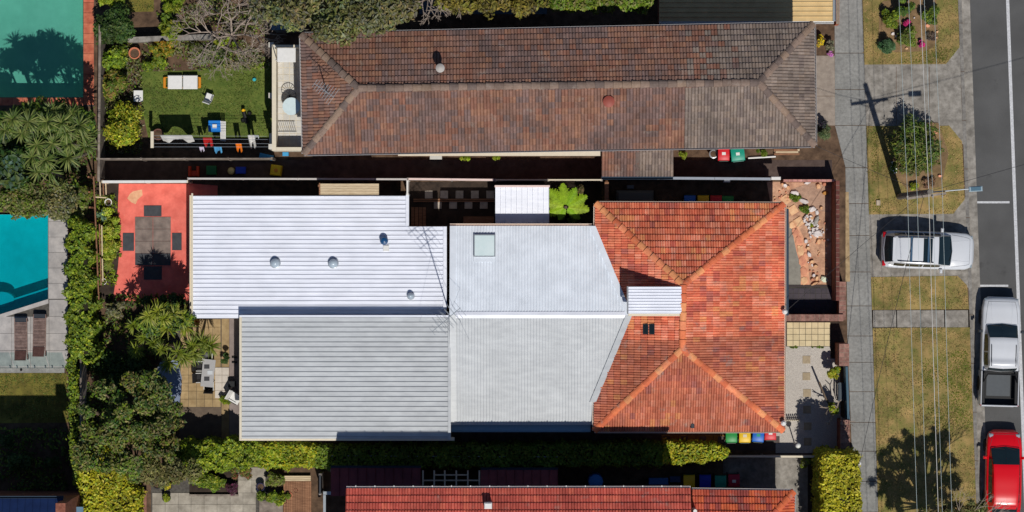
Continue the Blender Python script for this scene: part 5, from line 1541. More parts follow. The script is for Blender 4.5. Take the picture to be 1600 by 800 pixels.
# side driveway at the lower right
pave('driveway', [(1130, 716), (1262, 714), (1262, 900), (1130, 900)], -.02, .01, old_concrete)
pave('dark_shade_strip', [(1262.5, 715), (1290, 715), (1290, 900), (1262.5, 900)], -.01, .012, dark_ground)
pave('driveway', [(1272, 87), (1304, 87), (1305, 196), (1273, 196)], -.02, .012, M('tan_concrete', lin(156, 144, 132), lin(136, 124, 114), 4, .9, .2, 25, blotch=.1))
MB().box(W(1272, 0).x, W(1304, 0).x, W(0, 150.5).y, W(0, 149.8).y, 0, .0135).put('joint', soil, bpy.data.objects['driveway.003'])

# ================================================================ WHEELIE BINS
def bin_(label, x, y, lid, body=None, rz=0.0, w=.52, l=.58, h=.95, mark=None, group=None, z=0):
    c = W(x, y, h); t = thing('wheelie_bin', label, 'bin', (c.x, c.y, z), rz, group)
    body = body or paint('bin_green', (40, 60, 48), .5)
    b = .78
    m = MB(); vs = []
    for k_, zz in ((b, .08), (1.0, h - .1)):
        for sx, sy in ((-1, -1), (1, -1), (1, 1), (-1, 1)): vs.append((sx * w / 2 * k_, sy * l / 2 * k_, zz))
    m.add(vs, [(3, 2, 1, 0), (0, 1, 5, 4), (1, 2, 6, 5), (2, 3, 7, 6), (3, 0, 4, 7), (4, 5, 6, 7)])
    m.put('body', body, t, local=True)
    m = MB()
    prof = [(-.56, .0), (-.5, .05), (-.1, .085), (.35, .07), (.5, .03), (.54, -.02)]
    vs = []
    for f, dz in prof:
        for sx in (-.53, -.42, .42, .53): vs.append((sx * w, f * l, h - .095 + dz + (.02 if abs(sx) < .5 else 0)))
    fs = [(4 * i + j, 4 * i + j + 1, 4 * i + j + 5, 4 * i + j + 4) for i in range(len(prof) - 1) for j in range(3)]
    m.add(vs, fs)
    m.add([(-.53 * w, -.56 * l, h - .14), (.53 * w, -.56 * l, h - .14), (.53 * w, .54 * l, h - .14), (-.53 * w, .54 * l, h - .14)], [(3, 2, 1, 0)])
    lo = m.put('lid', lid, t, True, local=True)
    MB().tube((-w * .42, l * .57, h - .06), (w * .42, l * .57, h - .06), .02, n=6).put('handle', body, t, local=True)
    for sx in (-1, 1):
        MB().tube((sx * w * .46, l * .42, .1), (sx * w * .56, l * .42, .1), .1, n=12).put('wheel', black_plastic, t, local=True)
    if mark:
        MB().box(-.09, .09, -.1, .04, h - .0, h + .012).put('sticker', mark, lo, local=True)
    return t
rb, gb, yb_, bb, tb = paint('red_lid', (206, 36, 46)), paint('green_lid', (36, 140, 66)), paint('yellow_lid', (226, 184, 28)), paint('blue_lid', (28, 100, 190)), paint('teal_lid', (24, 146, 122))
bin_('red lidded bin beside the teal bin by the brown block', 1131, 241, rb, mark=white_paint, rz=R(180))
bin_('teal bin between the red bin and bushy plant', 1153, 241.5, tb, mark=white_paint, rz=R(186), w=.62, body=paint('teal_body', (20, 120, 104)))
bin_('blue lidded bin, leftmost in the row under the terracotta eave', 1078, 315, bb)
bin_('yellow lidded bin in the row under the terracotta eave', 1099, 315, yb_)
bin_('red lidded bin in the row under the terracotta eave', 1119, 315, rb)
bin_('green lidded bin, rightmost in the row under the terracotta eave', 1137.5, 316, gb)
bin_('green lidded bin, leftmost of the four on the sunlit passage side', 1143, 682, gb, rz=R(180))
bin_('yellow lidded bin with pale sticker on the sunlit passage side', 1164, 682, yb_, mark=cream_paint, rz=R(180))
bin_('blue bin beside the red bin at the lower terracotta corner', 1185, 681, bb, rz=R(176), mark=MATS['teal_lid'])
bin_('red bin at the lower terracotta corner', 1204, 678, rb, mark=white_paint, rz=R(180))
bin_('yellow lidded bin in shade beside the red tiled wing', 1077, 752, yb_)
bin_('blue lidded bin in shade beside the red tiled wing', 1102, 752, paint('deep_blue_lid', (20, 50, 180)))
bin_('green lidded bin in shade beside the red tiled wing', 1126, 753, tb)
bin_('dark red lidded bin in shade beside the red tiled wing', 1147, 751, paint('crimson_lid', (170, 20, 60)), mark=white_paint)
def storage_box(label, x, y, w, d, h, mat, rz=0, name='storage_box', lidm=None):
    c = W(x, y, h); t = thing(name, label, 'box', (c.x, c.y, 0), rz)
    MB().box(-w / 2 + .02, w / 2 - .02, -d / 2 + .02, d / 2 - .02, 0, h - .06).put('body', mat, t, local=True)
    MB().bbox(-w / 2, w / 2, -d / 2, d / 2, h - .059, h, .02).put('lid', lidm or mat, t, local=True)
    return t
storage_box('blue storage chest in shade beside the red tiled roof', 1029, 754, .95, .45, .6, paint('mid_blue_plastic', (48, 110, 176)))
storage_box('dim blue crate next to the blue storage chest', 1055, 749, .55, .3, .45, paint('dull_blue_plastic', (34, 70, 120)))
c = W(931, 753, 1.6); t = thing('water_tank', 'round blue water tank in the shaded lower passage', 'tank', (c.x, c.y, 0))
bt_ = paint('tank_blue', (54, 120, 186), .5)
MB().lathe((c.x, c.y, 0), [(.37, 0), (.37, 1.45), (.34, 1.5)], 10).put('body', bt_, t); MB().lathe((c.x, c.y, 1.5), [(.355, 0), (.34, .04), (.1, .1)], 10).put('lid', bt_, t)

# ================================================================ SIDE PASSAGES AND COURTYARD
pas = bpy.data.objects['passage.001']
dp = M('dark_paver', lin(96, 86, 82), lin(76, 68, 66), 4, .9, rand=.12)
mep = MB().bbox(-.17, .17, -.17, .17, 0, .035, .006).mesh('paver'); mep.materials.append(dp)
for i in range(22):
    c = W(612 + i * 28.6, 687); put('paver', mep, None, pas, mx=Matrix.Translation((c.x, c.y, 0)))
yp = M('ochre_paver', lin(150, 112, 56), lin(120, 88, 46), 4, .9, rand=.15)
mey = MB().bbox(-.2, .2, -.15, .15, 0, .03, .006).mesh('paver'); mey.materials.append(yp)
for i in range(9):
    c = W(1040 + i * 13.5, 684); put('paver', mey, None, pas, mx=Matrix.Translation((c.x, c.y, 0)))
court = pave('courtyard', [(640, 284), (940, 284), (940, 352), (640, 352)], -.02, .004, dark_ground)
pv = M('grey_paver', lin(186, 174, 160), lin(156, 144, 132), 4, .9, rand=.14)
mec = MB().bbox(-.19, .19, -.19, .19, 0, .04, .006).mesh('paver'); mec.materials.append(pv)
for i in range(5):
    for j, yy in enumerate((304, 320)):
        c = W(670 + i * 24 + j * 14, yy); put('paver', mec, None, court, mx=Matrix.Translation((c.x, c.y, .0)) @ Matrix.Rotation(rnd.uniform(-.04, .04), 4, 'Z'))
for y_ in (311.5, 314.5):
    a = W(646, y_, .1); b = W(772, y_ + 1, .1)
    MB().box(a.x, b.x, a.y - .03, a.y + .03, 0, .08).put('sleeper', timber, court)
bench('brown slatted bench in the courtyard beside the white roof step', 654, 339, .95, .75, R(90), timber, slats=4, back=False)
storage_box('low brown timber box against the corrugated roof eave', 748, 345, 1.5, .42, .5, timber)
sh = thing('garden_shed', 'small shed with white corrugated roof half in shade in the courtyard', 'shed', W(815, 320, 0))
zs0, zs1 = 2.1, 2.35
for i in range(10):
    xa, xb = 774 + i * 8.4, 774 + (i + 1) * 8.4
    P_ = [W(xa, 352, zs0), W(xb, 352, zs0), W(xb, 292, zs1), W(xa, 292, zs1)]
    m = MB().add([P_[0], P_[1] - Vector((.03, 0, 0)), P_[2] - Vector((.03, 0, 0)), P_[3]], [(0, 1, 2, 3)])
    m.add([P_[1] - Vector((.03, 0, 0)), P_[1] + Vector((-.015, 0, .03)), P_[1], P_[2] - Vector((.03, 0, 0)), P_[2] + Vector((-.015, 0, .03)), P_[2]], [(0, 3, 4, 1), (1, 4, 5, 2)])
    m.put('roof_sheet', white_steel, sh)
a = W(775, 352, 2.1); b = W(857, 293, 2.1)
MB().box(a.x + .05, b.x - .05, a.y, b.y - .08, 0, 2.08).put('wall', paint('shed_grey', (150, 156, 160)), sh)
a = W(773, 292, 2.35); b = W(859, 289.5, 2.35); MB().box(a.x, b.x, a.y - .02, b.y, 2.27, 2.4).put('fascia', pinkish, sh)
c = W(546, 297, .45); t = thing('timber_awning', 'pale sunlit board awning behind the white ribbed roof', 'awning', (c.x, c.y, 0))
pt_ = M('bleached_timber', lin(214, 194, 162), lin(180, 158, 126), 3, .85, .2, 25, rand=.1, stretch=(1, 8, 1))
for i in range(6):
    m = MB(); m.pbox(500.5, 287 + i * 4, 592, 290.7 + i * 4, 2.78, 2.83); m.put('board', pt_, t)
for x_ in (503, 590):
    pp = W(x_, 292, 1); MB().box(pp.x - .05, pp.x + .05, pp.y - .05, pp.y + .05, 0, 2.78).put('post', timber, t)
m = MB(); m.pbox(498.5, 286, 500.2, 312, 2.72, 2.86); m.put('edge_board', timber, t)
# beam wall between fern and side court
fence('narrow brown timber screen at the end of the fern bed', 948, 284, 948, 316, 1.6, timber, timber, capw=.2)
c = W(992, 307, .9); t = thing('covered_barbecue', 'long grey covered barbecue in the shaded side court', 'barbecue', (c.x, c.y, 0))
MB().bbox(c.x - .92, c.x + .92, c.y - .3, c.y + .3, .25, .9, .12).put('cover', paint('grey_cover', (92, 92, 88), .8), t)
for sx in (-.8, .8): MB().box(c.x + sx - .04, c.x + sx + .04, c.y - .2, c.y + .2, 0, .25).put('leg', dark_metal, t)
storage_box('small grey utility box on the shaded side court floor', 985, 292, .35, .18, .25, paint('dull_grey', (110, 112, 116)))
c = W(1136, 281.5, 1.2); t = MB().bbox(c.x - .15, c.x + .15, c.y - .1, c.y + .08, .6, 1.25, .02).put('meter_box', paint('pale_box', (186, 192, 200)))
tag(t, 'pale meter box mounted on the side fence above the bins', 'meter box')
m = MB(); m.pbox(1205, 276, 1220, 281, 1.4, 1.62, .02); tag(m.put('letter_box_cap', white_paint), 'bright white capping block at the end of the side fence', 'capping')
c = W(1115, 240.5, .5); t = thing('pot', 'grey round pot left of the red bin', 'pot', (c.x, c.y, 0)); MB().lathe((c.x, c.y, 0), [(.14, 0), (.2, .4), (.22, .42), (.18, .43)], 14).put('body', grey_metal, t); MB().lathe((c.x, c.y, .41), [(.17, 0), (.15, .03)], 12).put('soil', soil, t)
t = thing('plank_stack', 'stack of weathered planks beside the brown block corner', 'planks', W(1230, 237, 0))
for i in range(3):
    for j in range(3):
        m = MB(); m.pbox(1211 + rnd.uniform(-2, 2), 233 + i * 3.2, 1248 + rnd.uniform(-2, 2), 235.9 + i * 3.2, .06 + j * .05, .1 + j * .05); m.put('plank', pt_ if (i + j) % 2 else timber, t)
t = thing('white_pipe', 'white pipe lying under the bushy plant', 'pipe', W(1190, 246, 0))
MB().tube(W(1169, 247, .1), W(1212, 244.5, .1), .045, n=8).put('tube', white_paint, t)
# toys and boxes in the passage
c = W(302, 268, .5); t = thing('toy_chair', 'orange plastic toy chair in the shaded passage', 'chair', (c.x, c.y, 0)); op = paint('orange_plastic', (206, 66, 32))
MB().bbox(c.x - .2, c.x + .2, c.y - .22, c.y + .05, .1, .3, .03).put('seat', op, t)
for sx in (-1, 1): MB().bbox(c.x + sx * .2 - .06, c.x + sx * .2 + .06, c.y - .24, c.y + .26, 0, .45, .03).put('side', op, t)
storage_box('dark green plastic crate in the shaded passage', 330, 266, .5, .45, .4, paint('dark_green_plastic', (20, 100, 50)))
storage_box('blue and red toy chest in the shaded passage', 376, 266, .5, .34, .35, paint('royal_blue_plastic', (20, 60, 190)), lidm=paint('royal_blue_plastic', (20, 60, 190)))
c = W(361, 267, .3); t = thing('beach_ball', 'cream and blue ball beside the blue toy chest', 'ball', (c.x, c.y, 0))
MB().lathe((c.x, c.y, 0), [(.05, .0), (.15, .07), (.19, .19), (.15, .31), (.04, .37)], 14).put('ball', paint('cream_plastic', (220, 206, 140)), t, True)
c = W(431, 266, .5); t = thing('toy_cube', 'bright yellow plastic box seat in the passage', 'box', (c.x, c.y, 0), R(-8)); yp_ = paint('yellow_plastic', (240, 206, 20))
MB().bbox(-.27, .27, -.26, .26, 0, .45, .05).put('body', yp_, t, local=True); MB().lathe((0, 0, .45), [(.1, 0), (.08, .015)], 10).put('knob', paint('orange_knob', (226, 150, 40)), t, local=True)
storage_box('light blue slanted plastic lid in the dark passage', 416, 245, .7, .26, .3, paint('sky_plastic', (70, 160, 210)), R(-12))
storage_box('pale blue box lid behind the timber paling fence', 446, 240.5, .3, .2, .4, paint('sky_plastic', (70, 160, 210)))
storage_box('light grey air conditioner unit on the brown block wall', 681, 244.5, .6, .28, .8, paint('ac_white', (200, 198, 190)), name='air_conditioner')

# ================================================================ RED PATIO
mat_d = M('dark_rubber', lin(74, 76, 80), lin(60, 62, 66), 5, .8)
mat_g = M('grey_rubber', lin(134, 120, 112), lin(112, 100, 94), 3, .85, blotch=.15, oscale=1.5)
rug = thing('patio_mat', 'square grey four panel mat on the red patio', 'mat', W(239, 377, 0))
for i in range(2):
    for j in range(4):
        m = MB(); a = W(211.3 + i * 28, 339 + (j + 1) * 19 - .4); b = W(211.3 + i * 28 + 27.6, 339 + j * 19)
        m.bbox(a.x, b.x, a.y, b.y, .02, .05, .006); m.put('panel', mat_g if j != 3 else mat_d, rug)
for (x0_, y0_, x1_, y1_, lab) in ((225, 321, 252.5, 338, 'dark square mat above the grey patio mat'), (192, 364, 209.5, 392, 'dark square mat left of the grey patio mat'), (269, 364, 284, 391, 'dark square mat right of the grey patio mat'), (225, 416, 253, 437, 'dark square mat below the grey patio mat')):
    a = W(x0_, y1_); b = W(x1_, y0_)
    tag(MB().bbox(a.x, b.x, a.y, b.y, .0, .045, .006).put('patio_mat', mat_d), lab, 'mat', 'dark mats round the grey patio mat')
tr = thing('timber_trellis', 'weathered timber trellis along the rear patio bed', 'trellis', W(149, 370, 0))
MB().tube(W(146.5, 276, 1.6), W(154.5, 468, 1.6), .045, n=4).put('rail', timber, tr)
for i in range(9):
    x_ = 146.5 + i * 1; y_ = 278 + i * 23.5
    MB().box(W(x_, y_).x - .04, W(x_, y_).x + .04, W(x_, y_).y - .04, W(x_, y_).y + .04, 0, 1.55).put('post', timber, tr)
for i, (x_, y0_, y1_) in enumerate(((156, 282, 308), (161, 280, 306), (165, 282, 304), (155.5, 350, 398), (159, 352, 400), (157, 402, 446), (160, 404, 440))):
    MB().tube(W(x_, y0_, .9), W(x_ + 1, y1_, .9), .04, n=4).put('batten', timber if i % 2 else pt_, tr)
MB().tube(W(148, 308, .95), W(166, 309, .95), .04, n=4).put('batten', pt_, tr)
pb2 = pave('garden_bed', [(148, 284), (186, 284), (184, 330), (188, 380), (184, 420), (176, 470), (150, 470)], -.01, .03, dark_ground)
def pot(label, x, y, r, h, mat, plant=None, cols=None):
    c = W(x, y, h); t = thing('plant_pot', label, 'pot', (c.x, c.y, 0))
    MB().lathe((c.x, c.y, 0), [(r * .68, 0), (r * .98, h * .86), (r * 1.08, h * .88), (r * 1.08, h), (r * .9, h), (r * .86, h * .86)], 16).put('body', mat, t, True)
    MB().lathe((c.x, c.y, h * .82), [(r * .88, 0), (r * .8, h * .05)], 14).put('soil', soil, t)
    if plant:
        cl = [(c.x + rnd.uniform(-1, 1) * r * .5, c.y + rnd.uniform(-1, 1) * r * .5, h + plant * .5, plant * .5, plant * .5, plant * .4) for _ in range(4)]
        put_leaves([crown(cl, 260, .13, cols or MIDG, .45)], 'plant', t)
    return t
terra = paint('terracotta_pot', (202, 122, 90), .8); whp = paint('white_pot', (232, 230, 226), .5); blk = paint('black_pot', (40, 36, 40), .6)
pot('white round pot in the patio bed', 169, 316, .17, .35, whp)
pot('small white pot at the lower end of the timber trellis', 162, 440, .14, .3, whp)
pot('orange pot below the white pot in the patio bed', 169.5, 329, .12, .25, paint('orange_pot', (214, 96, 40)))
pot('large terracotta pot beside the croton bush', 210, 83, .27, .5, terra)
pot('brown barrel pot by the washing line post', 247, 210, .26, .5, paint('brown_pot', (112, 76, 66), .8))

# ================================================================ BACK LAWN
def chair(label, x, y, rz, mat, legm, w=.5, d=.5, name='garden_chair', back=.45):
    c = W(x, y, .4); t = thing(name, label, 'chair', (c.x, c.y, 0), rz)
    MB().bbox(-w / 2, w / 2, -d / 2, d / 2, .4, .43, .01).put('seat', mat, t, local=True)
    MB().add([(-w / 2, d / 2, .43), (w / 2, d / 2, .43), (w / 2, d / 2 + .14, .43 + back), (-w / 2, d / 2 + .14, .43 + back), (-w / 2, d / 2 + .03, .43), (w / 2, d / 2 + .03, .43), (w / 2, d / 2 + .17, .43 + back), (-w / 2, d / 2 + .17, .43 + back)],
             [(0, 1, 2, 3), (7, 6, 5, 4), (0, 4, 5, 1), (1, 5, 6, 2), (2, 6, 7, 3), (3, 7, 4, 0)]).put('backrest', mat, t, local=True)
    for sx in (-1, 1):
        for sy in (-1, 1): MB().tube((sx * w * .45, sy * d * .45, 0), (sx * w * .42, sy * d * .42, .4), .018, n=6).put('leg', legm, t, local=True)
        MB().tube((sx * w * .5, -d * .4, .62), (sx * w * .5, d * .55, .62), .018, n=6).put('armrest', legm, t, local=True)
    return t
def table(label, x, y, w, d, h, mat, legm, rz=0, name='table', round_=False):
    c = W(x, y, h); t = thing(name, label, 'table', (c.x, c.y, 0), rz)
    if round_: MB().lathe((0, 0, h - .03), [(w / 2, 0), (w / 2, .025), (w / 2 - .01, .03)], 24).put('top', mat, t, local=True)
    else: MB().bbox(-w / 2, w / 2, -d / 2, d / 2, h - .03, h, .006).put('top', mat, t, local=True)
    for sx in (-1, 1):
        for sy in (-1, 1): MB().tube((sx * w * .34, sy * d * .34, 0), (sx * w * .34, sy * d * .34, h - .03), .02, n=6).put('leg', legm, t, local=True)
    return t
lo = thing('sun_lounger', 'orange framed lounger with two white cushions on the lawn', 'sun lounger', W(285, 128, .35) - Vector((0, 0, .35)))
of = paint('orange_frame', (206, 130, 30))
for (x0_, x1_, z_) in ((262, 284.5, .34), (285.6, 308.5, .4)):
    m = MB(); m.pbox(x0_, 117.5, x1_, 139, .24, z_, .03); m.put('cushion', white_paint, lo)
for x0_, x1_ in ((255, 259), (310, 314)):
    m = MB(); m.pbox(x0_, 121, x1_, 137, .18, .23, .01); m.put('end_bar', of, lo)
for y_ in (121, 137):
    MB().tube(W(256, y_, .21), W(313, y_, .21), .022, n=6).put('side_rail', of, lo)
for x_ in (260, 284.8, 309):
    for y_ in (121, 137): MB().tube(W(x_, y_, .0), W(x_, y_, .21), .018, n=6).put('leg', of, lo)
chair('small white folding chair in the middle of the lawn', 327, 152, R(160), white_paint, dark_metal, .36, .36)
table('small white garden table left of the lawn', 216, 150, .45, .55, .55, white_paint, galv)
bl_ = storage_box('blue laundry tub table on the lawn near the washing line', 335, 197, .6, .56, .75, paint('laundry_blue', (26, 120, 206)))
MB().box(-.09, .12, -.1, .1, .752, .8).put('paper', white_paint, bl_, local=True)
lb = thing('ironing_board', 'white slatted board leaning against the blue tub', 'board', W(348, 204, .6) - Vector((0, 0, .6)), R(-5))
for i in range(5):
    o = -.13 + i * .055
    MB().add([(o, -.5, .05), (o + .04, -.5, .05), (o + .04, .45, .75), (o, .45, .75), (o, -.5, .08), (o + .04, -.5, .08), (o + .04, .45, .78), (o, .45, .78)], [(3, 2, 1, 0), (4, 5, 6, 7), (0, 1, 5, 4), (1, 2, 6, 5), (2, 3, 7, 6), (3, 0, 4, 7)]).put('slat', white_paint, lb, local=True)
ss = thing('toy_scooter', 'black and yellow push toy lying on the lawn', 'toy', W(381, 180, 0))
MB().tube(W(380, 174, .35), W(386, 192, .12), .09, .11, 8).put('body', black_plastic, ss); MB().lathe(W(380.5, 172.5, .3), [(.06, 0), (.1, .05), (.06, .12)], 10).put('head', paint('toy_yellow', (240, 180, 20)), ss)
for x_, y_ in ((380, 188), (390, 177)): MB().lathe(W(x_, y_, 0), [(.1, 0), (.12, .08), (.06, .16)], 10).put('wheel', black_plastic, ss)
t = MB().lathe(W(397.5, 124, 0), [(.08, 0), (.1, .08), (.05, .16)], 10).put('small_bucket', paint('aqua', (60, 180, 190))); tag(t, 'small aqua bucket at the right edge of the lawn', 'bucket')
cl = thing('washing_line', 'washing line of four wires between white end frames', 'washing line', W(330, 217, 0))
for x_, y0_, y1_ in ((237.5, 205, 231), (423.5, 208, 232)):
    m = MB(); m.pbox(x_ - 2.5, y0_, x_ + 2.5, y1_, 1.75, 1.85, .02); m.put('end_bar', cream_paint, cl)
    for y_ in (y0_ + 3, y1_ - 3): MB().tube(W(x_, y_, 0), W(x_, y_, 1.8), .03, n=6).put('post', cream_paint, cl)
for y0_, y1_ in ((212, 213), (217, 218), (224, 224.5), (229.5, 229.5)):
    MB().tube(W(238, y0_, 1.83), W(422, y1_, 1.83), .008, n=4).put('wire', galv, cl)
def cloth(label, x0_, x1_, y_, drop, sway, mat, z=1.82):
    """washing pegged to the line: a wavy hanging sheet with thickness"""
    n = 14; a = W(x0_, y_, z); b = W(x1_, y_, z); vs = []
    for t_ in (0, 1):
        for j in range(4):
            f = j / 3
            for i in range(n + 1):
                u = i / n
                dz = drop * (1 - .25 * math.sin(u * 7 + x0_)) * f
                yy = a.y - sway * f * (1 + .4 * math.sin(u * 9)) + .03 * math.sin(u * 22) * f - t_ * .012
                vs.append((a.x + (b.x - a.x) * u, yy, z - dz + t_ * .004))
    k = 4 * (n + 1); fs = []
    for j in range(3):
        for i in range(n):
            q = j * (n + 1) + i
            fs.append((q, q + 1, q + n + 2, q + n + 1)); fs.append((k + q + n + 1, k + q + n + 2, k + q + 1, k + q))
    o = MB().add(vs, fs).put('laundry', mat, None, True)
    return tag(o, label, 'laundry')
cloth('white sheets hanging at the left end of the washing line', 250, 300, 211, .9, .22, white_paint)
cloth('red garment hanging on the washing line', 317, 331, 215, .5, .3, paint('red_cloth', (176, 30, 30), .9))
cloth('white towel hanging near the right end of the washing line', 387, 397, 211, .9, .45, white_paint)
cloth('blue garment on the outer washing line wire', 334, 346, 229, .5, .22, paint('blue_cloth', (80, 150, 196), .9))
cloth('orange garment on the outer washing line wire', 368, 377, 224, .5, .3, paint('orange_cloth', (236, 120, 20), .9))
cloth('small pale garment on the outer washing line wire', 311, 318, 229, .4, .16, paint('lilac_cloth', (206, 196, 216), .9))
cloth('small white garment beside the towel on the washing line', 396, 404, 211, .4, .1, paint('grey_cloth', (190, 196, 200), .9))
# balcony furniture
c = W(455, 166, 4.0); t = thing('round_table', 'round pale table on the tiled balcony', 'table', (c.x, c.y, 3.218))
MB().lathe((c.x, c.y, 3.93), [(.42, 0), (.42, .025)], 24).put('top', paint('pale_aqua', (206, 222, 224), .4), t); MB().tube((c.x, c.y, 3.218), (c.x, c.y, 3.93), .04).put('pedestal', dark_metal, t)
c = W(452, 150, 3.8); t = thing('round_chair', 'black round wire chair on the tiled balcony', 'chair', (c.x, c.y, 3.218))
for i in range(14):
    a_ = 2 * math.pi * i / 14
    MB().tube((c.x, c.y, 3.62), (c.x + .33 * math.cos(a_), c.y + .33 * math.sin(a_), 3.8), .012, n=4).put('spoke', dark_metal, t)
    b_ = 2 * math.pi * (i + 1) / 14
    MB().tube((c.x + .33 * math.cos(a_), c.y + .33 * math.sin(a_), 3.8), (c.x + .33 * math.cos(b_), c.y + .33 * math.sin(b_), 3.8), .018, n=4).put('rim', dark_metal, t)
for i in range(3):
    a_ = 2 * math.pi * i / 3; MB().tube((c.x, c.y, 3.62), (c.x + .25 * math.cos(a_), c.y + .25 * math.sin(a_), 3.218), .015, n=4).put('leg', dark_metal, t)

# ================================================================ SUN LOUNGERS by the blue pool
def lounger(label, x, y, rz):
    c = W(x, y); t = thing('sun_lounger', label, 'sun lounger', (c.x, c.y, .026), rz, 'timber loungers by the blue pool')
    lw = M('lounger_timber', lin(140, 118, 110), lin(104, 84, 78), 5, .8, rand=.18)
    for i in range(19):
        yy = -.62 + i * .073
        MB().bbox(-.28, .28, yy, yy + .058, .30, .325, .005).put('slat', lw, t, local=True)
    for i in range(8):
        f = i / 8
        MB().bbox(-.28, .28, -.035, .03, -.012, .012, .004).put('back_slat', M('lounger_dark', lin(104, 76, 70), lin(80, 56, 52), 5, .8), t, local=True, mx=Matrix.Translation((0, -.68 - f * .46, .33 + f * .22)) @ Matrix.Rotation(R(-26), 4, 'X'))
    MB().bbox(-.28, .28, .77, .97, .29, .33, .01).put('foot_bar', dark_metal, t, local=True)
    for sx in (-1, 1):
        MB().box(sx * .3 - .02, sx * .3 + .02, -1.05, .95, .24, .298).put('side_rail', lw, t, local=True)
        MB().box(sx * .3 - .025, sx * .3 + .025, .78, .84, 0, .24).put('leg', lw, t, local=True)
        MB().tube((sx * .3 - .03, -1.0, .1), (sx * .3 + .03, -1.0, .1), .1, n=12).put('wheel', dark_metal, t, local=True)
        MB().box(sx * .3 - .02, sx * .3 + .02, -1.02, -.97, .1, .24).put('wheel_strut', lw, t, local=True)
    return t
lounger('left timber sun lounger on the pool deck', 34.5, 527, R(0.5))
lounger('right timber sun lounger on the pool deck', 63.5, 521, R(-1))
gfz = W(0, 549).y
gf = thing('glass_fence', 'frameless glass pool fence beside the sun loungers', 'fence', (W(40, 549).x, gfz, 0))
for i in range(6):
    a = W(-60 + i * 27.5, 573.5); b = W(-60 + (i + 1) * 27.5 - 1.2, 573.5)
    MB().box(a.x, b.x, a.y - .005, a.y + .005, .08, 1.2).put('pane', sheer('clear_pane', (.86, .95, .94), .3), gf)
    for x_ in (a.x + .15, b.x - .15): MB().tube((x_, a.y, .02), (x_, a.y, .16), .03, n=8).put('spigot', galv, gf)
c = W(33, 578, .1); tag(MB().lathe((c.x, c.y, .06), [(.05, 0), (.06, .05), (.03, .08)], 10).put('garden_tap', black_plastic), 'small black fitting on the pool kerb', 'tap')

# ================================================================ SANDSTONE PATIO and lower neighbour
spat = pave('patio', [(262, 498), (346, 498), (346, 640), (262, 640)], -.02, .004, grout)
spt = M('sandstone_tile', lin(172, 148, 110), lin(146, 122, 88), 3, .85, .15, 20, rand=.1, blotch=.14, oscale=1.2)
tile_grid(spat, 282, 498.5, 345, 636, 5, 11, 0, .03, spt, .4)
spat2 = pave('patio', [(346.3, 498), (358, 498), (358, 700), (346.3, 700)], -.02, .006, spt)
tile_grid(spat2, 336, 574, 358, 622, 2, 4, .02, .05, M('pale_tile', lin(208, 198, 186), lin(190, 180, 168), 3, .85, rand=.05), .35)
pave('path', [(358.5, 498), (378, 498), (378, 700), (358.5, 700)], -.02, .016, M('grey_lilac_path', lin(150, 136, 130), lin(130, 118, 114), 3, .9, blotch=.1))
pave('patio', [(280, 636.5), (346, 636.5), (346, 700), (280, 700)], -.02, .010, M('shade_paving', lin(112, 98, 84), lin(92, 80, 70), 3, .9))  # shaded end of the patio: shade put into a darker paving colour
sa = MB()
P_ = [W(268, 562, 1.9), W(277, 564, 1.9), W(284, 590, 1.9), W(283.5, 612, 1.9), W(279, 634, 1.9), W(262, 636, 1.9), W(246, 640, 1.9), W(240, 600, 1.9), W(250, 566, 1.9)]
sa.prism([(p.x, p.y) for p in P_[::-1]], 1.86, 1.9)
sail = thing('cubby_roof', 'blue grey curved shed roof partly under the spreading tree', 'shed', W(264, 600, 0))
sa.put('roof', paint('slate_roof', (118, 130, 152), .6), sail)
P_ = [W(270, 570, 1), W(280, 600, 1), W(276, 630, 1), W(246, 634, 1), W(250, 572, 1)]
MB().prism([(p.x, p.y) for p in P_[::-1]], 0, 1.86).put('wall', paint('slate_wall', (110, 116, 126)), sail)
# table setting
table('long pale outdoor dining table on the sandstone patio', 325, 583, .62, 1.35, .74, paint('pale_table', (168, 166, 166), .4), galv, R(-6), 'dining_table')
tb_ = bpy.data.objects['dining_table']
for x_, y_, rz, lab in ((315, 572, 90, 'upper left dining chair at the pale patio table'), (314.5, 590, 92, 'lower left dining chair at the pale patio table'), (325, 560, 0, 'dining chair at the upper end of the pale patio table'), (327, 602, 178, 'dining chair at the lower end of the pale patio table')):
    ch = chair(lab, x_, y_, R(rz), paint('black_sling', (44, 42, 44), .8), white_paint, .46, .44)
for i, (x_, y_) in enumerate(((323, 573), (328, 582), (323, 592))):
    p = W(x_, y_, .78); tag(MB().bbox(p.x - .13, p.x + .13, p.y - .1, p.y + .1, .742, .765, .004).put('placemat', paint('charcoal_mat', (58, 58, 62)) if i != 1 else paint('pale_mat', (196, 200, 204))), ('upper', 'pale middle', 'lower')[i] + ' placemat on the pale patio table', 'placemat')
bb_ = thing('kettle_barbecue', 'black lidded barbecue at the top of the sandstone patio', 'barbecue', W(322, 550, 0))
MB().lathe(W(322, 550, .5), [(.1, 0), (.28, .12), (.31, .25), (.26, .38), (.1, .46)], 18).put('kettle', black_plastic, bb_, True)
for i in range(3):
    a_ = 2.1 * i; p = W(322, 550, 0); MB().tube((p.x + .22 * math.cos(a_), p.y + .22 * math.sin(a_), 0), (p.x + .1 * math.cos(a_), p.y + .1 * math.sin(a_), .55), .015).put('leg', dark_metal, bb_)
shrub('dark leafed pot shrub beside the grey path', 352, 560, 8, 10, 1.2, 500, .18, DARKG, k=5)
shrub('green weeds at the end of the pale tiles', 351, 628, 8, 10, .7, 500, .2, LIME[1:] + MIDG, k=5, aspect=.25)
chair('white cushioned chair on the grey path by the pale roof', 368, 622, R(60), white_paint, dark_metal, .5, .5, 'cushioned_chair')
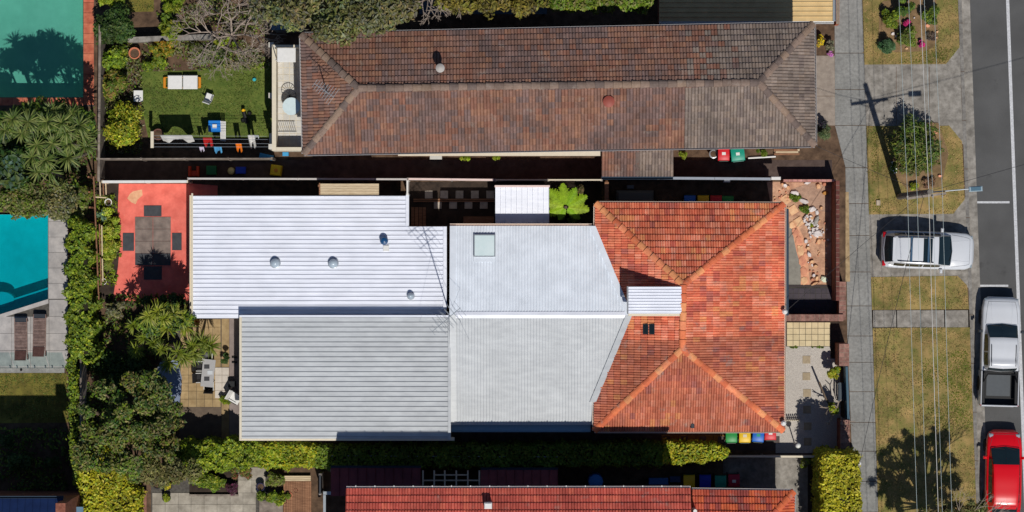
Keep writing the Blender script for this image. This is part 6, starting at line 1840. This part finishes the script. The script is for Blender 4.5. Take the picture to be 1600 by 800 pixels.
for y_ in (558, 566):
    p = W(366.5, y_); tag(MB().bbox(p.x - .13, p.x + .13, p.y - .045, p.y + .045, .016, .09, .02).put('shoe', black_plastic), ('upper' if y_ == 558 else 'lower') + ' black shoe on the grey path', 'shoe')
storage_box('black box on the grey path beside the cushioned chair', 362, 600, .35, .3, .4, black_plastic)

# lower garden
gpat = pave('patio', [(236, 754), (420, 728), (420, 900), (236, 900)], -.02, .006, grout)
flag = M('flagstone', lin(172, 164, 150), lin(136, 128, 116), 2.6, .9, .2, 18, rand=.1, blotch=.15, oscale=1.4)
tile_grid(gpat, 238, 770, 400, 860, 8, 5, 0, .03, flag, .35, skip=lambda x, y: (294 < x < 352 and y < 776))
tile_grid(gpat, 372, 730, 415, 770, 2, 2, 0, .03, flag, .35)
shrub('lush green planting in the lower garden bed', 326, 752, 30, 16, .7, 2600, .17, LIME[1:] + MIDG, k=16)
shrub('reddish cordylines behind the lower garden bed', 376, 738, 24, 12, 1.0, 1200, .2, [lin(128, 96, 60), lin(110, 120, 50), lin(150, 90, 70), lin(84, 110, 50)], k=9, aspect=.25)
shrub('dark purple leaved plant beside the flagstones', 363, 764, 10, 13, .8, 700, .18, [lin(96, 62, 72), lin(76, 50, 56), lin(120, 60, 90)], k=6)
gbed = pave('garden_bed', [(296, 730), (372, 730), (372, 772), (296, 774)], 0, .034, dark_ground)
m = MB(); m.pbox(296, 772.5, 372, 775.5, 0, .2); tag(m.put('sleeper_edge', grey_timber), 'grey sleeper edging of the lower garden bed', 'edging')
pot('dark pot with yellow flowers on the flagstones', 262, 760, .2, .4, blk, .22, YELG)
pot('black pot with green plant below the yellow flowers', 260, 778, .2, .35, blk, .3, LIME)
pot('dark pot under the olive tree', 246, 756, .24, .4, blk)
pot('small terracotta pot beside the yellow flowers', 272, 753, .12, .25, terra, .1)
m = MB(); m.pbox(214, 766, 229, 850, .3, .36, .01); tag(m.put('plank_bench', M('brown_board', lin(150, 108, 92), lin(120, 84, 70), 3, .85)), 'brown timber bench plank beside the yellow hedge', 'bench')
dk = thing('timber_deck', 'brown timber deck beside the potted bushes', 'deck', W(462, 780, 0))
for i in range(16):
    x_ = 443 + i * 2.72
    m = MB(); m.pbox(x_, 752, x_ + 2.4, 850, .2, .25); m.put('board', timber, dk)
for i in range(3):
    m = MB(); m.pbox(441, 743.5 + i * 2.8, 485.5, 746 + i * 2.8, .2, .25); m.put('board', pt_, dk)
m = MB(); m.pbox(405, 782, 442, 850, .1, .15); m.put('lower_step', grey_timber, dk)
shrub('round olive box bush beside the timber deck', 430, 752, 16, 14, 1.2, 2600, .11, OLIVE[:2] + LIME[1:2], k=14)
shrub('bright green bush spilling onto the timber deck', 432, 780, 17, 15, 1.0, 1800, .16, LIME + MIDG, k=10)
pot('blue black glazed pot by the flagstones', 407, 761, .19, .45, paint('glazed_pot', (46, 44, 74), .3))
pot('dark pot with a round green plant by the deck step', 410, 775, .24, .4, blk, .34, MIDG)
pot('small red pot on the timber deck', 462, 766, .1, .25, paint('red_pot', (176, 60, 50)))
pot('terracotta pot with pale leaves on the timber deck edge', 452, 774, .14, .3, terra, .2, MIDG)
pot('square edged pot low on the timber deck', 444, 783, .13, .25, terra)
fence('dark privacy screen between the deck and red tiled house', 500, 742, 500, 772, 1.8, dark_metal, fence_body)
# ================================================================ VEHICLES
def car_paint(name, rgb, k=1.0):
    c = lin(*rgb, k)
    return M(name, c, tuple(x * .96 for x in c), 1.5, .28, spec=.5, coat=.6)
tyre_m = paint('tyre', (28, 28, 30), .85); rim_m = paint('rim', (150, 152, 156), .3, metal=.6)
car_glass = M('car_glass', (.010, .020, .024), (.008, .016, .02), 2, .05, spec=.7)
lamp_red = paint('tail_lamp', (190, 24, 40), .25); lamp_clear = paint('head_lamp', (150, 162, 170), .12, spec=.7)

def smooth_interp(xs, ys, x):
    """smooth curve through key points (Catmull-Rom on a monotone x)"""
    xs = np.array(xs, float); ys = np.array(ys, float)
    if xs[0] > xs[-1]: xs = xs[::-1]; ys = ys[::-1]
    m = np.gradient(ys, xs)
    i = np.clip(np.searchsorted(xs, x) - 1, 0, len(xs) - 2)
    h = xs[i + 1] - xs[i]; t = np.clip((x - xs[i]) / h, 0, 1)
    return (2 * t**3 - 3 * t**2 + 1) * ys[i] + (t**3 - 2 * t**2 + t) * h * m[i] + (-2 * t**3 + 3 * t**2) * ys[i + 1] + (t**3 - t**2) * h * m[i + 1]

def grid_mesh(G):
    """G (a,b,3) points -> MB"""
    a, b = G.shape[:2]
    m = MB()
    m.add([tuple(p) for p in G.reshape(-1, 3)], [(i * b + j, (i + 1) * b + j, (i + 1) * b + j + 1, i * b + j + 1) for i in range(a - 1) for j in range(b - 1)])
    return m

class Car:
    def __init__(s, body, cabin):
        s.body = np.array(body, float)      # x, half width, sill height, shoulder height, centre height
        s.cab = np.array(cabin, float)      # x, half width at belt, half width at roof, roof height, belt height
    def body_grid(s, n=44):
        B = s.body
        xs = np.interp(np.linspace(0, 1, n), np.linspace(0, 1, len(B)), B[:, 0])
        f = lambda k: smooth_interp(B[:, 0], B[:, k], xs)
        w, zb, zs, zt = f(1), f(2), f(3), f(4)
        half = [(.86, zb), (.95, zb + .06), (1.0, zb * .5 + zs * .5), (.995, zs - .13), (.97, zs - .04), (.92, zs + .0), (.8, zs * .55 + zt * .45), (.5, zs * .15 + zt * .85), (0, zt)]
        L_ = [np.stack([xs, w * k, z], 1) for k, z in half]
        Rr = [np.stack([xs, -w * k, z], 1) for k, z in half[:-1]][::-1]
        return np.stack(L_ + Rr, 1)
    def gh(s, x, t):
        """point on the cabin: t 0 at the belt line, 1 at the roof centre, sign gives the side"""
        C = s.cab
        x = np.asarray(x, float); x0_, x1_ = C[0, 0], C[-1, 0]
        wb, wt, zr, zb = [smooth_interp(C[:, 0], C[:, k], x) for k in (1, 2, 3, 4)]
        a = np.abs(t)
        k = [0, .38, .5, .6, .8, 1.0]
        ys = np.stack([wb, wb * .18 + wt * .82 + .02, wt + .005, wt * .9, wt * .5, wt * 0], -1)
        zs_ = np.stack([zb, zb * .22 + zr * .78, zr * .97 + zb * .03, zr + 0 * zb, zr + .022 * (zr - zb), zr + .03 * (zr - zb)], -1)
        kk = np.array(k)
        i = int(np.clip(np.searchsorted(kk, a) - 1, 0, 4)); f = (a - kk[i]) / (kk[i + 1] - kk[i])
        y = ys[..., i] * (1 - f) + ys[..., i + 1] * f; z = zs_[..., i] * (1 - f) + zs_[..., i + 1] * f
        fr_ = np.clip((x - (x0_ - .75)) / .75, 0, 1); re_ = np.clip(((x1_ + .4) - x) / .4, 0, 1)
        x = x + (a - .5) * (.2 * fr_ - .14 * re_)          # glass bows out fore and aft
        return np.stack([x, y * (1 if t >= 0 else -1), z], -1)
    def patch(s, x0, x1, t0, t1, off=0.0, n=12, m=9, skew=0.0):
        ts = np.linspace(t0, t1, m); G = []
        for t in ts:
            sh = skew * (1 - abs(t)) 
            G.append(s.gh(np.linspace(x0 - sh, x1 - sh, n), t))
        G = np.stack(G, 1)
        if off:
            du = np.gradient(G, axis=0); dv = np.gradient(G, axis=1)
            nn = np.cross(du.reshape(-1, 3), dv.reshape(-1, 3)); nn = nrm(nn).reshape(G.shape)
            c = G.mean((0, 1)); c0 = np.array([G[..., 0].mean(), 0, .9])
            sg = np.sign(((G - c0) * nn).sum(-1, keepdims=True)); sg[sg == 0] = 1
            G = G + nn * sg * off
        return G

def wheel(parent, x, y, r=.34, w=.22):
    o = MB()
    o.lathe((0, 0, 0), [(r * .62, -w / 2), (r * .95, -w / 2), (r, -w * .35), (r, w * .35), (r * .95, w / 2), (r * .62, w / 2)], 20)
    mx = Matrix.Translation((x, y, r)) @ Matrix.Rotation(R(90), 4, 'X')
    t = o.put('wheel', tyre_m, parent, True, local=True, mx=mx)
    m = MB()
    m.lathe((0, 0, 0), [(r * .6, -w * .42), (r * .6, w * .42)], 18)
    m.put('rim', rim_m, t, local=True)

def finish_body(t, car, pm, n=44):
    G = car.body_grid(n); m = grid_mesh(G)
    k = G.shape[1]
    m.f.append(tuple(range(k))); m.c.append(None)
    m.f.append(tuple(range((n - 1) * k, n * k))[::-1]); m.c.append(None)
    me = m.mesh('body', True); bm = bmesh.new(); bm.from_mesh(me); bmesh.ops.recalc_face_normals(bm, faces=bm.faces[:]); bm.to_mesh(me); bm.free()
    return put('body', me, pm, t, local=True)

def solid(G, th, name, mat, parent, smooth=True):
    o = grid_mesh(G).put(name, mat, parent, smooth, local=True)
    return o

def body_pt(car, x, f, up=.006):
    B = car.body; g_ = lambda k: float(smooth_interp(B[:, 0], B[:, k], np.array(x)))
    w, zs, zt = g_(1), g_(3), g_(4)
    z = np.interp(abs(f), [0, .5, .8, .92], [zt, zs * .15 + zt * .85, zs * .55 + zt * .45, zs])
    return Vector((x, w * f, z + up))
def bonnet_lines(t, car, x0, x1, f0, f1, cowl, wipers=True):
    '''shut lines of the bonnet, the grille slot and the wipers'''
    seam = paint('panel_gap', (70, 72, 76), .7)
    for sg in (-1, 1):
        MB().path([body_pt(car, x0 + (x1 - x0) * i / 8, sg * (f0 + (f1 - f0) * i / 8)) for i in range(9)], .007, .007, 4).put('bonnet_gap', seam, t, local=True)
        MB().path([body_pt(car, x0 + (x1 - x0) * i / 6, sg * (f0 - .35 + .1 * i / 6), .002) for i in range(7)], .012, .012, 4).put('bonnet_crease', t.children[0].data.materials[0], t, local=True)
    MB().path([body_pt(car, x1, f1 * (1 - 2 * i / 8)) for i in range(9)], .007, .007, 4).put('bonnet_gap', seam, t, local=True)
    if wipers:
        for y0_, y1_ in ((.55, .05), (.0, -.5)):
            a_ = Vector(car.gh(np.array(cowl - .03), .55 + .4 * (1 - abs(y0_) / .7))); b_ = Vector(car.gh(np.array(cowl - .09), .55 + .4 * (1 - abs(y1_) / .7)))
            MB().tube((a_.x, y0_, a_.z + .03), (b_.x - .02, y1_, b_.z + .05), .012, n=5).put('wiper', black_plastic, t, local=True)

def mirror_part(t, x, y, z, pm):
    for sg in (-1, 1):
        MB().bbox(x - .07, x + .07, sg * y - .1, sg * y + .1, z - .07, z + .07, .04).put('mirror', pm, t, True, local=True)

# --- white SUV across the driveway, nose to the road
pw_ = car_paint('white_car_paint', (206, 208, 212))
c = W(1450, 391, .8)
suv = thing('suv', 'white SUV with roof bars parked across the driveway', 'car', (c.x, c.y, .012), R(-2))
car = Car([(2.27, .52, .36, .60, .64), (2.2, .68, .28, .70, .76), (2.0, .83, .24, .82, .92), (1.5, .91, .24, .92, 1.05), (.9, .925, .24, .97, 1.10), (0, .925, .24, 1.0, 1.06), (-1.2, .925, .24, 1.02, 1.06), (-1.8, .91, .26, 1.02, 1.06), (-2.1, .86, .30, .98, 1.02), (-2.22, .76, .36, .86, .9), (-2.27, .66, .40, .68, .7)],
          [(1.08, .76, .70, 1.09, 1.05), (.72, .80, .68, 1.34, 1.0), (.35, .83, .655, 1.56, .98), (0, .84, .65, 1.62, .98), (-.8, .845, .645, 1.65, 1.0), (-1.5, .83, .62, 1.62, 1.0), (-1.78, .81, .60, 1.56, 1.0), (-2.0, .79, .62, 1.34, 1.0), (-2.16, .76, .64, 1.06, 1.0)])
finish_body(suv, car, pw_)
solid(car.patch(1.08, -2.16, 0, 1, 0, 40, 15), 0, 'cabin_side', pw_, suv); solid(car.patch(1.08, -2.16, -1, 0, 0, 40, 15), 0, 'cabin_side', pw_, suv)
solid(np.concatenate([car.patch(1.03, .42, -.46, 0, .008, 10, 8)[:, :], car.patch(1.03, .42, 0, .46, .008, 10, 8)[:, 1:]], 1) if False else car.patch(1.03, .40, -.999, -.47, .010, 10, 9), 0, 'windscreen', car_glass, suv)
solid(car.patch(1.03, .40, .47, .999, .010, 10, 9), 0, 'windscreen', car_glass, suv)
solid(car.patch(-1.80, -2.12, .5, .999, .010, 8, 8), 0, 'rear_window', car_glass, suv); solid(car.patch(-1.80, -2.12, -.999, -.5, .010, 8, 8), 0, 'rear_window', car_glass, suv)
for sg in (1, -1):
    for xa, xb in ((.55, -.28), (-.34, -1.15), (-1.21, -1.72)):
        solid(car.patch(xa, xb, sg * .06, sg * .36, .010, 8, 6), 0, 'side_window', car_glass, suv)
solid(car.patch(.08, -.36, .62, .999, .012, 6, 8), 0, 'sunroof', car_glass, suv); solid(car.patch(.08, -.36, -.999, -.62, .012, 6, 8), 0, 'sunroof', car_glass, suv)
for sg in (1, -1):
    pts = [Vector(car.gh(np.array(x_), .58)) for x_ in np.linspace(.15, -1.6, 9)]
    MB().path([Vector((p.x, sg * p.y, p.z + .05)) for p in pts], .022, .022, 6).put('roof_rail', dark_metal, suv, local=True)
    MB().bbox(-2.24, -2.0, sg * .70 - .13, sg * .70 + .13, .82, 1.0, .05).put('tail_light', lamp_red, suv, True, local=True)
    MB().bbox(1.98, 2.17, sg * .66 - .12, sg * .66 + .12, .68, .80, .05).put('headlight', lamp_clear, suv, True, local=True)
for x_ in (-.12, -.95):
    MB().bbox(x_ - .05, x_ + .05, -.62, .62, 1.70, 1.735, .012).put('crossbar', paint('bar_blue_grey', (66, 92, 116), .3), suv, local=True)
mirror_part(suv, .62, 1.0, 1.05, pw_)
for x_ in (1.38, -1.36):
    for sg in (-1, 1): wheel(suv, x_, sg * .82, .35)
MB().bbox(-2.30, -2.22, -.6, .6, .4, .62, .03).put('rear_bumper', dark_metal, suv, local=True)
MB().box(-1.84, -1.70, -.56, .56, 1.575, 1.605).put('spoiler', pw_, suv, local=True)

bonnet_lines(suv, car, 1.12, 2.02, .84, .74, 1.06)
for sg in (-1, 1):
    for x_ in (.45, -.35, -1.15):
        MB().path([Vector((x_, sg * .935, .35)), Vector((x_, sg * .94, .7)), Vector((x_ - .03, sg * .925, .93))], .006, .006, 4).put('door_gap', MATS['panel_gap'], suv, local=True)
# --- white utility truck parked on the road
c = W(1563.5, 549, .9)
ute = thing('utility_truck', 'white dual cab utility truck with open black tray parked on the road', 'utility', (c.x, c.y, -.10), R(90 - 1.6))
car = Car([(2.66, .62, .44, .74, .80), (2.58, .76, .36, .84, .92), (2.3, .88, .32, .98, 1.06), (1.8, .93, .30, 1.04, 1.14), (1.2, .935, .30, 1.07, 1.17), (.4, .935, .30, 1.06, 1.10), (-.6, .935, .30, 1.06, 1.1), (-.95, .93, .30, 1.06, 1.08)],
          [(1.30, .79, .73, 1.17, 1.12), (.95, .82, .70, 1.45, 1.06), (.62, .84, .67, 1.72, 1.06), (.3, .845, .665, 1.78, 1.06), (-.3, .845, .66, 1.79, 1.06), (-.72, .83, .66, 1.77, 1.06), (-.86, .82, .68, 1.5, 1.06), (-.93, .81, .70, 1.12, 1.06)])
finish_body(ute, car, pw_)
for a_, b_ in ((0, 1), (-1, 0)): solid(car.patch(1.30, -.93, a_, b_, 0, 36, 15), 0, 'cabin_side', pw_, ute)
for a_, b_ in ((.46, .999), (-.999, -.46)):
    solid(car.patch(1.26, .68, a_, b_, .010, 10, 9), 0, 'windscreen', car_glass, ute)
    solid(car.patch(-.78, -.90, a_, b_, .010, 6, 9), 0, 'rear_window', car_glass, ute)
for sg in (1, -1):
    for xa, xb in ((.85, .02), (-.05, -.68)):
        solid(car.patch(xa, xb, sg * .06, sg * .36, .010, 8, 6), 0, 'side_window', car_glass, ute)
    pts = [Vector(car.gh(np.array(x_), .6)) for x_ in np.linspace(.35, -.68, 6)]
    MB().path([Vector((p.x, sg * p.y, p.z + .02)) for p in pts], .02, .02, 6).put('roof_rail', dark_metal, ute, local=True)
    m = MB(); m.bbox(-2.62, -.96, sg * .93 - .05 if sg > 0 else -.93 - .0, .93 + .0 if sg > 0 else -.93 + .05, .34, 1.12, .02)
    m.put('tray_side', pw_, ute, local=True)
    MB().bbox(-2.55, -1.05, sg * .80 - .08, sg * .80 + .08, 1.0, 1.08, .02).put('tray_liner', black_plastic, ute, local=True)
    MB().bbox(2.42, 2.58, sg * .7 - .13, sg * .7 + .13, .78, .90, .05).put('headlight', lamp_clear, ute, True, local=True)
    MB().bbox(-2.66, -2.60, sg * .88 - .05, sg * .88 + .05, .8, 1.05, .02).put('tail_light', lamp_red, ute, True, local=True)
MB().bbox(-2.68, -2.622, -.88, .88, .5, 1.12, .02).put('tailgate', pw_, ute, local=True)
MB().box(-2.62, -.96, -.88, .88, .55, .62).put('tray_floor', black_plastic, ute, local=True)
MB().box(-2.2, -1.12, -.58, .58, .622, .64).put('tray_mat', paint('tray_mat', (84, 88, 92), .7), ute, local=True)
MB().bbox(-1.06, -.97, -.86, .86, .62, 1.14, .02).put('tray_front', black_plastic, ute, local=True)
for z_, y0_ in ((1.16, .8), ):
    MB().path([Vector((-1.5, -.82, 1.1)), Vector((-1.1, -.72, 1.62)), Vector((-1.1, .72, 1.62)), Vector((-1.5, .82, 1.1))], .03, .03, 6).put('sports_bar', black_plastic, ute, local=True)
mirror_part(ute, .98, 1.03, 1.12, dark_metal)
for x_ in (1.65, -1.6):
    for sg in (-1, 1): wheel(ute, x_, sg * .82, .38, .25)
MB().bbox(-2.74, -2.66, -.8, .8, .42, .56, .02).put('rear_bumper', galv, ute, local=True)

bonnet_lines(ute, car, 1.34, 2.42, .84, .76, 1.28)
# --- red hatchback behind it
pr_ = car_paint('red_car_paint', (214, 10, 26))
c = W(1569, 738, .8)
hat = thing('hatchback', 'bright red hatchback parked behind the white utility truck', 'car', (c.x, c.y, -.10), R(90 - 1.2))
car = Car([(2.06, .50, .40, .58, .62), (1.98, .66, .30, .70, .76), (1.75, .80, .24, .82, .90), (1.4, .86, .24, .90, 1.0), (.9, .875, .24, .94, 1.04), (0, .88, .24, .96, 1.0), (-1.2, .88, .24, .98, 1.02), (-1.6, .87, .26, .98, 1.02), (-1.9, .82, .30, .94, .98), (-2.03, .72, .38, .8, .84), (-2.08, .6, .42, .62, .64)],
          [(1.22, .72, .68, 1.04, 1.0), (.8, .76, .645, 1.27, .96), (.4, .785, .615, 1.45, .94), (0, .79, .605, 1.51, .94), (-.7, .79, .60, 1.52, .95), (-1.3, .78, .58, 1.48, .96), (-1.62, .76, .57, 1.40, .96), (-1.85, .73, .60, 1.18, .96), (-1.98, .70, .62, 1.0, .96)])
finish_body(hat, car, pr_)
for a_, b_ in ((0, 1), (-1, 0)): solid(car.patch(1.22, -1.98, a_, b_, 0, 40, 15), 0, 'cabin_side', pr_, hat)
for a_, b_ in ((.44, .999), (-.999, -.44)):
    solid(car.patch(1.17, .42, a_, b_, .010, 10, 9), 0, 'windscreen', car_glass, hat)
for a_, b_ in ((.5, .999), (-.999, -.5)):
    solid(car.patch(-1.66, -1.93, a_, b_, .010, 8, 9), 0, 'rear_window', car_glass, hat)
for sg in (1, -1):
    for xa, xb in ((.75, -.12), (-.18, -1.0), (-1.05, -1.45)):
        solid(car.patch(xa, xb, sg * .06, sg * .36, .010, 8, 6), 0, 'side_window', car_glass, hat)
    MB().bbox(1.62, 1.88, sg * .64 - .12, sg * .64 + .12, .72, .86, .05).put('headlight', lamp_clear, hat, True, local=True)
    MB().bbox(-2.0, -1.8, sg * .72 - .08, sg * .72 + .08, .8, 1.02, .04).put('tail_light', lamp_red, hat, True, local=True)
mirror_part(hat, .72, .95, .98, pr_)
for x_ in (1.28, -1.25):
    for sg in (-1, 1): wheel(hat, x_, sg * .78, .31)
MB().box(-1.75, -1.60, -.52, .52, 1.415, 1.44).put('spoiler', pr_, hat, local=True)

bonnet_lines(hat, car, 1.26, 1.85, .84, .7, 1.2)
# ================================================================ POWER POLE, WIRES, STREET LAMP
pb_ = W(1405, 307)
pole = thing('power_pole', 'timber power pole with crossarm and street light on the verge', 'power pole', pb_)
MB().tube(pb_, pb_ + Vector((0, 0, 9.0)), .16, .12, 12).put('post', M('pole_timber', lin(128, 122, 112), lin(96, 90, 84), 6, .9, .3), pole)
ca = R(8)
dvec = Vector((math.cos(ca), math.sin(ca), 0)); pv_ = Vector((-dvec.y, dvec.x, 0))
cc = pb_ + Vector((0, -.17, 7.95))
m = MB(); mxc = Matrix.Translation(cc) @ Matrix.Rotation(ca, 4, 'Z')
m.box(-.92, .92, -.05, .05, -.06, .06, mxc); m.put('crossarm', grey_timber, pole)
for sg in (-1, 1): MB().tube(cc + dvec * sg * .55 - Vector((0, 0, .06)), pb_ + Vector((0, -.12, 7.4)), .018, n=5).put('brace', galv, pole)
lampg = W(1477, 302); le = Vector((lampg.x, lampg.y, 8.05))
m = MB(); m.path([pb_ + Vector((.1, 0, 7.4)), pb_.lerp(Vector((le.x, le.y, 0)), .35) + Vector((0, 0, 7.85)), le - Vector((.3, 0, 0))], .035, .028, 8); m.put('lamp_arm', galv, pole)
hd = MB().bbox(-.33, .3, -.12, .12, -.05, .07, .04, Matrix.Translation(le) @ Matrix.Rotation(R(3), 4, 'Z')).put('lamp_head', paint('lamp_grey', (150, 168, 178), .4), pole, True)
MB().bbox(-.24, .22, -.09, .09, .071, .082, .004, Matrix.Translation(le) @ Matrix.Rotation(R(3), 4, 'Z')).put('solar_cell', paint('lamp_cell', (84, 112, 128), .3), hd)
wire_m = paint('wire', (180, 194, 194), .4); dwire = paint('dark_wire', (44, 44, 48), .6)
sd = Vector((K * -1, 1, 0)).normalized()           # along the street, northwards
def wire_line(p, r, span=34, sag=.55):
    pts = []
    for i in range(-17, 18):
        d = span * i / 17
        f = abs(i) / 17
        z = p.z - sag * 4 * f * (1 - f)
        pts.append(Vector((p.x + sd.x * d, p.y + sd.y * d, z)))
    return MB().path(pts, r, r, 5)
for i, gx_ in enumerate((1377, 1391, 1414, 1428)):
    g_ = W(gx_, 308); p = Vector((g_.x, g_.y - .17, 8.12))
    MB().lathe((p.x, p.y, 8.01), [(.03, 0), (.05, .04), (.03, .08), (.045, .11)], 8).put('insulator', paint('porcelain', (150, 140, 132), .3), pole)
    tag(wire_line(p + Vector((0, 0, 0)), .009).put('power_wire', wire_m), ('leftmost', 'second from left', 'fourth from left', 'rightmost')[i] + ' thin overhead power wire along the verge', 'wire', 'overhead wires along the verge')
tag(wire_line(pb_ + Vector((-.05, 0, 8.95)), .014).put('power_wire', paint('bright_wire', (206, 204, 198), .4)), 'thickest bright overhead wire carried on the pole top', 'wire', 'overhead wires along the verge')
def cable(a, b, r, sag=.4, n=14):
    return MB().path([a.lerp(b, i / n) - Vector((0, 0, sag * 4 * (i / n) * (1 - i / n))) for i in range(n + 1)], r, r, 5)
tag(cable(pb_ + Vector((0, 0, 7.6)), W(1343, 724, 3.2), .012).put('service_cable', dwire), 'dark service cable from the pole to the front hedge', 'cable')
tag(cable(pb_ + Vector((0, 0, 7.5)), W(1226, 488, 3.3), .010).put('service_cable', dwire), 'dark service cable from the pole to the terracotta house', 'cable')
tag(cable(pb_ + Vector((0, 0, 7.7)), W(1271, 226, 6.6), .010).put('service_cable', dwire), 'dark service cable from the pole to the brown block', 'cable')
tag(cable(pb_ + Vector((0, 0, 7.9)), W(2005, 137) + Vector((0, 0, 7.6)), .011, .2).put('service_cable', dwire), 'dark service cable from the pole across the road', 'cable')
p = W(1343, 724, 3.2); t = thing('cable_post', 'slim white cable post in the corner of the front hedge', 'post', (p.x, p.y, 0))
MB().tube((p.x, p.y, 0), p, .03, n=8).put('post', galv, t); MB().lathe((p.x, p.y, 3.15), [(.06, 0), (.09, .05), (.05, .1)], 10).put('cap', white_paint, t)
a = W(1369, 313); b = W(1375, 321)
tag(MB().box(a.x, b.x, b.y, a.y, 0, .12).put('pit_cover', M('pit_cover', lin(186, 170, 150), lin(160, 146, 128), 5, .9)), 'small pale utility pit cover on the verge', 'pit cover')
# stones and soil of the verge bed
vb = pave('garden_bed', [(1374, 8), (1380, 2), (1462, -10), (1466, 60), (1458, 74), (1446, 80), (1400, 82), (1372, 74)], 0, .05, M('verge_soil', lin(138, 112, 84), lin(104, 86, 60), 2.5, .95, .6, 14, blotch=.2))
for x_, y_, r_, c_ in ((1395, 53, 3, whites), (1400, 57, 2.4, whites), (1449, 40, 3.4, pinks), (1464, 50, 2, san), (1463, 59, 2, san), (1416, 76, 2.4, san), (1402, 45, 2, san), (1437, 18, 1.8, whites), (1439, 21, 1.8, whites), (1428, 28, 1.6, whites)):
    stone('garden_rock', None, None, x_, y_, r_, r_ * .85, .12, c_, parent=vb)
shrub('dry brown patch of twigs in the verge bed', 1454, 58, 9, 9, .25, 350, .14, [lin(124, 104, 96), lin(100, 84, 76)], k=6, aspect=.2)
vb2 = pave('garden_bed', [(1392, 215), (1420, 190), (1466, 192), (1482, 240), (1470, 292), (1420, 300), (1396, 270)], 0, .05, MATS['verge_soil'])
for x_, y_, r_ in ((1460, 207, 5), (1468, 275, 3.5), (1447, 283, 3), (1398, 268, 2), (1404, 240, 2)):
    stone('garden_rock', None, None, x_, y_, r_, r_ * .6, .15, pinks if r_ > 3 else whites, parent=vb2)

# ================================================================ ANTENNAS
def antenna(label, x, y, zb, h, rz, n=9, spread=1.5, parent=None):
    c = W(x, y, zb); t = thing('tv_antenna', label, 'antenna', (c.x, c.y, zb), rz)
    MB().tube((0, 0, 0), (0, 0, h), .03, .022, 8).put('mast', galv, t, local=True)
    MB().tube((-spread * .5, 0, h - .05), (spread * .5, 0, h - .05), .016, n=6).put('boom', galv, t, local=True)
    for i in range(n):
        x_ = -spread * .48 + spread * .96 * i / (n - 1); l = .22 + .25 * (i / n)
        MB().tube((x_, -l, h - .05), (x_, l, h - .05), .009, n=5).put('element', galv, t, local=True)
    return t
antenna('tall television antenna mast between the white and grey metal roofs', 703, 494, 3.3, 7.0, R(40), 10, 1.7)
tall = bpy.data.objects['tv_antenna']
for z_ in (5.4, 6.2):
    MB().tube((-.5, 0, z_), (.5, 0, z_), .014, n=6).put('boom', galv, tall, local=True)
    for i in range(5): MB().tube((-.45 + i * .22, -.5, z_), (-.45 + i * .22, .5, z_), .008, n=5).put('element', galv, tall, local=True)
for a_ in (30, 150, 270):
    MB().tube((1.6 * math.cos(R(a_)), 1.6 * math.sin(R(a_)), -.2), (0, 0, 4.5), .006, n=4).put('guy_wire', galv, tall, local=True)
antenna('small television antenna on the left hip of the brown tiled roof', 512, 146, 7.0, 2.3, R(-35), 9, 1.1)
c = W(497, 147, 9.0)
for i, (x_, y_) in enumerate(((440, 102), (434, 77))):
    p = W(x_ + 4, y_ + 3, 3.2)
